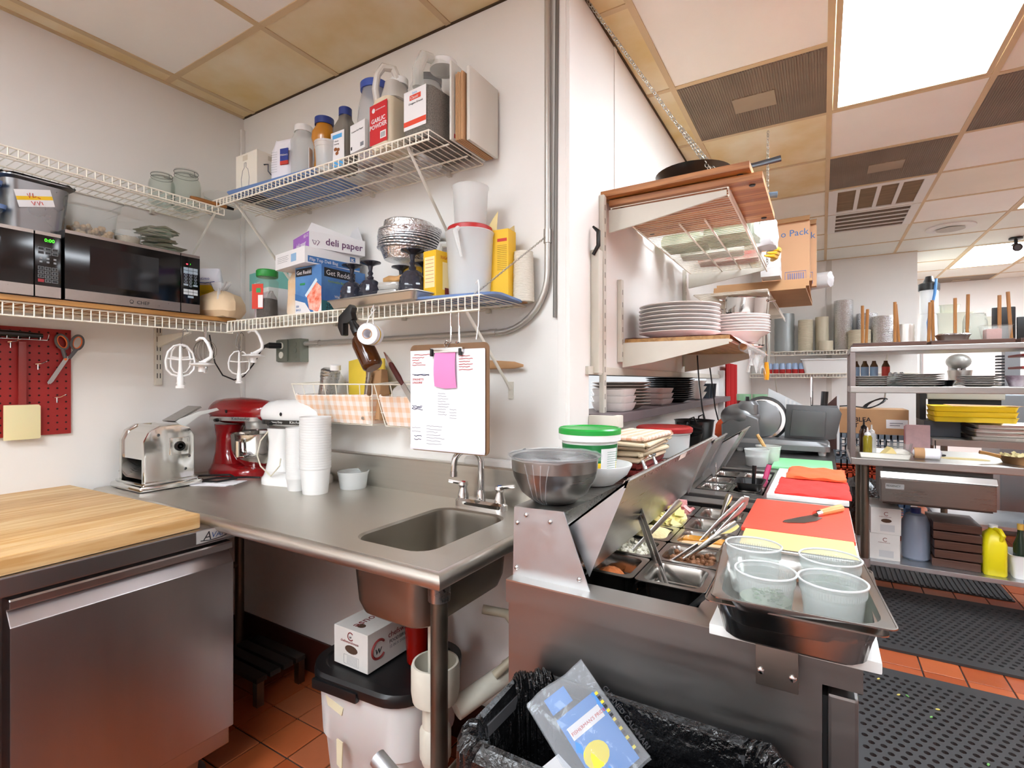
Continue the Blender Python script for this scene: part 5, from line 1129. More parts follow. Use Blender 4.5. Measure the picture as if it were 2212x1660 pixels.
MB().pot([(0.05, 0), (0.06, 0.13), (0.06, 0.14)], 0.002, 24).build('tub', FROST, t); MB().lathe([(0.064, 0.138), (0.064, 0.158), (0.055, 0.162), (0.01, 0.162)], 24).build('lid', M('lid_yellow', 'd9ad2a', 0.4), t)
fo = None
for k in range(11):
    mb = MB(); N = 40
    def crimp(r, a): return [((r*(1+a*(1 if i % 2 else -1)))*math.cos(2*PI*i/N), (r*(1+a*(1 if i % 2 else -1)))*math.sin(2*PI*i/N)) for i in range(N)]
    if fo is None:
        mb.stack([(crimp(0.085, 0), 0.0), (crimp(0.100, 0.012), 0.036), (crimp(0.112, 0.004), 0.038), (crimp(0.113, 0.006), 0.042), (crimp(0.098, 0.012), 0.036), (crimp(0.084, 0), 0.0015)])
        fo = single('foil_pan', mb, FOIL, 'lowest crimped round foil pan in the tilted stack', 'foil pan', (-1.285, 1.395, SZ+0.176), 0, 'stack of round foil pans', rot=(R(0), R(4), 0))
    else:
        o = fo.copy(); COL.objects.link(o); o.location = (-1.285+0.0012*k, 1.395, SZ+0.176+0.0068*k); o.rotation_euler = (0, R(4), 0.5*k); o['label'] = nth(k, 12) + ' crimped round foil pan in the tilted stack'
single('foil_pan', MB().stack([(crimp(0.092, 0.006), 0.0), (crimp(0.090, 0.010), 0.022), (crimp(0.082, 0.006), 0.027), (crimp(0.04, 0.0), 0.024)]), FOIL, 'upturned foil lid topping the stack of round foil pans', 'foil pan', (-1.28, 1.395, SZ+0.176+0.113), 0, None, rot=(0, R(4), 0))
# yellow cartons, pitcher, spool, blue lid
SUG = M('carton_yellow', 'e6b51c', 0.55)
single('blue_flat_tray', MB().stack([(rrect(0.30, 0.21, 0.03, 5), 0), (rrect(0.305, 0.215, 0.03, 5), 0.006), (rrect(0.27, 0.18, 0.03, 5), 0.011)]), BLUEP, 'flat pale blue plastic tray under the pitcher on the lower shelf', 'tray', (-0.975, 1.345, SZ), 8)
BZ = SZ + 0.0115
t, f1, f2 = carton('sugar_box', 'yellow sugar carton beside the clear pitcher', (-1.085, 1.325, BZ), -6, 0.058, 0.085, 0.155, SUG)
f1.rect('facts_panel', 0.006, 0.035, 0.046, 0.10, M('print_cream', 'efd9a0', 0.6)); f1.strokes('facts_lines', [[(0.01, 0.125-0.012*k), (0.048, 0.125-0.012*k)] for k in range(7)], 0.0006, INKR)
f2.text('SUGAR', 0.02, 0.13, 0.013, M('print_brick', 'b8461e', 0.6)); f2.rect('side_panel', 0.03, 0.03, 0.045, 0.09, M('print_cream', 'efd9a0', 0.6)); f2.rect('brown_mark', 0.04, 0.012, 0.03, 0.025, M('print_maroon', '7a2a22', 0.6), lift=0.0008)
t, f1, f2 = carton('sugar_box', 'opened yellow starch carton with torn flaps behind the pitcher', (-0.91, 1.43, BZ), 4, 0.085, 0.055, 0.225, SUG)
f1.rect('title_strip', 0.045, 0.185, 0.035, 0.010, INKR); f1.strokes('fine_print', [[(0.045, 0.172-0.006*k), (0.08, 0.172-0.006*k)] for k in range(14)], 0.0005, M('print_brown', '6b5316', 0.7)); f1.rect('blue_mark', 0.002, 0.10, 0.02, 0.05, M('print_navy', '26356b', 0.6)); f1.rect('red_mark', 0.002, 0.07, 0.02, 0.02, INKR)
MB().prism([(-0.04, 0.225), (0.0, 0.225), (0.005, 0.285), (-0.015, 0.262)], 'y', -0.0275, -0.0265).build('torn_flap', M('flap_cream', 'd8c48a', 0.7), t, smooth=False)
MB().prism([(-0.02, 0.225), (0.02, 0.225), (0.015, 0.245)], 'x', 0.042, 0.043).build('torn_flap', M('flap_cream', 'd8c48a', 0.7), t, smooth=False)
t = thing('pitcher', 'frosted measuring pitcher with spout handle, red rim inside', 'pitcher', (-0.993, 1.372, BZ), 0)
MB().pot([(0.064, 0), (0.068, 0.005), (0.078, 0.20), (0.082, 0.215), (0.080, 0.218)], 0.002, 30).build('jug', FROST, t)
MB().tube([(-0.074, -0.012, 0.19), (-0.10, -0.025, 0.19), (-0.105, -0.03, 0.17), (-0.098, -0.028, 0.09), (-0.084, -0.02, 0.07)], [0.010, 0.012, 0.012, 0.009, 0.006], 8).build('handle', FROST, t)
MB().tube([(0.01, -0.078, 0.215), (0.015, -0.098, 0.20), (0.025, -0.098, 0.16), (0.03, -0.088, 0.12)], [0.008, 0.009, 0.007, 0.004], 8).build('second_handle', FROST, t)
MB().lathe([(0.070, 0.2185), (0.074, 0.2185), (0.074, 0.232), (0.068, 0.236), (0.01, 0.236)], 28).build('red_lid', RED, t)
t = thing('measuring_cup', 'tall frosted plastic cup standing on the red-lidded pitcher', 'cup', (-0.993, 1.375, BZ+0.2365))
MB().pot([(0.050, 0), (0.052, 0.004), (0.058, 0.125), (0.062, 0.132)], 0.002, 28).build('cup', FROST, t)
t = thing('twine_spool', 'white cone of kitchen twine at the right end of the lower shelf', 'twine', (-0.845, 1.468, SZ))
mb = MB(); pr = []
for k in range(30):
    z = 0.004+0.165*k/29; pr.append((0.036-0.005*(z/0.17)**2+0.0012*(k % 2), z))
MB().lathe(pr, 24).build('twine', M('twine_cream', 'd9d3c4', 0.9, bump=(70, 0.5), stretch=(1, 1, 4)), t); MB().lathe([(0.014, 0.0), (0.014, 0.174)], 12).build('core', CARD, t)
# safety chain from the shelf end to the wall
def chain(name, label, a, b, n, r=0.005, wire=0.0013, sag=0.0):
    a, b = V(a), V(b); t = thing(name, label, 'chain', a); d = (b-a); u = d.normalized(); p = u.orthogonal().normalized(); q = u.cross(p); mb = MB()
    L_ = d.length/n
    for k in range(n):
        c = d*((k+0.5)/n) + V((0, 0, -sag*math.sin(PI*(k+0.5)/n))); w = p if k % 2 else q
        mb.tube([tuple(c+u*L_*0.68*math.cos(2*PI*i/10)+w*r*math.sin(2*PI*i/10)) for i in range(10)], wire, 5, True)
    o = mb.build('links', M('chain_zinc', 'b5b2a8', 0.35, 0.9), t); o['kind'] = 'stuff'
chain('safety_chain', 'thin chain from the lower shelf corner up to the conduit', (-0.885, 1.245, LZ+0.005), (-0.772, 1.49, 1.785), 42, 0.003, 0.001)

# ---------------------------------------------------------------- on the upper back shelf
TZ2 = UZ + 0.004
t, f1, f2 = carton('bottle_box', 'cream box with a bottle drawing in the corner of the upper shelf', (-2.075, 1.33, TZ2), 0, 0.15, 0.13, 0.185, M('box_cream', 'e6e0d2', 0.7))
f1.strokes('bottle_drawing', [[(0.045, 0.03), (0.04, 0.08), (0.05, 0.115), (0.062, 0.125), (0.062, 0.145), (0.075, 0.145), (0.075, 0.125), (0.088, 0.115), (0.097, 0.08), (0.092, 0.03)]], 0.0012, INKG); f1.rect('crest', 0.05, 0.155, 0.035, 0.022, M('print_taupe', 'cbc1ad', 0.7)); f2.strokes('flask_drawing', [[(0.03, 0.13), (0.05, 0.14), (0.05, 0.11), (0.09, 0.08), (0.11, 0.04)]], 0.003, M('print_slate', '5b5d64', 0.6)); f2.rect('crest', 0.05, 0.155, 0.05, 0.02, M('print_taupe', 'cbc1ad', 0.7))
for k, (x, a) in enumerate(((-2.09, -14), (-2.03, -10), (-2.015, -8), (-1.885, 2))):
    single('wood_skewer', MB().box(-0.006, -0.006, 0, 0.006, 0.006, 0.26), wood('skewer_wood', '9a6a3c', '7a4d24', (20, 20, 1)), ('leftmost wooden stick poking up behind the cream box', 'middle wooden stick behind the cream box', 'wooden stick touching the white sugar bag', 'wooden stick behind the white sugar bag')[k], 'stick', (x+0.03, 1.44+0.004*k, TZ2), 0, 'wooden sticks', rot=(0, R(a), 0), smooth=False)
single('blue_bin', MB().stack([(rrect(0.52, 0.23, 0.03, 5), 0), (rrect(0.54, 0.25, 0.03, 5), 0.006), (rrect(0.55, 0.26, 0.03, 5), 0.014), (rrect(0.50, 0.22, 0.03, 5), 0.018)]), BLUEP, 'long translucent blue tray lid under the left jars of the upper shelf', 'lid', (-1.875, 1.352, UZ-0.0225+0.0265), 3)
B2 = TZ2 + 0.0185
t = thing('sugar_bag', 'white paper sugar bag with blue and red mark on the upper shelf', 'bag', (-1.905, 1.33, B2), 12)
sack(MB(), 0.105, 0.07, 0.205, 0.45, 0.003, 11).build('paper_bag', M('bag_white', 'eceaf0', 0.7), t)
F = Face(t, (-0.05, -0.037, 0), (1, 0, 0), (0, 0, 1)); F.rect('brand_patch', 0.06, 0.10, 0.04, 0.05, M('bag_navy', '2a3f8f', 0.6), lift=0.003, th=0.004); F.rect('red_patch', 0.06, 0.085, 0.04, 0.015, INKR, lift=0.003, th=0.004); F.text('Pillsbury', 0.062, 0.12, 0.011, CARDW, lift=0.004)
F.strokes('fine_print', [[(0.015, 0.14-0.01*k), (0.045, 0.14-0.01*k)] for k in range(9)], 0.0005, INKG, lift=0.003)
def jar(name, label, loc, prof, body, lidprof, lidmat, fill=None, fillh=0, rz=0, lab=None, cat='jar', n=26, sq=None):
    t = thing(name, label, cat, loc, rz)
    if sq: MB().stack([(rrect(2*r, 2*r*sq, r*0.45, 5), z) for r, z in prof]).build('bottle', body, t)
    else: MB().lathe(prof, n).build('bottle', body, t)
    if fill:
        pr = [(r*0.95, max(z, 0.003)) for r, z in prof if z < fillh] + [(prof[1][0]*0.94, fillh)]
        if sq: MB().stack([(rrect(2*r, 2*r*sq, r*0.45, 5), z) for r, z in pr]).build('contents', fill, t)
        else: MB().lathe(pr, n).build('contents', fill, t)
    MB().lathe(lidprof, n).build('cap', lidmat, t)
    return t
BLID = M('cap_navy', '24397f', 0.4)
jar('white_jug', 'plain milky tall bottle behind the mustard jar', (-1.835, 1.365, B2), [(0.046, 0), (0.05, 0.01), (0.05, 0.19), (0.034, 0.225), (0.032, 0.232)], FROST, [(0.036, 0.23), (0.036, 0.255), (0.03, 0.258)], WHITE, cat='bottle')
t = jar('mustard_jar', 'waisted jar of golden mustard with navy lid', (-1.655, 1.325, B2), [(0.036, 0), (0.042, 0.008), (0.036, 0.06), (0.038, 0.11), (0.048, 0.14), (0.046, 0.165), (0.032, 0.19), (0.031, 0.20)], M('mustard_gold', 'b9791c', 0.25, coat=0.4), [(0.036, 0.196), (0.036, 0.222), (0.03, 0.225)], BLID)
F = Face(t, (-0.046, -0.018, 0.02), (0.45, -0.9, 0), (0, 0, 1)); F.rect('label', 0, 0, 0.03, 0.085, CARDW, lift=0.002, th=0.002)
deli('deli_tub', 'frosted tub of black seeds in front of the mustard jar', (-1.59, 1.285, TZ2), 0.046, 0.115, FROST, M('black_seed', '2b2b30', 0.7, bump=(200, 0.6)), 0.72, fillname='seeds')
t = jar('nut_bottle', 'square nut butter bottle with navy cap and almond label', (-1.525, 1.315, TZ2), [(0.036, 0), (0.039, 0.006), (0.039, 0.165), (0.022, 0.20), (0.02, 0.215)], M('bottle_smoke', '8b857c', 0.15, clear=0.4), [(0.024, 0.212), (0.024, 0.24), (0.02, 0.243)], BLID, sq=0.9, cat='bottle')
F = Face(t, (-0.036, -0.0352, 0.012), (1, 0, 0), (0, 0, 1)); F.rect('label', 0, 0, 0.072, 0.13, CARDW, lift=0.0015, th=0.001); F.rect('blue_foot', 0, 0, 0.072, 0.025, M('print_azure', '4fa3dc', 0.6), lift=0.0019); F.rect('blue_top', 0.01, 0.105, 0.05, 0.015, M('print_azure', '4fa3dc', 0.6), lift=0.0019)
for a, b in ((0.026, 0.066), (0.040, 0.062), (0.034, 0.05)): F.poly('almond_picture', [(a+0.009*math.cos(k*PI/4), b+0.007*math.sin(k*PI/4)) for k in range(8)], M('almond_brown', '8a5126', 0.6), lift=0.0021)
F.text('Whole', 0.02, 0.092, 0.008, INK, lift=0.002); F.text('Nutmeg', 0.018, 0.082, 0.008, INK, lift=0.002)
t = jar('pepper_jar', 'tall clear jar with wide blue lid and white crushed pepper label', (-1.405, 1.35, TZ2), [(0.055, 0), (0.064, 0.008), (0.066, 0.15), (0.060, 0.22), (0.048, 0.278), (0.047, 0.29)], M('jar_smoke', 'd8d8da', 0.12, clear=0.62), [(0.053, 0.284), (0.054, 0.308), (0.049, 0.313), (0.01, 0.314)], M('cap_blue', '3551a6', 0.4), M('pepper_red', '8f4a34', 0.8, var=(120, 0.5), bump=(100, 0.5)), 0.055, rz=-8)
F = Face(t, (-0.045, -0.064, 0.045), (1, 0, 0), (0, 0, 1)); F.rect('label', 0, 0, 0.09, 0.10, CARDW, lift=0.012, th=0.012); F.text('Crushed Red Pepper', 0.008, 0.07, 0.0085, INK, lift=0.0125); F.rect('barcode', 0.062, 0.01, 0.02, 0.014, INKG, lift=0.0124); F.rect('brand_block', 0.004, 0.01, 0.008, 0.012, INK, lift=0.0124)
t = thing('garlic_jug', 'handled jug of garlic powder with red label', 'jug', (-1.265, 1.29, TZ2), -6)
GP = M('garlic_powder', 'd6c8ae', 0.55, subs=0.1)
MB().stack([(rrect(0.098, 0.10, 0.02, 5), 0), (rrect(0.105, 0.11, 0.024, 5), 0.008), (rrect(0.105, 0.11, 0.024, 5), 0.15), (rrect(0.092, 0.10, 0.03, 5), 0.175)]).build('jug_body', GP, t)
MB().stack([(rrect(0.093, 0.10, 0.03, 5), 0.175), (rrect(0.06, 0.085, 0.028, 5), 0.225), (rrect(0.055, 0.08, 0.026, 5), 0.24)], (0.012, 0.01, 0)).build('shoulder', M('jug_haze', 'dcd8cf', 0.25, clear=0.35), t)
MB().tube([(-0.032, -0.035, 0.175), (-0.030, -0.045, 0.215), (-0.018, -0.045, 0.262), (0.0, -0.035, 0.285), (0.022, -0.01, 0.282), (0.03, 0.01, 0.24)], [0.012, 0.012, 0.012, 0.013, 0.013, 0.012], 10).build('handle', M('jug_haze', 'dcd8cf', 0.25, clear=0.35), t)
MB().lathe([(0.03, 0.238), (0.03, 0.26), (0.025, 0.262)], 20, (0.018, 0.02, 0)).build('cap', WHITE, t)
F = Face(t, (-0.045, -0.0552, 0.02), (1, 0, 0), (0, 0, 1)); RL = M('label_crimson', 'c4242b', 0.5)
F.rect('label', 0, 0, 0.09, 0.135, RL, lift=0.001, th=0.001); F.text('GARLIC', 0.045, 0.072, 0.021, CARDW, align='CENTER', bold=0.0004, lift=0.0015); F.text('POWDER', 0.045, 0.052, 0.021, CARDW, align='CENTER', bold=0.0004, lift=0.0015)
F.poly('round_emblem', [(0.020+0.008*math.cos(k*PI/6), 0.115+0.008*math.sin(k*PI/6)) for k in range(12)], CARDW, lift=0.0013); F.text('chefswarehouse', 0.032, 0.112, 0.0075, CARDW, lift=0.0015); F.rect('barcode', 0.055, 0.012, 0.03, 0.024, CARDW, lift=0.0013); F.strokes('barcode_bars', [[(0.059+0.004*k, 0.015), (0.059+0.004*k, 0.032)] for k in range(6)], 0.0008, INK, lift=0.0014)
jar('salt_jar', 'clear jar with black lid behind the garlic jug', (-1.215, 1.425, TZ2), [(0.05, 0), (0.055, 0.01), (0.055, 0.26), (0.043, 0.285), (0.042, 0.295)], M('jar_saltglass', 'dedcda', 0.1, clear=0.45), [(0.047, 0.29), (0.048, 0.312), (0.042, 0.316)], BLACK, M('salt_flake', 'e4e0dc', 0.7, bump=(90, 0.5)), 0.25)
t = thing('pepper_jug', 'big square jug of ground grey pepper with white label, rightmost on the shelf', 'jug', (-1.108, 1.355, TZ2), -4)
MB().stack([(rrect(0.122, 0.225, 0.025, 5), 0.1605), (rrect(0.112, 0.20, 0.04, 5), 0.20), (rrect(0.09, 0.12, 0.04, 5), 0.27), (rrect(0.084, 0.095, 0.04, 5), 0.285)]).build('shoulder', CLEARP, t)
MB().stack([(rrect(0.115, 0.215, 0.02, 5), 0), (rrect(0.122, 0.225, 0.025, 5), 0.01), (rrect(0.122, 0.225, 0.025, 5), 0.16)]).build('pepper', M('pepper_grey', '7d776e', 0.85, var=(260, 0.5), bump=(200, 0.4)), t)
MB().lathe([(0.046, 0.283), (0.047, 0.308), (0.042, 0.313), (0.01, 0.314)], 24, (0, 0.02, 0)).build('cap', WHITE, t)
MB().tube([(0, -0.100, 0.17), (0, -0.10, 0.23), (0, -0.075, 0.285), (0, -0.04, 0.295)], [0.018, 0.018, 0.018, 0.016], 10).build('handle', M('jug_clear', 'e2e1dc', 0.2, clear=0.66), t)
F = Face(t, (-0.05, -0.1128, 0.035), (1, 0, 0), (0, 0, 1)); F.rect('label', 0, 0, 0.10, 0.125, CARDW, lift=0.0012, th=0.001); F.rect('red_band', 0, 0.012, 0.10, 0.016, M('label_orange', 'd8472f', 0.5), lift=0.0016); F.rect('classic_patch', 0.027, 0.092, 0.05, 0.016, M('label_orange', 'd8472f', 0.5), lift=0.0016)
F.text('Sysco', 0.038, 0.111, 0.010, M('print_azure', '4fa3dc', 0.6), lift=0.0018); F.text('Classic', 0.03, 0.095, 0.013, CARDW, lift=0.0022, shear=0.2); F.text('Oregano Ground', 0.022, 0.078, 0.009, INK, lift=0.0018)
# boards and folders standing at the shelf end
t = thing('standing_board', 'tall white plastic board standing at the right end of the upper shelf', 'board', (-1.022, 1.40, TZ2))
MB().box(-0.004, -0.095, 0, 0.004, 0.10, 0.255).build('board', M('board_white', 'dcdad2', 0.4, clear=0.1), t, bevel=0.003); Face(t, (0.0041, -0.08, 0.01), (0, 1, 0), (0, 0, 1)).rect('red_mark', 0, 0, 0.012, 0.014, M('label_crimson', 'c4242b', 0.5))
for k in range(4): single('paper_folder', MB().box(-0.003, -0.085, 0, 0.003, 0.092, 0.215+0.004*(k % 2)), CARD, ('first', 'second', 'third', 'fourth')[k] + ' brown folder from the white board on the upper shelf', 'folder', (-1.010+0.0075*k, 1.405, TZ2), 0, 'brown folders', smooth=False)
single('wall_tray', MB().box(-0.006, -0.08, 0, 0.006, 0.09, 0.24), M('tray_black_edge', 'cfcac0', 0.5), 'off-white tray edge at the very end of the upper shelf', 'tray', (-0.974, 1.415, TZ2), bevel=0.004)
# ---------------------------------------------------------------- shelves on the side wall
def arm(parent, tr, y, zr, zt, x0=-0.69, x1=-0.275, h=0.085):
    return tr(MB().prism([(x0, zr), (x1, zt), (x1, zt-0.018), (x0+0.12, zr-h*0.82), (x0, zr-h)], 'y', y-0.005, y+0.005)).build('bracket_arm', WHITEP, parent, smooth=False, bevel=0.001)
def side_shelf(label, y0, y1, z, arms, x1=-0.27, step=0.0254):
    t = thing('wall_shelf', label, 'wire shelf', (-0.69, y0, z)); tr = lambda mb: mb.mv(0.69, -y0, -z)
    r = 0.0035
    for x in (-0.68, x1): tr(MB().rod((x, y0, z), (x, y1, z), r, 6)).build('long_rod', WHITEW, t)
    for x in (-0.50, -0.40): tr(MB().rod((x, y0+0.3, z-0.006), (x, y1, z-0.006), 0.0045, 6)).build('support_rod', WHITEW, t)
    tr(MB().rod((x1+0.002, y0, z-0.026), (x1+0.002, y1, z-0.026), r, 6)).build('lip_rod', WHITEW, t)
    w = MB()
    for k in range(int((y1-y0)/step)+1):
        y = y0+k*step; w.tube([(-0.682, y, z+0.002), (x1, y, z+0.002), (x1+0.003, y, z-0.026)], 0.0017, 4)
    tag(tr(w).build('deck_wires', WHITEW, t), kind='stuff')
    for a in arms: arm(t, tr, a, z-0.004, z-0.006)
    return t, tr
S1 = 1.962
side_shelf('high wire shelf on the side wall under the wooden cutting boards', 1.845, 3.23, S1, (1.85, 3.20))
side_shelf('high wire shelf further along carrying the flat cartons', 3.30, 4.9, 1.845, (4.55,))
# uprights
for k, (y, z0, z1, lab) in enumerate(((1.80, 1.175, 2.0, 'tall white shelf upright nearest the wall corner'), (1.995, 1.39, 1.72, 'short white upright carrying the plate shelf'), (3.12, 1.40, 1.97, 'white upright at the far end of the plate shelf'))):
    u = thing('shelf_upright', lab, 'upright', (WC, y, z0)); MB().box(0.001, -0.014, 0, 0.019, 0.014, z1-z0).build('channel', WHITEP, u, bevel=0.002)
    for q in range(int((z1-z0)/0.05)): MB().box(0.0188, -0.004, 0.02+q*0.05, 0.0194, 0.004, 0.04+q*0.05).build('slot', M('slot_grey', '8d877c', 0.7), u, smooth=False)
single('wall_batten', MB().box(0, -0.02, 0, 0.03, 0.02, 0.44), WHITEP, 'white vertical wooden batten on the side wall beside the tall upright', 'batten', (WC+0.001, 1.725, 1.34), bevel=0.003)
single('black_hook', MB().tube([(0, 0, 0), (0.02, 0, 0.03), (0.02, 0, 0.08), (0.0, 0, 0.10)], [0.006, 0.008, 0.008, 0.004], 8), BLACK, 'black curved handle sticking up behind the white batten', 'tool', (WC+0.012, 1.70, 1.76))
# cutting boards with rubber feet
BW = [wood('acacia_%d' % i, a, b, (1, 18, 18)) for i, (a, b) in enumerate((('c98d52', '9c6230'), ('b87a42', '8f5527'), ('d6a066', 'b27a40'), ('c58450', 'a06a34')))]
def wood_board(label, loc, rz, w, d, h, n):
    t = thing('cutting_board', label, 'cutting board', loc, rz, 'wooden cutting boards')
    for k in range(n): MB().box(-w/2, -d/2+d*k/n, 0, w/2, -d/2+d*(k+1)/n, h).build('stave', BW[(k*5+1) % 4], t, smooth=False, bevel=0.0008)
    for sx in (-1, 1):
        for sy in (-1, 1): MB().lathe([(0.009, -0.004), (0.011, 0.0)], 10, (sx*(w/2-0.035), sy*(d/2-0.05), 0)).build('rubber_foot', BLACK, t)
wood_board('lower wooden cutting board resting directly on the wire shelf', (-0.425, 2.085, S1+0.008), 0, 0.52, 0.50, 0.022, 11)
wood_board('upper wooden cutting board under the black skillet', (-0.45, 2.02, S1+0.0345), -1, 0.51, 0.44, 0.022, 9)
bz2 = S1+0.057
sk_ = thing('skillet', 'black cast skillet on the upper wooden board', 'skillet', (-0.405, 1.952, bz2), 0)
CI = M('cast_black', '121212', 0.28)
MB().pot([(0.09, 0.0), (0.105, 0.006), (0.130, 0.046), (0.134, 0.050)], 0.004, 36).build('pan', CI, sk_)
MB().tube([(0.13, 0.0, 0.042), (0.20, 0.01, 0.045), (0.285, 0.02, 0.055)], [0.012, 0.009, 0.011], 8, flat=0.5).build('handle', M('handle_steel_dark', '5b6066', 0.3, 0.9), sk_)
s2 = thing('skillet', 'flat pan with only its grey handle showing beyond the boards', 'skillet', (-0.36, 2.19, bz2), 0)
MB().pot([(0.06, 0.0), (0.07, 0.004), (0.085, 0.022)], 0.002, 28).build('pan', CI, s2); MB().tube([(0.085, 0, 0.016), (0.15, 0.0, 0.01), (0.215, 0.0, 0.004)], [0.010, 0.010, 0.012], 8, flat=0.4).build('handle', M('handle_blue_grey', '6d7f92', 0.35, 0.6), s2)
single('crumpled_wrap', MB().ball((0, 0, 0.025), (0.07, 0.035, 0.025), 14, 8).jit(0.008, 5), M('wrap_film', 'e3ded4', 0.2, clear=0.35), 'crumpled plastic wrap lying in the black skillet', 'plastic wrap', (-0.40, 1.965, bz2+0.008))
# chains
chain('shelf_chain', 'long chain from the ceiling corner to the tip of the near shelf arm', (-0.698, 1.66, 2.636), (-0.285, 1.875, 1.965), 66, 0.0065, 0.0016)
chain('shelf_chain', 'second strand of the chain near the cutting board corner', (-0.42, 1.80, 2.19), (-0.268, 1.90, 1.97), 22, 0.0065, 0.0016)
chain('shelf_chain', 'vertical chain from the ceiling to the far end of the high shelf', (-0.245, 3.02, 2.637), (-0.262, 3.18, 1.965), 50, 0.0065, 0.0016)
# packages on the high shelf
GRP = M('pack_green', 'b9c7a4', 0.5, var=(9, 0.5), col2='4f7a4a'); WHP = M('pack_white', 'e1e2da', 0.5, var=(10, 0.2), col2='b9c3b0')
for k, (x, y, w, d, h, m, lab) in enumerate(((-0.575, 2.60, 0.19, 0.20, 0.05, GRP, 'green printed flat packet next to the side wall on the high shelf'), (-0.375, 2.56, 0.18, 0.26, 0.045, GRP, 'green and white flat packet at the front of the high shelf'), (-0.49, 2.82, 0.30, 0.15, 0.05, WHP, 'white flat packet behind the green packets on the high shelf'))):
    single('flat_packet', MB().stack([(rrect(w, d, 0.012, 3), 0), (rrect(w*1.02, d*1.02, 0.016, 3), h*0.5), (rrect(w*0.94, d*0.94, 0.014, 3), h)]).jit(0.001, k), m, lab, 'packet', (x, y, S1+0.0045), 3*k)
single('red_packet', MB().stack([(rrect(0.30, 0.13, 0.012, 3), 0), (rrect(0.31, 0.135, 0.02, 3), 0.02), (rrect(0.28, 0.11, 0.014, 3), 0.042)]).jit(0.002, 3), M('pack_red', 'c8453c', 0.4, var=(14, 0.6), col2='d9c2b8'), 'red and clear food packet near the far arm of the high shelf', 'packet', (-0.44, 3.03, S1+0.0045), 4)
t = thing('herb_bag', 'clear bag of green herbs with yellow tag at the shelf front', 'bag', (-0.275, 2.62, S1+0.005))
sack(MB(), 0.06, 0.12, 0.11, 0.3, 0.006, 3).build('bag', M('bag_haze', 'd9ddd2', 0.2, clear=0.45), t)
rd = random.Random(8); hb = MB()
for k in range(26): a = (rd.uniform(-0.02, 0.02), rd.uniform(-0.045, 0.045), rd.uniform(0.01, 0.06)); hb.tube([a, (a[0]+rd.uniform(-0.01, 0.02), a[1]+rd.uniform(-0.02, 0.02), a[2]+0.03)], [0.003, 0.001], 5)
tag(hb.build('herbs', M('herb_green', '4c6b3a', 0.7), t), kind='stuff'); MB().box(0.0, -0.05, 0.06, 0.006, -0.01, 0.11).build('yellow_tag', M('tag_lime', 'd8e02a', 0.6), t, bevel=0.002)
for k in range(3): single('small_carton', MB().box(-0.05, -0.07, 0, 0.05, 0.07, 0.048), M('carton_offwhite', 'cbc9c6', 0.7), ('bottom', 'middle', 'top')[k] + ' white carton of the three stacked by the brown cartons', 'box', (-0.255, 3.36, 1.9165+0.0485*k), 2*k, 'stacked white cartons', bevel=0.001, smooth=False)
t = thing('banana_bunch', 'yellow bananas lying at the edge of the high shelf', 'fruit', (-0.262, 3.10, S1+0.006))
BAN = M('banana_yellow', 'e2b321', 0.45, var=(10, 0.12), col2='b98a1a')
for k in range(3):
    o = MB().tube([(0.0+0.012*k, -0.075, 0.012+0.014*k), (0.035+0.010*k, -0.04, 0.016+0.016*k), (0.045+0.008*k, 0.01, 0.018+0.017*k), (0.03+0.008*k, 0.055, 0.016+0.016*k), (0.02, 0.075, 0.014+0.014*k)], [0.004, 0.014, 0.017, 0.013, 0.005], 8).build('banana', BAN, t)
single('white_bag', sack(MB(), 0.10, 0.14, 0.13, 0.3, 0.006, 12), M('bag_white_film', 'cfcfd2', 0.4), 'white plastic bag hanging over the shelf front beside the bananas', 'bag', (-0.235, 2.80, S1+0.004), 0)
# flat cartons on the further shelf
CZ = 1.849
for k in range(4):
    single('flat_carton', MB().box(-0.26, -0.40, 0, 0.26, 0.40, 0.016), CARD, ('lowest', 'second', 'third', 'top')[k] + ' folded cardboard sheet in the pile on the far high shelf', 'cardboard', (-0.33+0.008*(k % 2), 3.80+0.012*k, CZ+0.0165*k), 1.2*k-1.5, 'folded cardboard sheets', smooth=False)
for k, (x, y, w, h, lab) in enumerate(((-0.20, 3.72, 0.27, 0.40, 'standing brown carton printed Pack, nearest on the far shelf'), (-0.165, 3.80, 0.27, 0.39, 'second standing brown carton behind the printed one'))):
    t, f1, f2 = carton('brown_carton', lab, (x, y, CZ+0.067), -3, w, 0.055, h, M('carton_tan', 'cda27c', 0.8, var=(6, 0.05)), group='standing brown cartons')
    f1.text('o Pack', w-0.005, h-0.085, 0.058, INKB, align='RIGHT'); fb_ = M('stamp_blue', '7f86b8', 0.7); f1.strokes('stamp_frame', [[(w-0.135, 0.02), (w-0.02, 0.02), (w-0.02, 0.09), (w-0.135, 0.09), (w-0.135, 0.02)]], 0.0022, fb_); f1.strokes('barcode', [[(w-0.118+0.012*i, 0.03), (w-0.118+0.012*i, 0.08)] for i in range(8)], 0.003, fb_)
    MB().prism([(-0.05, h), (-0.0275, h), (-0.03, h+0.012), (0.03, h+0.05)], 'x', -w/2, w/2).build('open_flap', CARD, t, smooth=False)
single('wrap_roll', MB().tube([(0, -0.12, 0), (0, -0.11, 0.002), (0, 0.11, 0), (0, 0.12, 0)], [0.02, 0.052, 0.055, 0.02], 16).jit(0.004, 2), M('wrap_white', 'e9e9ea', 0.35, clear=0.25), 'white plastic-wrapped roll poking out past the brown cartons', 'roll', (-0.055, 3.95, CZ+0.125), 70)
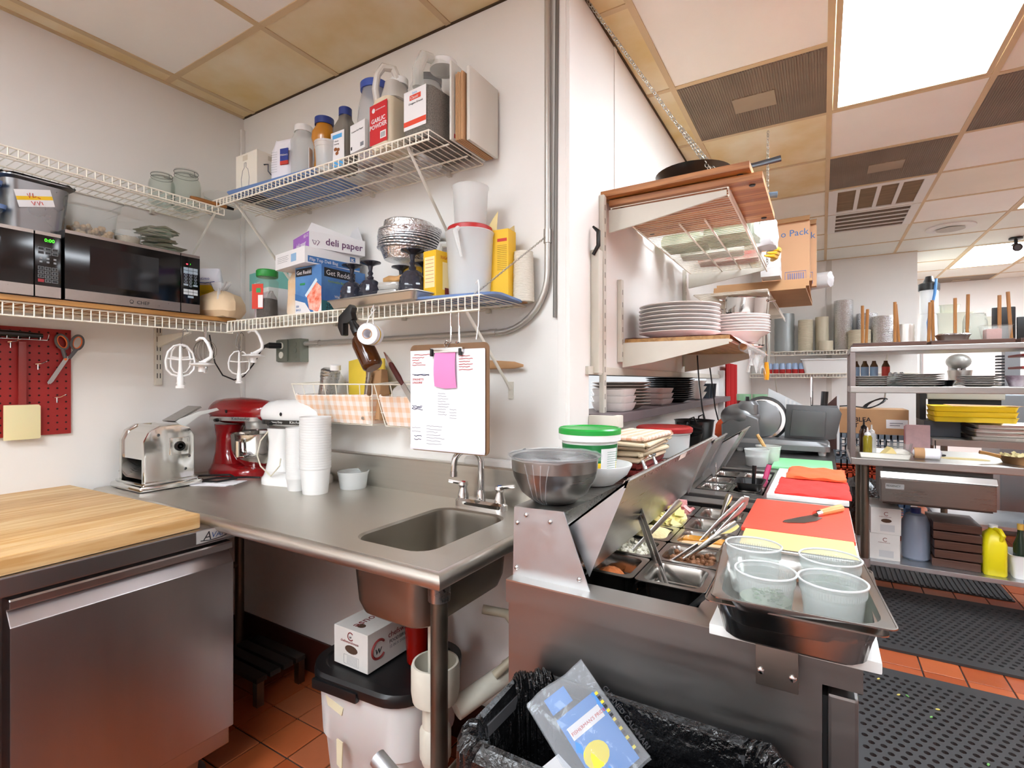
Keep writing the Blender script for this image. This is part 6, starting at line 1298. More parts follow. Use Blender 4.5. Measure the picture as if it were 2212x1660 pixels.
# plate shelf
z = 1.468
ps = thing('plate_shelf', 'wooden plate shelf on white arms below the cutting boards', 'shelf', (-0.69, 2.0, z)); tp = lambda mb: mb.mv(0.69, -2.0, -z)
tp(MB().box(-0.69, 2.03, z, -0.29, 3.25, z+0.016)).build('board', wood('shelf_pine', 'c39457', 'a3743c', (14, 1, 14)), ps, smooth=False, bevel=0.002)
for y in (2.005, 3.10): arm(ps, tp, y, z-0.001, z-0.001, -0.69, -0.29, 0.10)
tp(MB().rod((-0.285, 2.0, z-0.008), (-0.285, 3.25, z-0.008), 0.006, 8)).build('front_rod', WHITEP, ps)
single('gingham_towel', MB().add([(-0.69+0.44*i/12, 2.025+1.1*j/20, z+0.0185+0.0012*math.sin(i*2+j*1.3)-(0.035*(i-10.6)**2/2 if i > 10.6 else 0)) for j in range(21) for i in range(13)], [(j*13+i, j*13+i+1, (j+1)*13+i+1, (j+1)*13+i) for j in range(20) for i in range(12)]),
       gingham('gingham_pink', 'efe2de', 'd97d74', 0.02, (0, 1)), 'pink and white towel spread under the plates', 'towel')
PZ2 = z + 0.0215
def plates(name, label, x, y, z, r, n, pitch, mat, group, rim=0.006, h=0.022, wav=0.0, cat='plate'):
    prof = [(r*0.55, 0.0), (r*0.60, 0.002), (r*0.72, h*0.5), (r, h), (r, h+rim*0.5), (r*0.98, h+rim*0.5), (r*0.71, h*0.5+rim*0.6), (r*0.5, rim*0.8)]
    mb = MB(); N = 36
    mb.stack([([((rr_ + wav*rr_*math.cos(12*2*PI*i/N)*(rr_ > r*0.9))*math.cos(2*PI*i/N), (rr_ + wav*rr_*math.cos(12*2*PI*i/N)*(rr_ > r*0.9))*math.sin(2*PI*i/N)) for i in range(N)], zz) for rr_, zz in prof])
    f = single(name, mb, mat, nth(0, n) + ' ' + label, cat, (x, y, z), 0, group)
    for k in range(1, n):
        o = f.copy(); COL.objects.link(o); o.location = (x+0.0015*math.sin(k*3), y+0.0015*math.cos(k*2), z+pitch*k); o.rotation_euler = (0, 0, k*0.8); o['label'] = nth(k, n) + ' ' + label
plates('dinner_plate', 'large white plate in the tall stack on the plate shelf', -0.515, 2.205, PZ2, 0.163, 8, 0.0158, PINKW, 'large white plates')
plates('dinner_plate', 'white wavy-edged plate in the stack beside the large plates', -0.335, 2.58, PZ2+0.0, 0.135, 7, 0.0125, PINKW, 'wavy white plates', wav=0.012, h=0.045)
def saucepan(label, loc, r, h, tilt=0, rz=0):
    t = thing('saucepan', label, 'pot', loc, 0, 'steel saucepans', rot=(R(tilt), R(tilt*0.6), R(rz)))
    MB().pot([(r*0.93, 0), (r, 0.008), (r, h-0.003), (r*1.04, h)], 0.002, 32).build('pot', PCH, t)
    for s in (-1, 1): MB().tube([(s*r, -0.02, h*0.75), (s*(r+0.025), -0.02, h*0.8), (s*(r+0.025), 0.02, h*0.8), (s*r, 0.02, h*0.75)], 0.005, 8).build('handle', CHROME, t)
saucepan('polished saucepan on the plate shelf behind the wavy plates', (-0.36, 2.93, PZ2+0.002), 0.11, 0.17, 0)
saucepan('tilted polished saucepan nested on top of another', (-0.34, 2.93, PZ2+0.176), 0.105, 0.09, 9)
saucepan('polished pot by the wall behind the large plates', (-0.575, 2.80, PZ2+0.002), 0.10, 0.20, 0)
saucepan('small steel pot next to the wall on the plate shelf', (-0.56, 3.05, PZ2+0.002), 0.09, 0.22, 0)
# plastic wrap roll hanging along the shelf front
t = thing('film_roll', 'clear plastic film roll hanging along the plate shelf front', 'film roll', (-0.265, 2.45, z-0.02))
MB().tube([(0, -0.25, 0), (0, 0.45, 0)], 0.020, 12).build('film', M('film_gloss', 'd5d5d2', 0.1, clear=0.35), t); MB().tube([(0, -0.262, 0), (0, -0.25, 0)], 0.013, 12).build('cardboard_core', CARD, t)
MB().add([(0.015+0.006*math.sin(j*0.8+i*0.35), -0.25+0.7*i/28, -0.01-0.012*j-(0.006*j if i%9<5 else 0)) for j in range(6) for i in range(29)], [(j*29+i, j*29+i+1, (j+1)*29+i+1, (j+1)*29+i) for j in range(5) for i in range(28)]).build('loose_film', M('film_gloss', 'd5d5d2', 0.1, clear=0.35), t)
t = thing('grill_brush', 'scraper with amber handle hanging beside the plate shelf', 'tool', (-0.268, 3.21, 1.42), 0)
MB().tube([(0, 0, 0.0), (0, 0, 0.20)], 0.004, 8).build('shaft', CHROME, t); MB().tube([(0, 0, -0.10), (0, 0, -0.06), (0, 0, 0.0)], [0.012, 0.016, 0.010], 10).build('handle', M('handle_amber', 'e0941c', 0.35), t); MB().box(-0.02, -0.003, 0.19, 0.02, 0.003, 0.24).build('scraper_head', ST, t)
# hanging cords
for k, y in enumerate((3.0, 3.22)):
    single('hanging_cable', MB().tube([(-0.60+0.02*k, y, z-0.01), (-0.59+0.03*k, y, 1.30), (-0.575+0.03*k, y+0.02, 1.15), (-0.56+0.03*k, y+0.03, 1.08)], 0.004, 6), BLACK, ('left' if k == 0 else 'right') + ' thin black cable hanging below the plate shelf', 'cable')

# pass-through ledge and its dishes
lg = thing('pass_ledge', 'grey-purple ledge in the pass-through opening, full of dishes', 'ledge', (-0.75, 1.70, 1.16))
MB().box(-0.10, 0.0, 0, 0.13, 2.66, 0.035).build('ledge_board', M('ledge_grey', '6d6063', 0.45, var=(8, 0.15)), lg, smooth=False, bevel=0.003)
MB().box(0.045, -0.015, -0.012, 0.15, 0.05, 0.032).build('end_block', WHITEP, lg, bevel=0.004)
ZL = 1.1965
def square_dish(label, loc, w, d, h, n, mat, group):
    mb = MB().shell([(rr(w*0.8, d*0.8, 0.02), 0), (rr(w*0.9, d*0.9, 0.025), h*0.25), (rr(w, d, 0.02), h)], 0.004)
    f = single('square_dish', mb, mat, nth(0, n) + ' ' + label, 'dish', loc, 0, group)
    for k in range(1, n): o = f.copy(); COL.objects.link(o); o.location = (loc[0], loc[1], loc[2]+0.026*k); o['label'] = nth(k, n) + ' ' + label
square_dish('white square dish in the stack at the ledge near end', (-0.70, 1.93, ZL), 0.14, 0.16, 0.032, 3, PINKW, 'white square dishes')
plates('side_plate', 'grey-brown plate in the stack behind the square dishes', -0.74, 2.12, ZL, 0.125, 8, 0.0125, M('china_grey', '9b8f86', 0.3), 'grey plates on the ledge')
square_dish('pinkish oblong dish in the middle of the ledge', (-0.71, 2.55, ZL), 0.13, 0.24, 0.030, 3, M('china_pink', 'cdbab6', 0.3), 'pink dishes')
plates('black_plate', 'black plate in the tall stack on the ledge', -0.735, 2.92, ZL, 0.135, 11, 0.0112, M('china_black', '0c0f12', 0.2), 'black plates')
for k in range(3): single('white_bowl', MB().pot([(0.04, 0), (0.06, 0.008), (0.085, 0.05)], 0.003, 24), PINKW, ('lowest', 'middle', 'top')[k] + ' white bowl in the stack beside the black plates', 'bowl', (-0.70, 3.36, ZL+0.035*k), 0, 'white bowls on the ledge')
for k in range(3): single('dark_cup', MB().pot([(0.035, 0), (0.042, 0.095), (0.046, 0.10)], 0.003, 20), M('cup_navy', '1d232c', 0.35), ('nearest', 'middle', 'furthest')[k] + ' dark blue cup at the far end of the ledge', 'cup', (-0.69, 3.68+0.11*k, ZL), 0, 'dark blue cups')
cu = MB(); n1 = 28
cu.loft([[( -0.66+0.014*math.sin(i*1.7)+(0.006 if z_ < 0.5 else 0), 4.40+0.50*i/(n1-1), z_) for i in range(n1)] + [(-0.655+0.014*math.sin(i*1.7), 4.40+0.50*i/(n1-1), z_) for i in range(n1-1, -1, -1)] for z_ in (0.70, 1.0, 1.46)])
single('red_curtain', cu, M('curtain_red', 'c31a1c', 0.8), 'bright red curtain hanging past the pass-through ledge', 'curtain')
single('door_post', MB().box(-0.705, 4.33, 0.7, -0.665, 4.39, 1.40), WHITE, 'white post between the ledge and the red curtain', 'post', smooth=False, bevel=0.003)

# ---------------------------------------------------------------- on the prep rail
RZ = 1.0285
t = thing('mixing_bowl', 'large steel mixing bowl covered with cling film on the prep rail', 'bowl', (-0.540, 1.085, RZ))
MB().pot([(0.035, 0), (0.05, 0.002), (0.078, 0.025), (0.096, 0.06), (0.0995, 0.075), (0.1005, 0.076), (0.102, 0.105), (0.108, 0.108), (0.108, 0.110)], 0.0015, 40).build('bowl', steel('bowl_brushed', 'a5a3a0', 0.30, (1, 1, 40)), t)
FILM = M('cling_film', 'eceef0', 0.12, clear=0.86)
mb = MB(); N = 36; rings = []; rd = random.Random(4)
for rr_, zz, j in ((0.02, 0.098, 0.005), (0.06, 0.101, 0.006), (0.095, 0.109, 0.003), (0.1105, 0.1125, 0.002), (0.1125, 0.104, 0.003)):
    rings.append([(rr_*math.cos(2*PI*i/N)+rd.uniform(-j, j)*0.5, rr_*math.sin(2*PI*i/N)+rd.uniform(-j, j)*0.5, zz+rd.uniform(-j, j)*(0.6 if zz > 0.095 else 2.2)) for i in range(N)])
mb.loft(rings, True, False).build('cling_film', FILM, t)
mb = MB()
for k in range(4): mb.tube([(-0.02+0.02*k, -0.107, 0.10), (-0.01+0.014*k, -0.106, 0.06), (0.01*k-0.01, -0.085, 0.02), (0.004*k, -0.06, 0.003)], [0.0012, 0.001, 0.0008, 0.0006], 5)
mb.build('film_folds', FILM, t)
t = thing('round_bowl', 'white round bowl holding the green-lidded bucket', 'bowl', (-0.533, 1.325, RZ))
MB().pot([(0.04, 0), (0.05, 0.003), (0.085, 0.03), (0.098, 0.055), (0.098, 0.058)], 0.003, 36).build('bowl', WHITE, t)
t = thing('bouillon_bucket', 'white bouillon bucket with green lid and green-yellow label', 'bucket', (-0.555, 1.335, RZ+0.0045), -22)
MB().lathe([(0.066, 0), (0.070, 0.003), (0.077, 0.115), (0.085, 0.117), (0.086, 0.137)], 36).build('bucket', WHITE, t)
MB().lathe([(0.0865, 0.134), (0.0865, 0.146), (0.083, 0.150), (0.080, 0.147), (0.01, 0.145)], 36).build('lid', M('lid_bright_green', '1d9a3a', 0.3), t)
def band(r0, r1, z0, z1, a0, a1, mat, name):
    n = 20; mb = MB(); A = [R(a0+(a1-a0)*k/n) for k in range(n+1)]
    mb.add([(r0*math.cos(a), r0*math.sin(a), z0) for a in A] + [(r1*math.cos(a), r1*math.sin(a), z1) for a in A], [(k, k+1, n+2+k, n+1+k) for k in range(n)]); return mb.build(name, mat, t)
rl = lambda z: 0.070+0.007*(z-0.003)/0.112+0.0005
band(rl(0.06), rl(0.108), 0.06, 0.108, -150, 30, M('label_green', '0e6e34', 0.4), 'green_label'); band(rl(0.01), rl(0.06), 0.01, 0.06, -150, 30, M('label_yellow', 'e3bf1a', 0.4), 'yellow_label'); band(rl(0.012)+0.0004, rl(0.098)+0.0004, 0.012, 0.098, -22, 24, CARDW, 'facts_label')
F = Face(t, (-0.055, -0.0582, 0.075), (0.80, -0.59, 0), (0, 0.05, 1)); F.text('Knorr', 0.004, 0.002, 0.030, CARDW, shear=0.25, lift=0.010, bold=0.0004)
F = Face(t, (0.0765, -0.022, 0.02), (0.02, 1, 0), (0.05, 0, 1)); F.strokes('facts_lines', [[(0.004, 0.07-0.006*k), (0.04, 0.07-0.006*k)] for k in range(11)], 0.0005, M('print_green', '1c6b3c', 0.6), lift=0.0035)
# towels folded in a heap
TOWM = [gingham('towel_peach', 'e9d3c2', 'd99b78', 0.016, (0, 1)), M('towel_cream', 'dccbb2', 0.9, var=(9, 0.2), col2='c9a98a'), M('towel_beige', 'd6c3a4', 0.9), M('towel_maroon', '7d2620', 0.9, var=(10, 0.3))]
rd = random.Random(2); zt = RZ
for k, (h, m, lab) in enumerate(((0.020, 3, 'maroon towel at the bottom of the folded heap on the rail'), (0.018, 3, 'second maroon towel in the folded heap'), (0.014, 1, 'cream towel above the maroon ones in the heap'), (0.013, 2, 'beige folded towel mid-heap'), (0.012, 1, 'cream striped towel near the top of the heap'), (0.012, 2, 'beige towel just under the top of the heap'), (0.014, 0, 'peach checked towel on top of the folded heap'))):
    w, d = 0.145+0.01*rd.uniform(-1, 1), 0.27+0.02*rd.uniform(-1, 1); N = 12
    rings = []
    for zz, s in ((0, 0.94), (h*0.35, 1.0), (h*0.7, 1.0), (h, 0.95)):
        rings.append([(x*s+0.004*math.sin(i*1.9+k), y*s+0.004*math.cos(i*1.3+k*2), zz+0.0022*math.sin(i*1.1+k*1.7)) for i, (x, y) in enumerate(rrect(w, d, 0.012, 7))])
    single('folded_towel', MB().loft(rings), TOWM[m], lab, 'towel', (-0.525+0.004*k, 1.595+0.006*math.sin(k*2), zt), rd.uniform(-4, 4), 'folded towels on the rail'); zt += h+0.003
t = thing('red_lid_tub', 'round plastic tub with dark red lid behind the towels', 'container', (-0.515, 1.97, RZ-0.001))
MB().pot([(0.082, 0), (0.088, 0.005), (0.094, 0.085), (0.099, 0.088), (0.099, 0.098)], 0.002, 32).build('tub', FROST, t); MB().lathe([(0.103, 0.094), (0.104, 0.108), (0.095, 0.114), (0.075, 0.112), (0.01, 0.112)], 32).build('lid', M('lid_dark_red', '9c1f1f', 0.4), t)
t = thing('oval_tub', 'open clear oval tub between the towels and the red-lidded tub', 'container', (-0.545, 1.805, RZ)); MB().shell([(rr(0.11, 0.10, 0.04), 0), (rr(0.125, 0.115, 0.045), 0.085), (rr(0.14, 0.125, 0.05), 0.088), (rr(0.14, 0.125, 0.05), 0.092)], 0.002).build('tub', CLEARP, t)
# knives in a white caddy left of the bowl
t = thing('knife_caddy', 'white tub holding a black handled knife behind the steel bowl', 'container', (-0.625, 1.20, 1.0285)); MB().pot([(0.026, 0), (0.033, 0.05)], 0.002, 20).build('tub', WHITE, t)
MB().tube([(-0.03, 0, 0.05), (-0.062, -0.01, 0.10)], [0.005, 0.008], 8).build('knife_handle', BLACK, t); MB().tube([(0.0, 0, 0.01), (-0.03, 0, 0.05)], 0.004, 6).build('knife_blade', ST, t); MB().tube([(0.0, 0, 0.01), (-0.01, 0.012, 0.09)], [0.006, 0.008], 8).build('blue_marker', INKB, t)
# black cookware heap on the second unit's rail
t = thing('black_pans', 'black frying pan in the dark cookware heap on the second unit', 'pan', (-0.53, 2.35, 1.0205), 0, rot=(0, R(-16), 0)); MB().pot([(0.075, 0), (0.095, 0.035)], 0.003, 28).build('pan', CI, t); MB().tube([(-0.03, -0.09, 0.03), (-0.02, -0.19, 0.05)], [0.01, 0.012], 8, flat=0.5).build('handle', BLACK, t)
t = thing('black_pans', 'deep black pot with ring handles on top of the cookware heap', 'pot', (-0.53, 2.58, 1.0205), 0); MB().pot([(0.08, 0), (0.09, 0.10), (0.095, 0.105)], 0.003, 28).build('pot', CI, t)
for s in (-1, 1): MB().tube([(0.0, s*0.09, 0.09), (0.0, s*0.11, 0.115), (0.02, s*0.11, 0.125), (0.03, s*0.095, 0.095)], 0.004, 6).build('ring_handle', CI, t)
t = thing('black_utensils', 'tangle of black plastic tongs and ladles in the cookware heap', 'utensils', (-0.53, 2.47, 1.058)); rd = random.Random(6)
for k in range(8): a = rd.uniform(0, 6.28); MB().tube([(-0.06*math.cos(a), -0.06*math.sin(a), 0.0+0.006*k), (0.06*math.cos(a), 0.06*math.sin(a), 0.02+0.006*k)], [0.008, 0.006], 6, flat=0.5).build('utensil', BLACK, t)
# ---------------------------------------------------------------- pans and food in the prep well
PANM = steel('pan_bright', 'b9b6b1', 0.22, (5, 5, 5))
def sixth_pan(label, x, y, w=0.150, d=0.148, z=PZ+0.002, depth=0.095, group='sixth-size food pans'):
    t = thing('food_pan', label, 'food pan', (x, y, z), 0, group)
    out = rectp(-w/2, -d/2, w/2, d/2); inn = rrect(w-0.026, d-0.026, 0.022, 5)
    plate(rrect(w, d, 0.012, 3), [inn], -0.001, 0.0008).build('rim', PANM, t, smooth=False)
    MB().stack([(inn, 0.0), (rrect(w-0.032, d-0.032, 0.022, 5), -0.008), (rrect(w-0.036, d-0.036, 0.024, 5), -depth*0.4), (rrect(w-0.040, d-0.040, 0.024, 5), -depth*0.42), (rrect(w-0.046, d-0.046, 0.024, 5), -depth+0.008), (rrect(w-0.062, d-0.062, 0.02, 5), -depth)], cap0=False).build('pan', PANM, t)
    return t
def heap(t, name, mat, w, d, z0, h, j=0.003, seed=1, peak=(0, 0), n=10):
    rd = random.Random(seed); vs = []
    for b in range(n+1):
        for a in range(n+1):
            x, y = -w/2+w*a/n, -d/2+d*b/n; e = max(0, 1-((x-peak[0])/(w*0.62))**2-((y-peak[1])/(d*0.62))**2)
            vs.append((x, y, z0+h*e+rd.uniform(-j, j)))
    mb = MB().add(vs, [(b*(n+1)+a, b*(n+1)+a+1, (b+1)*(n+1)+a+1, (b+1)*(n+1)+a) for b in range(n) for a in range(n)]); return mb.build(name, mat, t)
xl, xr = -0.434, -0.281
ys = [1.178+0.1535*k for k in range(5)]
def bits(t, name, mat, n, w, d, z0, zh, r, seed, shape='ball'):
    rd = random.Random(seed); mb = MB()
    for k in range(n):
        c = (rd.uniform(-w/2, w/2), rd.uniform(-d/2, d/2), z0+zh*rd.random()*(1-0.6*rd.random()))
        if shape == 'ball': nub(mb, c, r*rd.uniform(0.7, 1.2), k+seed)
        else:
            s = r*rd.uniform(0.7, 1.2); q = MB().box(-s, -s*shape, -s*0.55, s, s*shape, s*0.55).rot('X', rd.uniform(-40, 40)).rot('Y', rd.uniform(-40, 40)).rot('Z', rd.uniform(0, 180)).mv(*c); mb.add(q.v, q.f)
    o = mb.build(name, mat, t, smooth=(shape == 'ball')); o['kind'] = 'stuff'; return o
t = sixth_pan('front left food pan with orange spice paste', xl, ys[0]); heap(t, 'orange_paste', M('paste_orange', 'b5642c', 0.8, bump=(80, 0.8)), 0.10, 0.10, -0.070, 0.055, 0.004, 2, (-0.005, 0.01))
t = sixth_pan('front right food pan, nearly empty', xr, ys[0]); MB().box(-0.045, -0.045, -0.094, 0.045, 0.045, -0.090).build('residue', M('residue_milky', 'b9b2a4', 0.3), t)
t = sixth_pan('food pan of white crumbled cheese', xl, ys[1]); heap(t, 'cheese_bed', M('feta_white', 'e6e2d0', 0.7, bump=(60, 0.8)), 0.115, 0.112, -0.018, 0.014, 0.004, 5); bits(t, 'crumbled_cheese', M('feta_white', 'e6e2d0', 0.7), 110, 0.10, 0.095, -0.012, 0.018, 0.006, 1, 0.8)
t = sixth_pan('food pan of brown cooked sausage crumbles', xr, ys[1]); heap(t, 'sausage_bed', M('sausage_brown', '8a5d3c', 0.7, bump=(60, 1.0)), 0.115, 0.112, -0.034, 0.010, 0.004, 6); bits(t, 'sausage_crumbles', M('sausage_brown', '8a5d3c', 0.7, var=(40, 0.5)), 170, 0.10, 0.097, -0.030, 0.024, 0.0068, 3)
t = sixth_pan('food pan of grated pale cheese', xl, ys[2]); heap(t, 'grated_cheese', M('parmesan', 'dccb98', 0.8, bump=(120, 0.6)), 0.116, 0.114, -0.014, 0.026, 0.002, 7, (0.01, 0.01))
t = sixth_pan('food pan of orange sauce and batter', xr, ys[2]); heap(t, 'pale_batter', M('batter_peach', 'dcb78d', 0.5), 0.116, 0.112, -0.016, 0.004, 0.001, 8); MB().box(-0.058, 0.012, -0.045, 0.058, 0.057, -0.009).build('orange_sauce', M('sauce_amber', 'c98b2b', 0.25), t)
t = sixth_pan('food pan of pale yellow butter chunks', xl, ys[3]); bits(t, 'butter_chunks', M('butter_yellow', 'ece092', 0.45, subs=0.1), 60, 0.10, 0.095, -0.035, 0.075, 0.016, 4, 0.9)
t = sixth_pan('food pan with a thin film of oil, empty', xr, ys[3]); MB().box(-0.05, -0.05, -0.09, 0.05, 0.05, -0.082).build('oil', M('oil_amber', 'a98a45', 0.15), t)
t = sixth_pan('food pan of sliced pink ham', xl, ys[4]); bits(t, 'ham_strips', M('ham_pink', 'd79a94', 0.45, var=(30, 0.35), col2='b06a6c'), 90, 0.10, 0.097, -0.03, 0.06, 0.019, 9, 0.35)
t = sixth_pan('empty food pan at the back right of the well', xr, ys[4]); MB().box(-0.05, -0.05, -0.095, 0.05, 0.05, -0.092).build('pan_floor', PANM, t)
# spoons and tongs standing in the pans
def spoon(label, tail, tip, r=0.011, mat=ST, bowl=0.022):
    a, b = V(tail), V(tip); t = thing('serving_spoon', label, 'spoon', a); d = b-a; u = d.normalized()
    MB().tube([(0, 0, 0), tuple(d*0.05), tuple(d*0.25), tuple(d*0.8), tuple(d*0.9)], [r*0.8, r, r*0.75, r*0.45, r*0.5], 10, flat=0.35).build('handle', mat, t)
    q = MB().ball((0, 0, 0), (bowl*0.8, bowl*0.3, bowl*1.3), 14, 8); m4 = u.to_track_quat('Z', 'Y').to_matrix().to_4x4(); q.xf(Matrix.Translation(d*0.98) @ m4); q.build('spoon_bowl', mat, t)
    return t
spoon('long steel spoon crossing over the cheese pan', (-0.3225, 1.400, 0.992), (-0.445, 1.28, 0.84))
spoon('white handled steel spoon in the sausage pan', (-0.180, 1.37, 0.960), (-0.330, 1.31, 0.838), 0.012, CHROME, 0.024)
spoon('short chrome spoon standing in the back right pan', (-0.235, 1.64, 0.975), (-0.29, 1.62, 0.80), 0.010, CHROME)
spoon('thin dark spoon lying in the orange paste pan', (-0.265, 1.33, 0.905), (-0.405, 1.16, 0.815), 0.005, ST, 0.016)
def tongs(label, bend, tip):
    d = V(tip)-V(bend); l = d.length; q = (-d).to_track_quat('Z', 'X')
    t = thing('tongs', label, 'tongs', bend, 0, None, tuple(q.to_euler()))
    for s in (-1, 1): MB().tube([(0, 0, 0), (s*0.011, 0, -0.02), (s*0.013, 0, -l*0.6), (s*0.010, 0, -l)], [0.009, 0.010, 0.009, 0.007], 8, flat=0.35).build('arm', ST, t)
    MB().tube([(-0.011, 0, -0.012), (0, 0, 0.004), (0.011, 0, -0.012)], 0.009, 8, flat=0.4).build('spring_bend', ST, t)
tongs('steel tongs standing crosswise in the front right pan', (-0.420, 1.33, 0.988), (-0.285, 1.165, 0.805))
tongs('steel tongs resting by the red cutting board', (-0.195, 1.690, 0.955), (-0.295, 1.50, 0.845))
single('black_spatula', MB().tube([(-0.275, 1.10, 0.80), (-0.24, 1.07, 0.84), (-0.195, 1.04, 0.895)], [0.004, 0.005, 0.006], 6, flat=0.4), M('steel_dark_tool', '4a4a4a', 0.35, 0.8), 'dark thin tool sticking out of the black front well', 'utensil')
t = thing('pan_divider', 'small dark steel cylinder lying beside the yellow board', 'cylinder', (-0.192, 1.335, PZ+0.0245), 0); MB().tube([(0, -0.05, 0), (0, 0.045, 0)], 0.022, 18).build('cylinder', DSTEEL, t)

# ---------------------------------------------------------------- cutting boards, pans and tubs on the prep front
def pboard(label, x0, x1, y0, y1, z, h, mat, rz=0):
    return single('plastic_board', MB().box(-(x1-x0)/2, -(y1-y0)/2, 0, (x1-x0)/2, (y1-y0)/2, h), mat, label, 'cutting board', ((x0+x1)/2, (y0+y1)/2, z), rz, bevel=0.003)
pboard('white cutting board along the front of the prep fridge, under the pans', -0.168, 0.077, 0.937, 1.99, PZ+0.0006, 0.018, M('hdpe_white', 'e4e5e2', 0.4, bump=(60, 0.05)))
BZ1 = PZ + 0.0192
pboard('yellow cutting board on the white one', -0.180, 0.072, 1.24, 1.562, BZ1, 0.011, M('hdpe_yellow', 'ecd682', 0.45, var=(5, 0.06)), 1)
pboard('large red cutting board with the knife on it', -0.195, 0.074, 1.566, 1.975, BZ1, 0.011, M('hdpe_red', 'ee4d38', 0.45, var=(4, 0.10), bump=(80, 0.05)))
t = thing('chef_knife', 'chef knife with pale wooden handle lying on the red board', 'knife', (-0.012, 1.80, BZ1+0.0118), 61)
MB().prism([(-0.004, 0.016), (-0.010, -0.020), (-0.06, -0.030), (-0.11, -0.024), (-0.145, 0.0), (-0.152, 0.014), (-0.13, 0.022), (-0.05, 0.020)], 'z', 0.0, 0.002).build('blade', steel('knife_steel', '8c8781', 0.3, (2, 2, 2)), t, bevel=0.0006)
MB().tube([(-0.004, 0.004, 0.006), (0.018, 0.003, 0.007)], [0.010, 0.0105], 10).build('bolster', CHROME, t); MB().tube([(0.018, 0.003, 0.007), (0.09, 0.0, 0.009), (0.125, -0.002, 0.010)], [0.010, 0.012, 0.012], 10).build('handle', wood('beech', 'd2a86c', 'b98a4c', (1, 20, 20)), t)
def gastro(label, loc, rot, w, d, h):
    t = thing('hotel_pan', label, 'pan', loc, 0, 'steel hotel pans', rot)
    MB().shell([(rr(w-0.06, d-0.06, 0.03), 0), (rr(w-0.045, d-0.045, 0.035), 0.006), (rr(w-0.03, d-0.03, 0.038), h*0.6), (rr(w-0.028, d-0.028, 0.038), h*0.62), (rr(w-0.024, d-0.024, 0.038), h-0.004), (rr(w, d, 0.014), h-0.002), (rr(w, d, 0.014), h)], 0.002).build('pan', steel('hotel_steel', 'b3b0ac', 0.22, (3, 3, 3)), t, ang=50)
gastro('lower steel hotel pan standing on the white board', (-0.042, 1.020, PZ+0.0195), (0, 0, R(0)), 0.245, 0.300, 0.066)
gastro('upper steel hotel pan tilted inside the lower one, holding four tubs', (-0.043, 1.005, PZ+0.050), (R(1.0), R(1.0), R(5)), 0.243, 0.290, 0.052)
DZ = PZ + 0.0565
HERB = M('chopped_herb', '4a7a34', 0.6, var=(60, 0.5), bump=(90, 0.8))
def dtub(label, x, y, r, h, kind):
    t = thing('deli_cup', label, 'container', (x, y, DZ), 0, 'deli cups in the hotel pan')
    mb = MB(); prof = [(r*0.80, 0), (r*0.82, 0.003), (r*0.92, h*0.70), (r*0.945, h*0.71), (r*0.96, h*0.88), (r*0.985, h*0.90), (r, h*0.96), (r, h)]
    mb.pot(prof, 0.0014, 40); mb.build('cup', M('deli_film', 'dde1df', 0.2, clear=0.74), t)
    MB().tube([(r*0.992*math.cos(k*PI/20), r*0.992*math.sin(k*PI/20), h*0.98) for k in range(40)], 0.0018, 6, True).build('rim', M('deli_rim', 'e2e5e4', 0.25, clear=0.25), t)
    rb = MB()
    for k in range(70):
        a = 2*PI*k/70; rb.tube([(r*0.949*math.cos(a), r*0.949*math.sin(a), h*0.73), (r*0.96*math.cos(a), r*0.96*math.sin(a), h*0.85)], 0.0006, 4)
    tag(rb.build('grip_ribs', M('deli_film', 'dde1df', 0.2, clear=0.74), t), kind='stuff')
    if kind == 'herb' or kind == 'basil':
        MB().lathe([(r*0.79, 0.003), (r*0.84, h*0.35)], 24).build('water', M('watery_green', 'b9c8b0', 0.2, clear=0.4), t)
        rd = random.Random(len(label)); q = MB()
        for k in range(70 if kind == 'herb' else 26):
            s = 0.004 if kind == 'herb' else 0.010; c = (rd.uniform(-0.5, 0.7)*r*0.8, rd.uniform(-0.7, 0.7)*r*0.8, h*0.36+rd.random()*h*0.14)
            b = MB().ball((0, 0, 0), (s, s*0.6, s*0.15), 6, 4).rot('X', rd.uniform(-60, 60)).rot('Z', rd.uniform(0, 360)).mv(*c); q.add(b.v, b.f)
        tag(q.build('herbs', HERB, t), kind='stuff')
dtub('tall deli cup with brown drip, back left in the hotel pan', -0.108, 1.035, 0.047, 0.084, 'empty')
dtub('deli cup of chopped parsley, front left in the hotel pan', -0.080, 0.938, 0.046, 0.072, 'herb')
dtub('deli cup of basil leaves, back right in the hotel pan', 0.012, 1.060, 0.048, 0.074, 'basil')
dtub('empty deli cup, front right in the hotel pan', 0.014, 0.952, 0.048, 0.070, 'empty')

# ---------------------------------------------------------------- on the second unit and the slicer table
for k, (x, y, lab) in enumerate(((-0.375, 2.22, 'front left pan of the second unit, with ladles'), (-0.255, 2.22, 'front right pan of the second unit, dark contents'), (-0.375, 2.38, 'middle left pan of the second unit'), (-0.255, 2.38, 'middle right pan of the second unit, pale yellow contents'), (-0.375, 2.56, 'back left pan of the second unit'), (-0.255, 2.56, 'back right pan of the second unit'))):
    t = sixth_pan(lab, x, y, 0.118, 0.15, PZ+0.0095, 0.09, 'pans of the second unit')
    heap(t, 'contents', M('mix_%d' % k, ('8c7a66', '2b221c', 'a86a48', 'd6cfa6', 'c8c0b0', 'b4503c')[k], 0.6, bump=(60, 0.6)), 0.085, 0.115, -0.04, 0.012, 0.003, k)
t = thing('black_pan', 'small black plastic pan set in the second unit', 'pan', (-0.245, 2.235, PZ+0.0125)); MB().shell([(rr(0.08, 0.11, 0.02), 0), (rr(0.095, 0.13, 0.025), 0.03), (rr(0.11, 0.145, 0.025), 0.032)], 0.002).build('pan', BLACK, t)
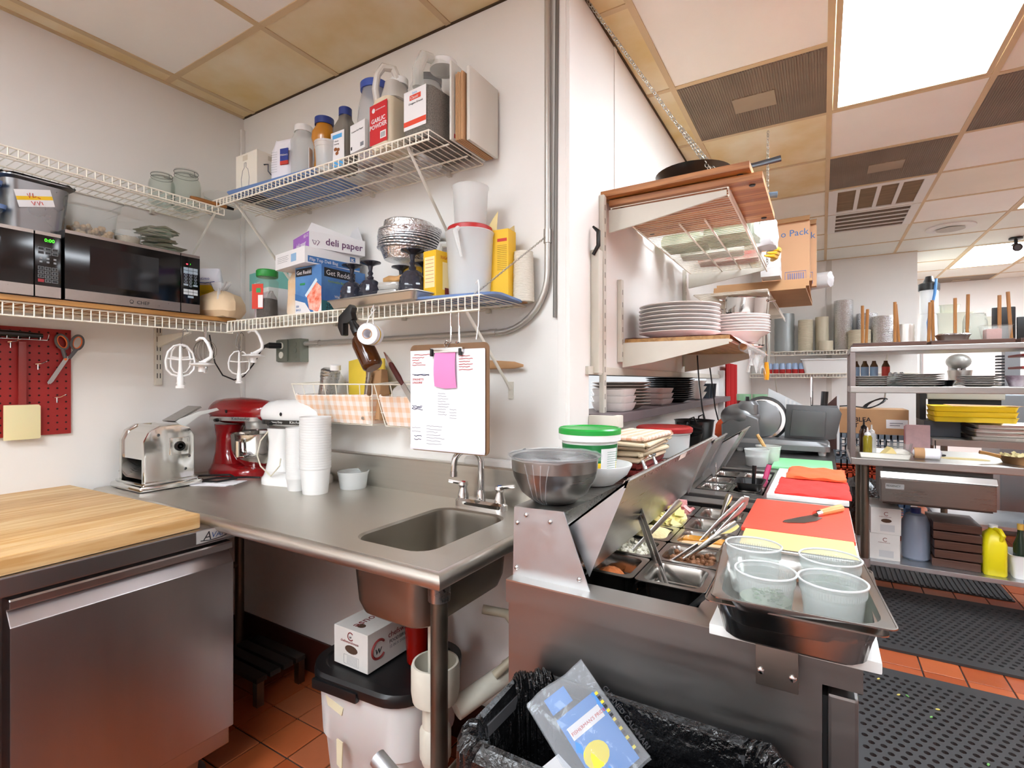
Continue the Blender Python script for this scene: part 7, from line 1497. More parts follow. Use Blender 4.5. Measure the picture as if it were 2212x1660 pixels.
spoon('ladle with silver bowl in the second unit', (-0.385, 2.30, 0.965), (-0.37, 2.22, 0.86), 0.008, CHROME, 0.02)
single('magenta_handle', MB().tube([(0, 0, 0), (0.012, 0.02, 0.055), (0.02, 0.03, 0.085)], [0.010, 0.011, 0.010], 8, flat=0.5), M('magenta_plastic', 'b0205c', 0.4), 'magenta spatula handle standing in the second unit', 'utensil', (-0.215, 2.44, 0.865))
single('serving_spoon', MB().tube([(0, 0, 0), (0.004, 0.0, 0.075)], [0.006, 0.008], 8, flat=0.5), BLACK, 'black spoon handle standing in the black pan', 'utensil', (-0.235, 2.25, 0.90))
pboard('white cutting board under the red and orange towels', -0.175, 0.080, 2.10, 2.76, PZ+0.0085, 0.016, M('hdpe_white', 'e4e5e2', 0.4, bump=(60, 0.05)))
def cloth(label, x0, x1, y0, y1, z, mat, seed, h=0.012):
    rd = random.Random(seed); n, m = 16, 12; top = []; bot = []
    for j in range(m+1):
        for i in range(n+1):
            x, y = x0+(x1-x0)*i/n, y0+(y1-y0)*j/m; e = min(i, n-i, j, m-j)
            top.append((x+rd.uniform(-.002, .002), y+rd.uniform(-.003, .003), z+h*(0.55 if e == 0 else 1)+0.003*math.sin(i*0.9+seed)*math.cos(j*1.1))); bot.append((x, y, z))
    W = n+1; mb = MB().add(top, [(j*W+i, j*W+i+1, (j+1)*W+i+1, (j+1)*W+i) for j in range(m) for i in range(n)])
    rim = [i for i in range(W)] + [j*W+n for j in range(1, m+1)] + [m*W+i for i in range(n-1, -1, -1)] + [j*W for j in range(m-1, 0, -1)]
    mb.loft([[bot[k] for k in rim], [top[k] for k in rim]], True, False)
    single('kitchen_towel', mb, mat, label, 'towel', ang=60)
cloth('red kitchen towel folded on the second unit board', -0.150, 0.088, 2.12, 2.47, PZ+0.025, M('towel_red', 'e8332c', 0.9, bump=(90, 0.2)), 3)
cloth('orange kitchen towel crumpled over the red one', -0.128, 0.083, 2.40, 2.66, PZ+0.0405, M('towel_orange', 'ee6236', 0.9, bump=(90, 0.2)), 5, 0.016)
pboard('green cutting board on the slicer table', -0.215, 0.045, 2.83, 3.17, 0.8805, 0.012, M('hdpe_green', '8fdf9e', 0.45, var=(3, 0.08)))
deli('white_tub', 'white square tub of cream beside the green board', (-0.285, 2.885, 0.8805), 0.060, 0.085, FROST, M('cream_white', 'e9e9e6', 0.4), 0.7, fillname='cream')
t = deli('white_tub', 'tub with a wooden brush standing behind the tub of cream', (-0.245, 3.035, 0.8805), 0.062, 0.09, FROST, M('herb_oil', 'cfd2a8', 0.4), 0.6, fillname='herb_oil')
MB().tube([(0.0, 0.0, 0.05), (-0.035, 0.01, 0.11), (-0.055, 0.012, 0.145)], [0.008, 0.011, 0.009], 8).build('brush_handle', wood('beech', 'd2a86c', 'b98a4c', (1, 20, 20)), t)
# meat slicer
sl = thing('meat_slicer', 'grey cast aluminium meat slicer with round blade and sloped carriage', 'slicer', (-0.22, 3.60, 0.8805))
CAST = M('cast_aluminium', '8d8f90', 0.38, 0.85, var=(5, 0.15)); CASTD = M('cast_aluminium_dark', '6c6e6f', 0.42, 0.85, var=(7, 0.25))
MB().loft([[(x, y, z_) for x, y in off(rrect(w, d, r, 5), cx_, 0.0)] for w, d, r, cx_, z_ in ((0.52, 0.34, 0.03, 0.0, 0.025), (0.52, 0.34, 0.03, 0.0, 0.055), (0.50, 0.32, 0.05, 0.0, 0.068), (0.48, 0.30, 0.06, 0.0, 0.080))]).build('base', CAST, sl)
for x in (-0.22, 0.22):
    for y in (-0.12, 0.12): MB().lathe([(0.018, 0.0), (0.022, 0.025)], 12, (x, y, 0)).build('foot', WHITE, sl)
MB().prism([(-0.33, 0.055), (-0.12, 0.055), (-0.11, 0.10), (-0.115, 0.20), (-0.20, 0.235), (-0.30, 0.18), (-0.335, 0.16)], 'y', -0.10, 0.10).build('motor_column', CAST, sl, bevel=0.02, seg=3)
MB().ball((-0.225, -0.02, 0.205), (0.125, 0.085, 0.085), 24, 14).build('motor_dome', CAST, sl)
MB().lathe([(0.122, -0.004), (0.125, 0.0), (0.122, 0.004)], 48).rot('X', 86).mv(-0.095, -0.02, 0.195).build('blade', CHROME, sl)
MB().lathe([(0.138, -0.02), (0.142, 0.0), (0.13, 0.02)], 48).rot('X', 86).mv(-0.10, 0.012, 0.195).build('blade_guard', CASTD, sl)
MB().lathe([(0.120, -0.01), (0.112, 0.008), (0.06, 0.02), (0.01, 0.024)], 40).rot('X', 86).mv(-0.11, -0.028, 0.195).build('blade_cover', CAST, sl)
MB().stack([(rrect(0.12, 0.12, 0.03, 5), 0), (rrect(0.12, 0.12, 0.03, 5), 0.06), (rrect(0.09, 0.09, 0.03, 5), 0.082)], (-0.18, -0.03, 0.225)).build('sharpener_housing', CAST, sl); MB().lathe([(0.014, 0), (0.011, 0.03)], 12, (-0.185, -0.05, 0.305)).build('sharpener_knob', BLACK, sl)
MB().prism([(0.02, 0.075), (0.03, 0.29), (0.30, 0.275), (0.32, 0.24), (0.29, 0.09), (0.22, 0.075)], 'y', -0.01, 0.008).build('gauge_plate', CASTD, sl, bevel=0.004)
MB().prism([(0.05, 0.10), (0.065, 0.26), (0.24, 0.25), (0.235, 0.10)], 'y', -0.055, -0.012).build('carriage_fence', CASTD, sl, bevel=0.006)
MB().prism([(-0.05, 0.085), (0.25, 0.075), (0.25, 0.055), (-0.05, 0.055)], 'y', -0.15, -0.02).build('receiving_tray', CAST, sl, bevel=0.008)
MB().box(0.17, 0.02, 0.26, 0.30, 0.09, 0.285).build('carriage_arm', CASTD, sl, bevel=0.006); MB().rod((0.23, 0.055, 0.28), (0.235, 0.055, 0.37), 0.019, 14).build('carriage_handle', BLACK, sl)
MB().rod((0.165, 0.09, 0.27), (0.165, 0.09, 0.46), 0.007, 10).build('carriage_rod', CHROME, sl)
t = thing('slicer_shield', 'white ribbed guard panel standing behind the meat slicer', 'panel', (-0.18, 3.86, 0.8805))
MB().prism([(-0.14, 0.0), (-0.13, 0.385), (0.14, 0.24), (0.14, 0.0)], 'y', -0.004, 0.004).build('panel', M('panel_white_metal', 'd8dadb', 0.35), t, smooth=False)
for k in range(7): MB().box(-0.03+k*0.024, -0.010, 0.02, -0.018+k*0.024, -0.004, 0.32-0.0135*k).build('rib', WHITE, t, smooth=False)
t = thing('wedge_panel', 'dark brown wedge with white edge beside the ribbed panel', 'panel', (0.03, 3.84, 0.8805)); MB().prism([(-0.10, 0.18), (0.05, 0.34), (0.05, 0.0), (-0.10, 0.0)], 'y', -0.004, 0.004).build('wedge', M('wedge_brown', '4a2a24', 0.35), t, smooth=False); MB().box(0.05, -0.006, 0.0, 0.064, 0.006, 0.345).build('white_edge', WHITE, t, smooth=False)

# ---------------------------------------------------------------- trash can
tc_ = thing('trash_can', 'slim trash can with a black liner folded over its rim', 'trash can', (-0.290, 0.822, 0))
CW, CD, CT = 0.485, 0.245, 0.705
MB().shell([(rr(0.40, 0.19, 0.05), 0.0), (rr(0.41, 0.20, 0.05), 0.01), (rr(CW-0.02, CD-0.02, 0.05), CT-0.02)], 0.004).build('can', M('can_grey', '3a3a3c', 0.5), tc_)
LIN = M('liner_black', '0b0b0c', 0.2, bump=(45, 1.0), coat=0.4)
rd = random.Random(21); rings = []; base = rrect(1, 1, 0.001, 1); N = 200
def rim(w, d, r, n=N):
    p = rrect(w, d, r, n//4-1); return p
lay = [(CW+0.05, CD+0.05, 0.30, 0.004), (CW+0.045, CD+0.045, 0.45, 0.006), (CW+0.035, CD+0.035, 0.60, 0.006), (CW+0.034, CD+0.034, 0.66, 0.006), (CW+0.034, CD+0.034, 0.685, 0.007), (CW+0.022, CD+0.022, CT-0.004, 0.007), (CW+0.006, CD+0.006, CT+0.004, 0.006), (CW-0.014, CD-0.014, CT, 0.007), (CW-0.026, CD-0.026, CT-0.018, 0.008), (CW-0.03, CD-0.03, CT-0.035, 0.006), (CW-0.04, CD-0.04, CT-0.07, 0.005), (CW-0.05, CD-0.05, CT-0.16, 0.007), (CW-0.07, CD-0.06, CT-0.26, 0.008), (CW-0.09, CD-0.08, CT-0.34, 0.006)]
for li, (w, d, z_, j) in enumerate(lay):
    q = []
    for i, (x, y) in enumerate(rim(w, d, 0.06)):
        s = 1+(j*2.2)*math.sin(i*1.25+li*0.3)*math.sin(i*0.31+1)+rd.uniform(-j, j)*0.45
        q.append((x*(1+(s-1)*0.5), y*s, z_+rd.uniform(-j, j)*0.8+0.004*math.sin(i*0.23)))
    rings.append(q)
MB().loft(rings, False, True).build('liner', LIN, tc_, ang=25)
t = thing('squid_bag', 'clear squid packaging bag with blue label in the trash', 'bag', (-0.362, 0.850, 0.690), 0)
nb = V((0.20, -0.62, 0.76)).normalized(); rb_ = (V((0.855, 0.518, 0))-nb*nb.dot(V((0.855, 0.518, 0)))).normalized(); ub = nb.cross(rb_); ca, sa = math.cos(R(32)), math.sin(R(32)); ax_, ay_ = rb_*ca+ub*sa, ub*ca-rb_*sa
t.rotation_euler = Matrix((ax_, ay_, nb)).transposed().to_euler()
BAGF = M('bag_clear_film', 'd7dbe0', 0.1, clear=0.80, bump=(18, 0.5)); rd = random.Random(31); n = 10; vs = []
for b_ in range(n+1):
    for a_ in range(n+1):
        x, y = -0.065+0.13*a_/n, -0.095+0.19*b_/n; vs.append((x, y, 0.012*math.sin(a_*0.9+b_*0.5)*0.5+rd.uniform(-.002, .002)))
g_ = [(b_*(n+1)+a_, b_*(n+1)+a_+1, (b_+1)*(n+1)+a_+1, (b_+1)*(n+1)+a_) for b_ in range(n) for a_ in range(n)]
MB().add(vs, g_).build('front_film', BAGF, t); MB().add([(x*1.02, y*1.02, z_-0.014) for x, y, z_ in vs], g_).build('back_film', BAGF, t)
F = Face(t, (-0.035, -0.085, 0.0), (1, 0, 0), (0, 1, 0)); BL = M('label_blue', '3c7fc4', 0.4)
F.rect('label', 0, 0.0, 0.085, 0.125, BL, lift=-0.005); F.rect('label', 0.0, 0.135, 0.045, 0.030, BL, lift=-0.005)
hz = M('hazard_yellow', 'd8c420', 0.5)
for k in range(14): F.rect('hazard_stripe', 0.085, 0.006+0.0085*k, 0.006, 0.005, hz if k % 2 else INK, lift=-0.004)
F.poly('yellow_disc', [(0.028+0.024*math.cos(k*PI/8), 0.045+0.02*math.sin(k*PI/8)) for k in range(16)], M('label_yellow_disc', 'e6d21e', 0.5), lift=-0.0045)
F.rect('white_arc', 0.008, 0.082, 0.07, 0.022, CARDW, lift=-0.0045); F.text("FISHERMAN'S PRIDE", 0.010, 0.088, 0.0085, INKR, lift=-0.0038); F.text('CLEANED CALAMARI', 0.103, 0.12, 0.0125, INK, rot=-90, lift=-0.0038, bold=0.0002)
single('squid_carton', MB().box(-0.10, -0.055, 0, 0.10, 0.055, 0.05), CARDW, 'torn white carton lying under the clear bag in the trash', 'box', (-0.352, 0.785, 0.545), 0, rot=(R(14), R(6), R(-24)), bevel=0.001, smooth=False)
single('black_film', MB().ball((0, 0, 0), (0.13, 0.06, 0.045), 26, 14).jit(0.012, 3), M('film_black', '17181a', 0.4, bump=(20, 0.6)), 'crumpled black plastic film at the right of the trash', 'plastic film', (-0.185, 0.80, 0.565), 10)
single('clear_scrap', MB().ball((0, 0, 0), (0.04, 0.03, 0.02), 14, 8).jit(0.008, 5), M('scrap_film', 'c9ccd0', 0.1, clear=0.5), 'small scrap of clear film on the black film in the trash', 'plastic film', (-0.225, 0.80, 0.618))

# ---------------------------------------------------------------- under the sink
bn = thing('ingredient_bin', 'white ingredient bin with black lid under the sink', 'bin', (-1.20, 1.215, 0), 4)
BINW = M('bin_white', 'dcdcda', 0.4, subs=0.1, var=(4, 0.06))
MB().stack([(rrect(0.34, 0.24, 0.08, 6), 0), (rrect(0.35, 0.25, 0.09, 6), 0.01), (rrect(0.385, 0.285, 0.10, 6), 0.20), (rrect(0.395, 0.30, 0.10, 6), 0.21), (rrect(0.405, 0.315, 0.10, 6), 0.385)]).build('bin', BINW, bn)
MB().stack([(rrect(0.425, 0.345, 0.11, 8), 0.383), (rrect(0.432, 0.352, 0.115, 8), 0.392), (rrect(0.432, 0.352, 0.115, 8), 0.41), (rrect(0.435, 0.335, 0.11, 8), 0.419), (rrect(0.38, 0.28, 0.09, 8), 0.421), (rrect(0.37, 0.27, 0.09, 8), 0.415)]).build('lid', M('lid_black', '111112', 0.38), bn)
MB().box(-0.15, -0.183, 0.372, 0.03, -0.165, 0.402).build('lid_latch', M('lid_black', '111112', 0.38), bn, bevel=0.006)
F = Face(bn, (-0.12, -0.157, 0.30), (1, 0, 0), (0, 0.08, 1)); F.poly('tape', [(0, 0.045), (0.075, 0.025), (0.07, 0.002), (0.012, 0.018)], M('tape_cream', 'd9cfae', 0.7), lift=0.002, th=0.004); F.poly('tape', [(0.065, -0.06), (0.09, -0.065), (0.092, -0.14), (0.072, -0.13)], M('tape_cream', 'd9cfae', 0.7), lift=0.012, th=0.004)
t, f1, f2 = carton('foil_box', 'white carton with red chef emblem standing on the black bin lid', (-1.252, 1.225, 0.4215), 0, 0.150, 0.25, 0.118, M('carton_white_dirty', 'd6d2cc', 0.7, var=(7, 0.12)))
MR = M('print_maroon_red', '7c2320', 0.6)
def ring_c(F, x, y, r, w, mat): F.strokes('emblem_ring', [[(x+r*math.cos(R(40+280*k/20)), y+r*math.sin(R(40+280*k/20))) for k in range(21)]], w, mat)
ring_c(f1, 0.075, 0.096, 0.012, 0.0018, MR); f1.text('w', 0.068, 0.090, 0.016, INK, shear=0.2); f1.text('chefswarehouse', 0.030, 0.074, 0.0125, MR)
f1.poly('hand_hole', [(0.078+0.028*math.cos(k*PI/8), 0.056+0.013*math.sin(k*PI/8)) for k in range(16)], M('hole_brown', '4a3222', 0.9)); f1.strokes('label_frame', [[(0.045, 0.008), (0.11, 0.008), (0.11, 0.036), (0.045, 0.036), (0.045, 0.008)]] + [[(0.058, 0.012+0.004*k), (0.105, 0.012+0.004*k)] for k in range(6)], 0.0005, INKG)
ring_c(f2, 0.045, 0.058, 0.028, 0.004, MR); f2.text('w', 0.028, 0.044, 0.038, INK, shear=0.2); f2.text('chefswarehouse', 0.085, 0.075, 0.026, MR); f2.text('FOODSERVICE FILM', 0.09, 0.056, 0.015, INK); f2.text('12 IN X 2000 FT', 0.09, 0.040, 0.013, INKG)
Face(t, (-0.075, -0.125, 0.118), (1, 0, 0), (0, 1, 0)).text('warehouse', 0.06, 0.215, 0.044, MR, rot=-90)
Face(t, (-0.075, -0.125, 0.118), (1, 0, 0), (0, 1, 0)).poly('top_hole', [(0.085+0.016*math.cos(k*PI/6), 0.035+0.012*math.sin(k*PI/6)) for k in range(12)], M('hole_brown', '4a3222', 0.9))
t = thing('red_tumbler', 'translucent red plastic tumbler on the black bin lid', 'cup', (-1.10, 1.235, 0.4215)); MB().pot([(0.03, 0), (0.032, 0.004), (0.04, 0.135), (0.042, 0.14)], 0.0025, 16).build('tumbler', M('tumbler_red', 'a3160c', 0.15, clear=0.3), t)
t = thing('floor_rack', 'low dark slatted rack in the shadows left of the bin', 'rack', (-2.10, 1.34, 0));
for k in range(4): MB().box(-0.17, -0.12+k*0.06, 0.10, 0.17, -0.075+k*0.06, 0.12).build('slat', M('rack_dark', '2b2622', 0.6), t, smooth=False)
for x in (-0.15, 0.15):
    for y in (-0.1, 0.09): MB().box(x-0.015, y-0.015, 0, x+0.015, y+0.015, 0.10).build('leg', DSTEEL, t, smooth=False)
# ---------------------------------------------------------------- floor mats
MATR = M('mat_rubber', '39393a', 0.65, var=(10, 0.12))
def mat_(label, x0, x1, y0, y1, hx, hy):
    t = thing('rubber_mat', label, 'floor mat', ((x0+x1)/2, (y0+y1)/2, 0.001)); w, d = x1-x0, y1-y0
    nx, ny = int((w-0.08)/hx), int((d-0.08)/hy); holes = []
    for j in range(ny):
        for i in range(nx):
            cx_, cy_ = -w/2+0.05+hx*(i+0.5)+(hx/4 if j % 2 else -hx/4), -d/2+0.05+hy*(j+0.5)
            holes.append([(cx_+hx*0.30*math.cos(k*PI/4), cy_+hy*0.30*math.sin(k*PI/4)) for k in range(8)])
    plate(rectp(-w/2, -d/2, w/2, d/2), holes, 0.0, 0.012).build('perforated_sheet', MATR, t, smooth=False)
mat_('black perforated rubber mat nearest the camera', 0.075, 1.0, 0.70, 2.86, 0.036, 0.036)
mat_('unseen black perforated rubber mat added behind the camera position', -0.95, 1.5, -1.7, 0.62, 0.07, 0.07)  # added out of view to keep red floor out of the steel reflections
mat_('black perforated rubber mat in the middle of the aisle', 0.10, 1.25, 3.085, 3.985, 0.036, 0.036)
t = thing('rubber_mat', 'black ridged rubber mat under the shelved table', 'floor mat', (0.62, 4.28, 0.001)); MB().box(-0.36, -0.14, 0, 0.36, 0.30, 0.006).build('sheet', MATR, t, smooth=False)
for k in range(26): MB().box(-0.355+k*0.0275, -0.138, 0.006, -0.341+k*0.0275, 0.298, 0.014).build('ridge', MATR, t, smooth=False)
rd = random.Random(17)
for k in range(7): single('food_scrap', MB().ball((0, 0, 0.003), (0.009, 0.004, 0.003), 8, 4), M('scrap_yellow', 'd8c96a', 0.7) if k % 2 else M('scrap_green', '6fae5e', 0.7), ('largest', 'second', 'third', 'fourth', 'fifth', 'sixth', 'smallest')[k] + ' dropped food scrap on the nearest rubber mat', 'food scrap', (0.12+0.06*k % 0.3+0.03*k, 2.30+0.45*rd.random(), 0.0135), rd.uniform(0, 180))
# ---------------------------------------------------------------- far wall shelves
def far_shelf(label, z):
    t = thing('wire_shelf', label, 'wire shelf', (0.06, 6.45, z))
    for y in (-0.15, 0.14): MB().rod((-0.75, y, 0), (0.74, y, 0), 0.005, 6).build('long_rod', WHITEW, t)
    MB().rod((-0.75, -0.15, -0.04), (0.74, -0.15, -0.04), 0.005, 6).build('lip_rod', WHITEW, t)
    w = MB()
    for k in range(52): x = -0.75+1.49*k/51; w.tube([(x, 0.14, 0.003), (x, -0.15, 0.003), (x, -0.152, -0.04)], 0.0025, 4)
    tag(w.build('deck_wires', WHITEW, t), kind='stuff')
    for x in (-0.5, 0.5): MB().tube([(x, -0.14, -0.03), (x, 0.145, -0.25)], 0.008, 6).build('bracket', WHITEP, t)
far_shelf('upper wire shelf on the far wall holding foil pan stacks', 1.635); far_shelf('lower wire shelf on the far wall with the white bin', 1.395)
FZ = 1.641; TUBC = M('tub_beige', 'd3c9b0', 0.5, clear=0.08)
def column(name, label, x, r, h, mat, cat, y=6.43, ridg=0.014):
    n = int(h/ridg); pr = []
    for k in range(n): pr += [(r*0.97, ridg*k), (r, ridg*k+ridg*0.6)]
    single(name, MB().lathe(pr+[(r*0.97, h)], 20), mat, label, cat, (x, y, FZ))
column('tub_stack', 'tall column of nested beige tubs on the far shelf', -0.155, 0.072, 0.34, TUBC, 'tubs'); column('tub_stack', 'second beige column of tubs behind the tall one', 0.0, 0.065, 0.37, TUBC, 'tubs', 6.50); column('tub_stack', 'short beige column of tubs at the shelf front', 0.035, 0.066, 0.10, TUBC, 'tubs', 6.36)
column('tub_stack', 'squat beige column of tubs beside the tall foil stack', 0.33, 0.10, 0.20, TUBC, 'tubs', 6.37)
column('foil_pan_stack', 'tallest column of foil pans on the far shelf', 0.195, 0.088, 0.53, FOIL, 'foil pans', 6.48, 0.01); column('foil_pan_stack', 'middle column of foil pans on the far shelf', 0.40, 0.095, 0.38, FOIL, 'foil pans', 6.50, 0.01); column('foil_pan_stack', 'right column of foil pans on the far shelf', 0.525, 0.095, 0.33, FOIL, 'foil pans', 6.38, 0.01)
column('grey_pot', 'grey aluminium pot at the right end of the far shelf', 0.70, 0.09, 0.24, ALU, 'pot', 6.44, 0.06); column('grey_pot', 'grey steel container at the left end of the far shelf', -0.36, 0.10, 0.42, M('dull_zinc', '9fa6a6', 0.45, 0.7), 'container', 6.46, 0.1)
t = thing('white_bin', 'long white plastic bin on the lower far shelf', 'bin', (0.03, 6.43, 1.401)); MB().shell([(rr(0.38, 0.20, 0.03), 0), (rr(0.43, 0.24, 0.03), 0.135), (rr(0.46, 0.27, 0.03), 0.14), (rr(0.46, 0.27, 0.03), 0.152)], 0.004).build('bin', WHITE, t)
for k in range(6):
    t = thing('soda_pack', ('leftmost', 'second', 'third', 'fourth', 'fifth', 'rightmost')[k] + ' red and blue drink can on the lower far shelf', 'can', (-0.50+0.062*k, 6.37, 1.401), 0, 'drink cans on the far shelf'); MB().lathe([(0.028, 0), (0.029, 0.045)], 14).build('red_part', M('can_red', 'b02020', 0.35), t); MB().lathe([(0.029, 0.045), (0.029, 0.10), (0.022, 0.112)], 14).build('blue_part', M('can_blue', '9db6d6', 0.35), t)
t = thing('bread_bag', 'clear bag of sliced brown bread hanging near the plate shelf', 'bread', (-0.40, 4.35, 1.50)); 
for k in range(7): MB().ball((0, 0, 0.02+0.032*k), (0.055, 0.05, 0.015), 14, 6).build('slice', M('bread_brown', 'a67a52', 0.8), t)
MB().lathe([(0.06, 0), (0.064, 0.22), (0.02, 0.30)], 16).build('bag', M('bag_haze', 'd9ddd2', 0.2, clear=0.45), t); t.location.z = 1.452; MB().rod((0, 0, 0.29), (0, 0, 0.395), 0.003, 6).build('hang_cord', WHITE, t)
# pantry jars behind the slicer
for k, (x, lab) in enumerate(((-0.46, 'left jar with red contents and green lid behind the slicer'), (-0.36, 'right jar with red contents and green lid behind the slicer'))):
    t = thing('pantry_jar', lab, 'jar', (x, 3.84, 0.8805)); MB().lathe([(0.045, 0), (0.045, 0.30)], 18).build('jar', M('jar_red_fill', '7d2a24', 0.3, var=(20, 0.4)), t); MB().lathe([(0.047, 0.30), (0.047, 0.345)], 18).build('lid', M('lid_pale_green', '8db58f', 0.4), t)
single('orange_cloth', MB().ball((0, 0, 0.02), (0.13, 0.06, 0.10), 18, 10).jit(0.008, 3), M('towel_orange', 'ee6236', 0.9, bump=(90, 0.2)), 'orange cloth bundled behind the slicer motor', 'towel', (-0.50, 3.74, 0.962))
# ---------------------------------------------------------------- carton on milk crates
def crate(label, x, y, z, w, d, h, col, nm):
    t = thing('milk_crate', label, 'crate', (x, y, z), 0, 'stacked milk crates'); m = M('crate_' + nm, col, 0.5)
    for a in (0, h-0.04): MB().shell([(rr(w, d, 0.02), a), (rr(w, d, 0.02), a+0.04)], 0.012).build('hoop', m, t)
    b = MB()
    for s in range(2):
        for k in range(int(w/0.045)): xx = -w/2+0.02+k*0.045; b.box(xx-0.006, -d/2 if s == 0 else d/2-0.008, 0.0, xx+0.006, -d/2+0.008 if s == 0 else d/2, h)
        for k in range(int(d/0.045)): yy = -d/2+0.02+k*0.045; b.box(-w/2 if s == 0 else w/2-0.008, yy-0.006, 0.0, -w/2+0.008 if s == 0 else w/2, yy+0.006, h)
        for q in range(3): b.box(-w/2, (-d/2 if s == 0 else d/2-0.008), 0.05+q*h*0.22, w/2, (-d/2+0.008 if s == 0 else d/2), 0.06+q*h*0.22)
    b.build('lattice', m, t, smooth=False)
    MB().box(-w/2+0.01, -d/2+0.01, 0.0, w/2-0.01, d/2-0.01, 0.01).build('floor_panel', m, t, smooth=False)
for k, (z, h, c, n, lab) in enumerate(((0.0, 0.28, '4d7fae', 'blue', 'blue milk crate at the bottom of the stack by the aisle'), (0.281, 0.18, '6f7d88', 'grey', 'lower grey milk crate under the orange one'), (0.462, 0.12, 'c9502e', 'orange', 'orange milk crate in the middle of the stack'), (0.583, 0.27, '6f7d88', 'grey', 'grey milk crate under the brown carton'))): crate(lab, 0.36, 5.62, z, 0.56, 0.40, h, c, n)
t, f1, f2 = carton('ribeye_carton', 'long brown carton with black lettering on the milk crates', (0.36, 5.60, 0.855), 0, 0.53, 0.36, 0.215, CARD)
f1.text('RIBLEA', 0.10, 0.105, 0.055, INK, bold=0.001); f1.text('OT', 0.10, 0.055, 0.055, INK, bold=0.001); f1.rect('paper_label', 0.375, 0.055, 0.15, 0.075, CARDW); f1.strokes('label_print', [[(0.40, 0.10), (0.49, 0.10)], [(0.40, 0.08), (0.47, 0.08)]], 0.003, INKG)
single('cable_coil', MB().tube([(0.09*math.cos(k*0.5)*(1-0.01*k), 0.03*math.sin(k*0.5), 0.045+0.045*math.sin(k*0.5+1)) for k in range(34)] + [(-0.2, 0, 0.02), (-0.28, 0, 0.012)], 0.006, 6), BLACK, 'coiled black cable on the brown carton', 'cable', (0.40, 5.55, 1.073))
t = thing('garbage_sack', 'black garbage sack between the crates and the prep counter', 'bag', (0.27, 4.95, 0)); MB().ball((0, 0, 0.28), (0.16, 0.16, 0.28), 24, 16).jit(0.014, 4).build('sack', LIN, t, ang=25)
# ---------------------------------------------------------------- right table: top
RT = 0.8655
t = thing('sheet_pan', 'aluminium sheet pan with cheese and squeeze bottles on the right table', 'tray', (0.31, 3.79, RT)); MB().shell([(rr(0.24, 0.26, 0.01), 0), (rr(0.26, 0.28, 0.012), 0.028), (rr(0.272, 0.292, 0.014), 0.03)], 0.002).build('pan', ALU, t)
def squeeze(label, x, y, body, cap, h=0.14, z=RT+0.0025):
    t = thing('squeeze_bottle', label, 'bottle', (x, y, z)); MB().lathe([(0.022, 0), (0.024, 0.004), (0.024, h*0.7), (0.016, h*0.8)], 16).build('bottle', body, t); MB().lathe([(0.017, h*0.78), (0.017, h*0.86), (0.006, h*0.92), (0.003, h*1.1)], 14).build('nozzle', cap, t)
squeeze('olive oil squeeze bottle on the sheet pan', 0.235, 3.76, M('oil_olive', '8a7a1c', 0.2), WHITE, 0.15); squeeze('brown vinegar bottle behind the oil bottle', 0.222, 3.85, M('vinegar_brown', '3a2416', 0.2), BLACK, 0.19); squeeze('clear squeeze bottle at the back of the sheet pan', 0.262, 3.86, FROST, WHITE, 0.16)
single('cheese_wedge', MB().prism([(-0.045, 0), (0.045, 0), (0.01, 0.055)], 'y', -0.03, 0.03), M('cheese_yellow', 'e0c98a', 0.6), 'pale cheese wedge standing in the sheet pan', 'cheese', (0.335, 3.77, RT+0.0025), 20, bevel=0.004)
single('wrapped_cheese', MB().ball((0, 0, 0.022), (0.055, 0.04, 0.022), 14, 8).jit(0.004, 2), M('wrap_film', 'e3ded4', 0.2, clear=0.35), 'wrapped white cheese at the right of the sheet pan', 'cheese', (0.39, 3.79, RT+0.0025))
t = thing('paper_roll', 'paper-wrapped bundle lying right of the sheet pan', 'package', (0.515, 3.745, RT)); MB().tube([(-0.065, 0, 0.03), (-0.055, 0, 0.032), (0.055, 0, 0.032), (0.065, 0, 0.03)], [0.012, 0.031, 0.031, 0.012], 14).build('paper', PAPER, t); MB().tube([(-0.06, 0, 0.0325), (-0.012, 0, 0.0325)], 0.0318, 14).build('tan_end', CARD, t)
t = thing('napkin_stack', 'stack of pink checked napkins standing on the right table', 'napkins', (0.51, 4.08, RT)); 
for k in range(6): MB().box(-0.06, -0.05+0.016*k, 0, 0.06, -0.036+0.016*k, 0.175-0.003*k).build('napkin', M('napkin_pink', 'dcb6b8', 0.85, var=(30, 0.15)) if k < 4 else M('napkin_rose', 'c86f72', 0.85), t, smooth=False, bevel=0.002)
t = thing('clear_tub', 'clear deli tub behind the sheet pan on the right table', 'container', (0.42, 4.0, RT)); MB().pot([(0.05, 0), (0.062, 0.06)], 0.002, 20).build('tub', CLEARP, t)
single('ticket_spike', MB().rod((0, 0, 0.006), (0, 0, 0.09), 0.003, 6).lathe([(0.05, 0), (0.05, 0.006)], 16), BLACKM, 'black ticket spike on the right table', 'ticket holder', (0.585, 3.97, RT))
single('flour_patch', MB().stack([(rrect(0.22, 0.10, 0.04, 5), 0), (rrect(0.20, 0.085, 0.04, 5), 0.002)]), M('flour_yellow', 'd9c58a', 0.9, var=(20, 0.2)), 'yellowish flour dusted on the right table', 'flour', (0.70, 3.86, RT))
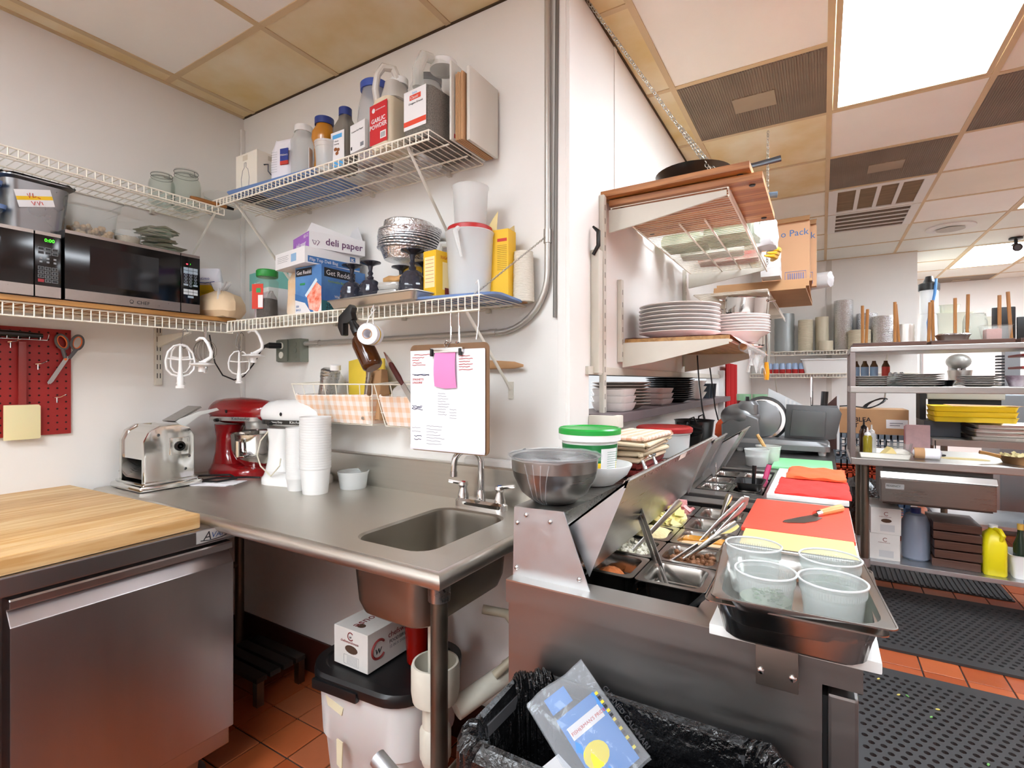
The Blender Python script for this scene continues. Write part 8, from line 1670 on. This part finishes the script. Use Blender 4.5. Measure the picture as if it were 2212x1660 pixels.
t = thing('copper_pan', 'copper skillet of pasta at the right edge of the table', 'skillet', (0.935, 3.80, RT)); MB().pot([(0.085, 0), (0.105, 0.04), (0.108, 0.043)], 0.003, 28).build('pan', M('copper_dull', '8f6a48', 0.4, 0.8), t); MB().tube([(-0.10, -0.02, 0.035), (-0.16, -0.03, 0.05), (-0.19, -0.035, 0.055)], [0.010, 0.009, 0.010], 8).build('handle', M('brass_pale', 'b0854e', 0.35, 0.8), t); bits(t, 'pasta', M('pasta_cream', 'dcd09a', 0.6), 60, 0.15, 0.15, 0.03, 0.025, 0.012, 3, 0.6)
# right table: lower overshelf
O1 = 1.2835
plates('plate', 'grey rimmed plate in the left stack on the lower overshelf', 0.255, 3.78, O1, 0.098, 5, 0.0115, M('china_dusky', 'b3aea8', 0.3), 'left overshelf plates', rim=0.004, h=0.012); plates('plate', 'grey plate in the middle stack on the lower overshelf', 0.485, 3.78, O1, 0.112, 6, 0.0115, M('china_dusky', 'b3aea8', 0.3), 'middle overshelf plates', rim=0.004, h=0.012); plates('plate', 'grey plate in the right stack on the lower overshelf', 0.745, 3.78, O1, 0.095, 5, 0.0115, M('china_dusky', 'b3aea8', 0.3), 'right overshelf plates', rim=0.004, h=0.012)
for k in range(4):
    t = thing('water_bottle', ('leftmost', 'second', 'third', 'fourth')[k] + ' small bottle with blue label behind the left overshelf plates', 'bottle', (0.185+0.048*k+0.012*(k > 2), 3.955, O1), 0, 'small labelled bottles'); MB().lathe([(0.02, 0), (0.021, 0.125), (0.012, 0.145), (0.01, 0.158)], 14).build('bottle', M('bottle_amber', '6b4a32', 0.2, clear=0.2), t); MB().lathe([(0.0215, 0.055), (0.0215, 0.12)], 14, cap0=False, cap1=False).build('label', M('label_sky', '9fbcd9', 0.5) if k < 3 else M('label_red', 'cf3d2a', 0.5), t)
t = thing('egg_tray', 'pale tray with white eggs between the overshelf plate stacks', 'eggs', (0.39, 3.97, O1)); MB().box(-0.045, -0.04, 0, 0.045, 0.04, 0.06).build('tray', M('tray_pale', 'c9d0cc', 0.6), t, bevel=0.004)
for k in range(3): MB().ball((-0.03+0.03*k, -0.02, 0.068), (0.016, 0.016, 0.02), 12, 8).build('egg', WHITE, t)
t = thing('black_bowl', 'glossy black bowl between the overshelf plate stacks', 'bowl', (0.618, 3.92, O1)); MB().pot([(0.04, 0), (0.055, 0.035)], 0.003, 24).build('bowl', M('china_black', '0c0f12', 0.2), t)
t = thing('berry_bowl', 'patterned bowl at the right of the lower overshelf', 'bowl', (0.905, 3.78, O1)); MB().pot([(0.035, 0), (0.055, 0.06)], 0.003, 24).build('bowl', M('china_purple', 'cfc6cc', 0.4, var=(14, 0.5), col2='5c3a4e'), t)
for k in range(3): single('red_tray', MB().box(-0.16, -0.12, 0, 0.16, 0.12, 0.012), M('tray_red', '9c2a2a', 0.4), ('lowest', 'middle', 'highest')[k] + ' red-edged tray projecting at the right side of the overshelves', 'tray', (1.07, 3.86, 1.315+0.066*k), 0, 'red-edged trays', smooth=False, bevel=0.002)
t = thing('tray_holder', 'grey tray holder carrying the red-edged trays', 'rack', (1.2, 3.86, O1)); MB().box(-0.02, -0.1, 0, 0.02, 0.1, 0.19).build('rack', M('rack_grey', '8b8b8b', 0.5), t, smooth=False)
# right table: top overshelf
O2 = 1.5135; DKW = wood('dark_walnut', '5a3a2c', '3f261c', (1, 14, 14))
for k in range(3): single('dark_board', MB().box(-0.17, -0.20, 0, 0.17, 0.20, 0.022), DKW, ('left', 'middle', 'right')[k] + ' dark wooden board on the top overshelf', 'board', (0.325+0.36*k, 3.81, O2), 0, 'dark boards on the overshelf', smooth=False, bevel=0.003)
O3 = O2+0.0225
for k, (x, h, tl) in enumerate(((0.212, 0.24, 0), (0.232, 0.22, 2), (0.372, 0.25, 0), (0.395, 0.24, -4), (0.53, 0.235, 1.5), (0.555, 0.25, -1), (0.648, 0.25, 0), (0.705, 0.27, 1), (0.835, 0.25, 0), (0.89, 0.27, -3))):
    single('wood_dowel', MB().rod((0, 0, 0), (0, 0, h), 0.0085, 8), wood('dowel_wood', 'b07a42', '8e5c2c', (20, 20, 1)), 'upright wooden dowel number %s from the left on the top overshelf' % ('one', 'two', 'three', 'four', 'five', 'six', 'seven', 'eight', 'nine', 'ten')[k], 'dowel', (x, 3.80+0.03*(k % 2), O3), 0, 'wooden dowels on the overshelf', rot=(0, R(tl), 0))
t = thing('foil_tray', 'foil tray with foil lid on the top overshelf', 'foil pan', (0.625, 3.73, O3)); MB().stack([(rrect(0.12, 0.09, 0.03, 5), 0), (rrect(0.145, 0.11, 0.035, 5), 0.03), (rrect(0.155, 0.12, 0.035, 5), 0.034)]).build('tray', ALU, t); MB().stack([(rrect(0.15, 0.115, 0.035, 5), 0.034), (rrect(0.13, 0.10, 0.03, 5), 0.042)]).build('foil_lid', FOIL, t)
t = thing('meat_tub', 'clear tub of pink meat on the top overshelf', 'container', (0.805, 3.74, O3)); MB().shell([(rr(0.10, 0.09, 0.015), 0), (rr(0.125, 0.11, 0.02), 0.075), (rr(0.14, 0.125, 0.02), 0.08)], 0.002).build('tub', CLEARP, t); MB().box(-0.045, -0.04, 0.004, 0.02, 0.04, 0.06).build('meat', M('meat_pink', 'c98f86', 0.5, bump=(30, 0.6)), t, bevel=0.01)
single('produce_bag', sack(MB(), 0.10, 0.07, 0.16, 0.5, 0.006, 5), M('bag_haze', 'd9ddd2', 0.2, clear=0.45), 'clear produce bag standing behind the meat tub', 'bag', (0.745, 3.86, O3))
for k, (x, w, h) in enumerate(((0.885, 0.10, 0.20), (0.99, 0.10, 0.14))): single('black_tray', MB().box(-w/2, -0.01, 0, w/2, 0.01, h), BLACK, ('taller' if k == 0 else 'shorter') + ' black tray standing at the right of the top overshelf', 'tray', (x, 3.95, O3), 0, bevel=0.008)
# under the right table
U = 0.2625
for k in range(2):
    t, f1, f2 = carton('foil_box', ('lower' if k == 0 else 'upper') + ' white chef carton under the right table', (0.315, 3.86, U+0.152*k), 2*k, 0.145, 0.30, 0.151, M('carton_white_dirty', 'd6d2cc', 0.7, var=(7, 0.12)))
    ring_c(f1, 0.075, 0.118, 0.010, 0.0015, MR); f1.text('chefswarehouse', 0.04, 0.098, 0.009, MR); f1.rect('spec_label', 0.045, 0.015, 0.07, 0.04, M('label_pale_grey', 'b9b9b9', 0.7))
    if k: f1.poly('hand_hole', [(0.075+0.026*math.cos(q*PI/6), 0.078+0.012*math.sin(q*PI/6)) for q in range(12)], M('hole_brown', '4a3222', 0.9))
t = thing('water_jug', 'grey-blue plastic jug with dark cap under the right table', 'jug', (0.475, 3.84, U)); MB().lathe([(0.06, 0), (0.068, 0.01), (0.068, 0.22), (0.05, 0.26), (0.03, 0.27)], 24).build('jug', M('jug_blue_grey', '8b93a3', 0.3, clear=0.15), t); MB().lathe([(0.026, 0.268), (0.026, 0.30)], 16).build('cap', M('cap_navy', '24397f', 0.4), t)
for k in range(5): single('brown_board', MB().box(-0.105, -0.14, 0, 0.105, 0.14, 0.044), DKW, ('lowest', 'second', 'third', 'fourth', 'top')[k] + ' thick dark wooden board in the pile under the right table', 'board', (0.645+0.006*(k % 2), 3.87, U+0.052*k), 2*(k % 3)-2, 'thick dark boards', smooth=False, bevel=0.004)
t = thing('yellow_jug', 'bright yellow handled jug under the right table', 'jug', (0.800, 3.76, U)); YJ = M('jug_yellow', 'e6d815', 0.35)
MB().stack([(rrect(0.09, 0.12, 0.02, 5), 0), (rrect(0.098, 0.13, 0.024, 5), 0.008), (rrect(0.098, 0.13, 0.024, 5), 0.17), (rrect(0.08, 0.10, 0.03, 5), 0.215), (rrect(0.04, 0.04, 0.018, 5), 0.24), (rrect(0.038, 0.038, 0.018, 5), 0.25)]).build('jug', YJ, t); MB().tube([(0.02, -0.05, 0.19), (0.03, -0.06, 0.22), (0.02, -0.035, 0.245), (0.0, -0.01, 0.245)], 0.011, 8).build('handle', YJ, t); MB().lathe([(0.02, 0.25), (0.02, 0.265)], 14).build('cap', WHITE, t)
t = thing('bottle_bin', 'white bin of bottles at the right under the table', 'bin', (0.955, 3.79, U)); MB().shell([(rr(0.16, 0.15, 0.02), 0), (rr(0.19, 0.18, 0.025), 0.12), (rr(0.20, 0.19, 0.025), 0.125)], 0.003).build('bin', WHITE, t)
for k, (x, y, c, cc, h, nm) in enumerate(((-0.045, -0.03, '1d2a1e', 'c9a24a', 0.28, 'dark green wine bottle with gold cap'), (-0.005, 0.03, '141a20', '6d86a8', 0.29, 'dark bottle with blue cap'), (0.035, -0.04, '8fc7ac', 'e6e6e6', 0.20, 'pale green soap bottle with white pump'))):
    b = thing('glass_bottle', nm + ' in the white bin', 'bottle', (0.955+x, 3.79+y, U+0.004)); MB().lathe([(0.028, 0), (0.03, 0.01), (0.03, h*0.6), (0.014, h*0.78), (0.012, h*0.9)], 18).build('bottle', M('glass_'+c, c, 0.15), b); MB().lathe([(0.014, h*0.89), (0.014, h)], 14).build('cap', M('cap_'+cc, cc, 0.4), b)
# ---------------------------------------------------------------- back table and far room
BT = 0.8855
t = thing('equipment_base', 'black and grey appliance base under the yellow crates', 'appliance', (0.78, 5.28, BT)); MB().box(-0.10, -0.20, 0, 0.12, 0.2, 0.12).build('base', M('appliance_dark', '3b4048', 0.5), t, smooth=False, bevel=0.005); MB().box(-0.10, 0.0, 0.12, -0.06, 0.2, 0.34).build('upright', BLACKM, t, smooth=False)
for k in range(3):
    t = thing('yellow_crate', ('lowest', 'middle', 'top')[k] + ' yellow bakery crate stacked on the back table', 'crate', (0.965, 5.16, BT+0.1215+0.04*k), 0, 'yellow bakery crates'); MB().shell([(rr(0.46, 0.30, 0.02), 0), (rr(0.48, 0.32, 0.02), 0.036), (rr(0.49, 0.33, 0.02), 0.0385)], 0.006).build('crate', M('crate_yellow', 'e3c01c', 0.45), t)
single('brown_paper', MB().add([(-0.2, -0.12, 0.0), (0.2, -0.12, 0.004), (0.2, 0.12, 0.0), (-0.2, 0.12, 0.006), (-0.2, -0.12, 0.002), (0.2, -0.12, 0.006), (0.2, 0.12, 0.002), (-0.2, 0.12, 0.008)], [(0, 1, 2, 3), (4, 5, 6, 7), (0, 1, 5, 4), (1, 2, 6, 5), (2, 3, 7, 6), (3, 0, 4, 7)]), CARD, 'sheet of brown paper on the yellow crates', 'paper', (1.03, 5.14, BT+0.2405), 4, smooth=False)
for k in range(4): 
    single('sheet_pan', MB().shell([(rr(0.56, 0.36, 0.01), 0), (rr(0.58, 0.38, 0.012), 0.026), (rr(0.59, 0.39, 0.014), 0.028)], 0.002), ALU, ('lowest', 'second', 'third', 'top')[k] + ' aluminium sheet pan stacked on the back table', 'tray', (1.215+0.01*(k % 2), 5.09, BT+0.029*k), 1.5*k, 'sheet pans on the back table')
t = thing('grey_tray_rack', 'grey-beige long tray behind the yellow crates', 'tray', (0.98, 5.45, BT)); MB().box(-0.24, -0.06, 0.28, 0.24, 0.06, 0.37).build('tray', M('tray_greige', '9d9a8e', 0.5), t, smooth=False, bevel=0.01); MB().box(-0.22, -0.04, 0.0, 0.22, 0.04, 0.28).build('stand', BLACKM, t, smooth=False)
t = thing('steel_hood', 'dull steel equipment cabinet at the right behind the crates', 'cabinet', (1.75, 6.2, 0)); MB().box(-0.45, -0.3, 0, 0.6, 0.3, 1.20).build('cabinet', M('cabinet_steel', '8f969a', 0.35, 0.8), t, smooth=False, bevel=0.01)
wfz = 1.72
t = thing('storage_shelving', 'white shelf unit in the far room carrying the water filter and bins', 'shelf', (1.25, 7.0, 0)); MB().box(-0.38, -0.22, wfz-0.025, 0.38, 0.22, wfz).build('shelf_board', WHITEP, t, smooth=False)
MB().box(-0.38, -0.22, 1.25, 0.38, 0.22, 1.275).build('shelf_board', WHITEP, t, smooth=False)
for x in (-0.36, 0.36):
    for y in (-0.2, 0.2): MB().rod((x, y, 0), (x, y, wfz-0.02), 0.015, 8).build('post', CHROME, t)
t = thing('water_filter', 'white water filter canister with black head and blue hose in the far room', 'water filter', (0.965, 6.90, wfz)); MB().lathe([(0.07, 0), (0.075, 0.02), (0.075, 0.28), (0.07, 0.30), (0.078, 0.31), (0.078, 0.55)], 22).build('canister', WHITE, t); MB().lathe([(0.092, 0.55), (0.092, 0.62), (0.05, 0.64), (0.03, 0.70)], 22).build('head', BLACK, t); MB().tube([(0.05, -0.06, 0.66), (0.03, -0.12, 0.5), (-0.03, -0.16, 0.2), (-0.02, -0.16, 0.0), (-0.01, -0.18, -0.10)], 0.013, 8).build('blue_hose', M('hose_blue', '4b82bd', 0.4), t)
for k, (x, z_, w, h, lab) in enumerate(((1.17, wfz, 0.30, 0.30, 'large cream bin in the far room'), (1.40, wfz, 0.20, 0.24, 'smaller cream bin right of the large one'), (1.13, wfz+0.305, 0.16, 0.08, 'cream tub on top of the large bin'))): single('cream_bin', MB().shell([(rr(w*0.85, 0.22, 0.03), 0), (rr(w, 0.26, 0.03), h*0.95), (rr(w*1.05, 0.28, 0.03), h)], 0.004), M('bin_cream', 'e2e2cf', 0.45), lab, 'bin', (x, 6.98, z_+0.0005))
t = thing('planetary_mixer', 'large grey floor mixer in the far room', 'mixer', (1.20, 6.95, 1.2755)); CG = M('mixer_grey', 'a9a8a2', 0.35, 0.3); MB().box(-0.06, -0.08, 0, 0.06, 0.10, 0.22).build('column', CG, t, bevel=0.02); MB().ball((0.0, -0.06, 0.24), (0.10, 0.17, 0.08), 18, 10).build('head', CG, t); MB().pot([(0.05, 0.02), (0.09, 0.08), (0.10, 0.15)], 0.004, 22, (0, -0.12, 0)).build('bowl', ALU, t); MB().rod((0, -0.12, 0.10), (0, -0.12, 0.20), 0.02, 10).build('beater', CHROME, t)
t = thing('vent_column', 'grey ribbed metal duct standing in the far room', 'duct', (1.56, 6.75, 0)); MB().box(-0.05, -0.05, 0, 0.06, 0.05, 1.62).build('duct', M('duct_grey', '85878a', 0.4, 0.7), t, smooth=False)
for k in range(16): MB().box(-0.10, -0.052, 1.10+0.03*k, -0.05, 0.04, 1.115+0.03*k).build('fin', BLACKM, t, smooth=False)
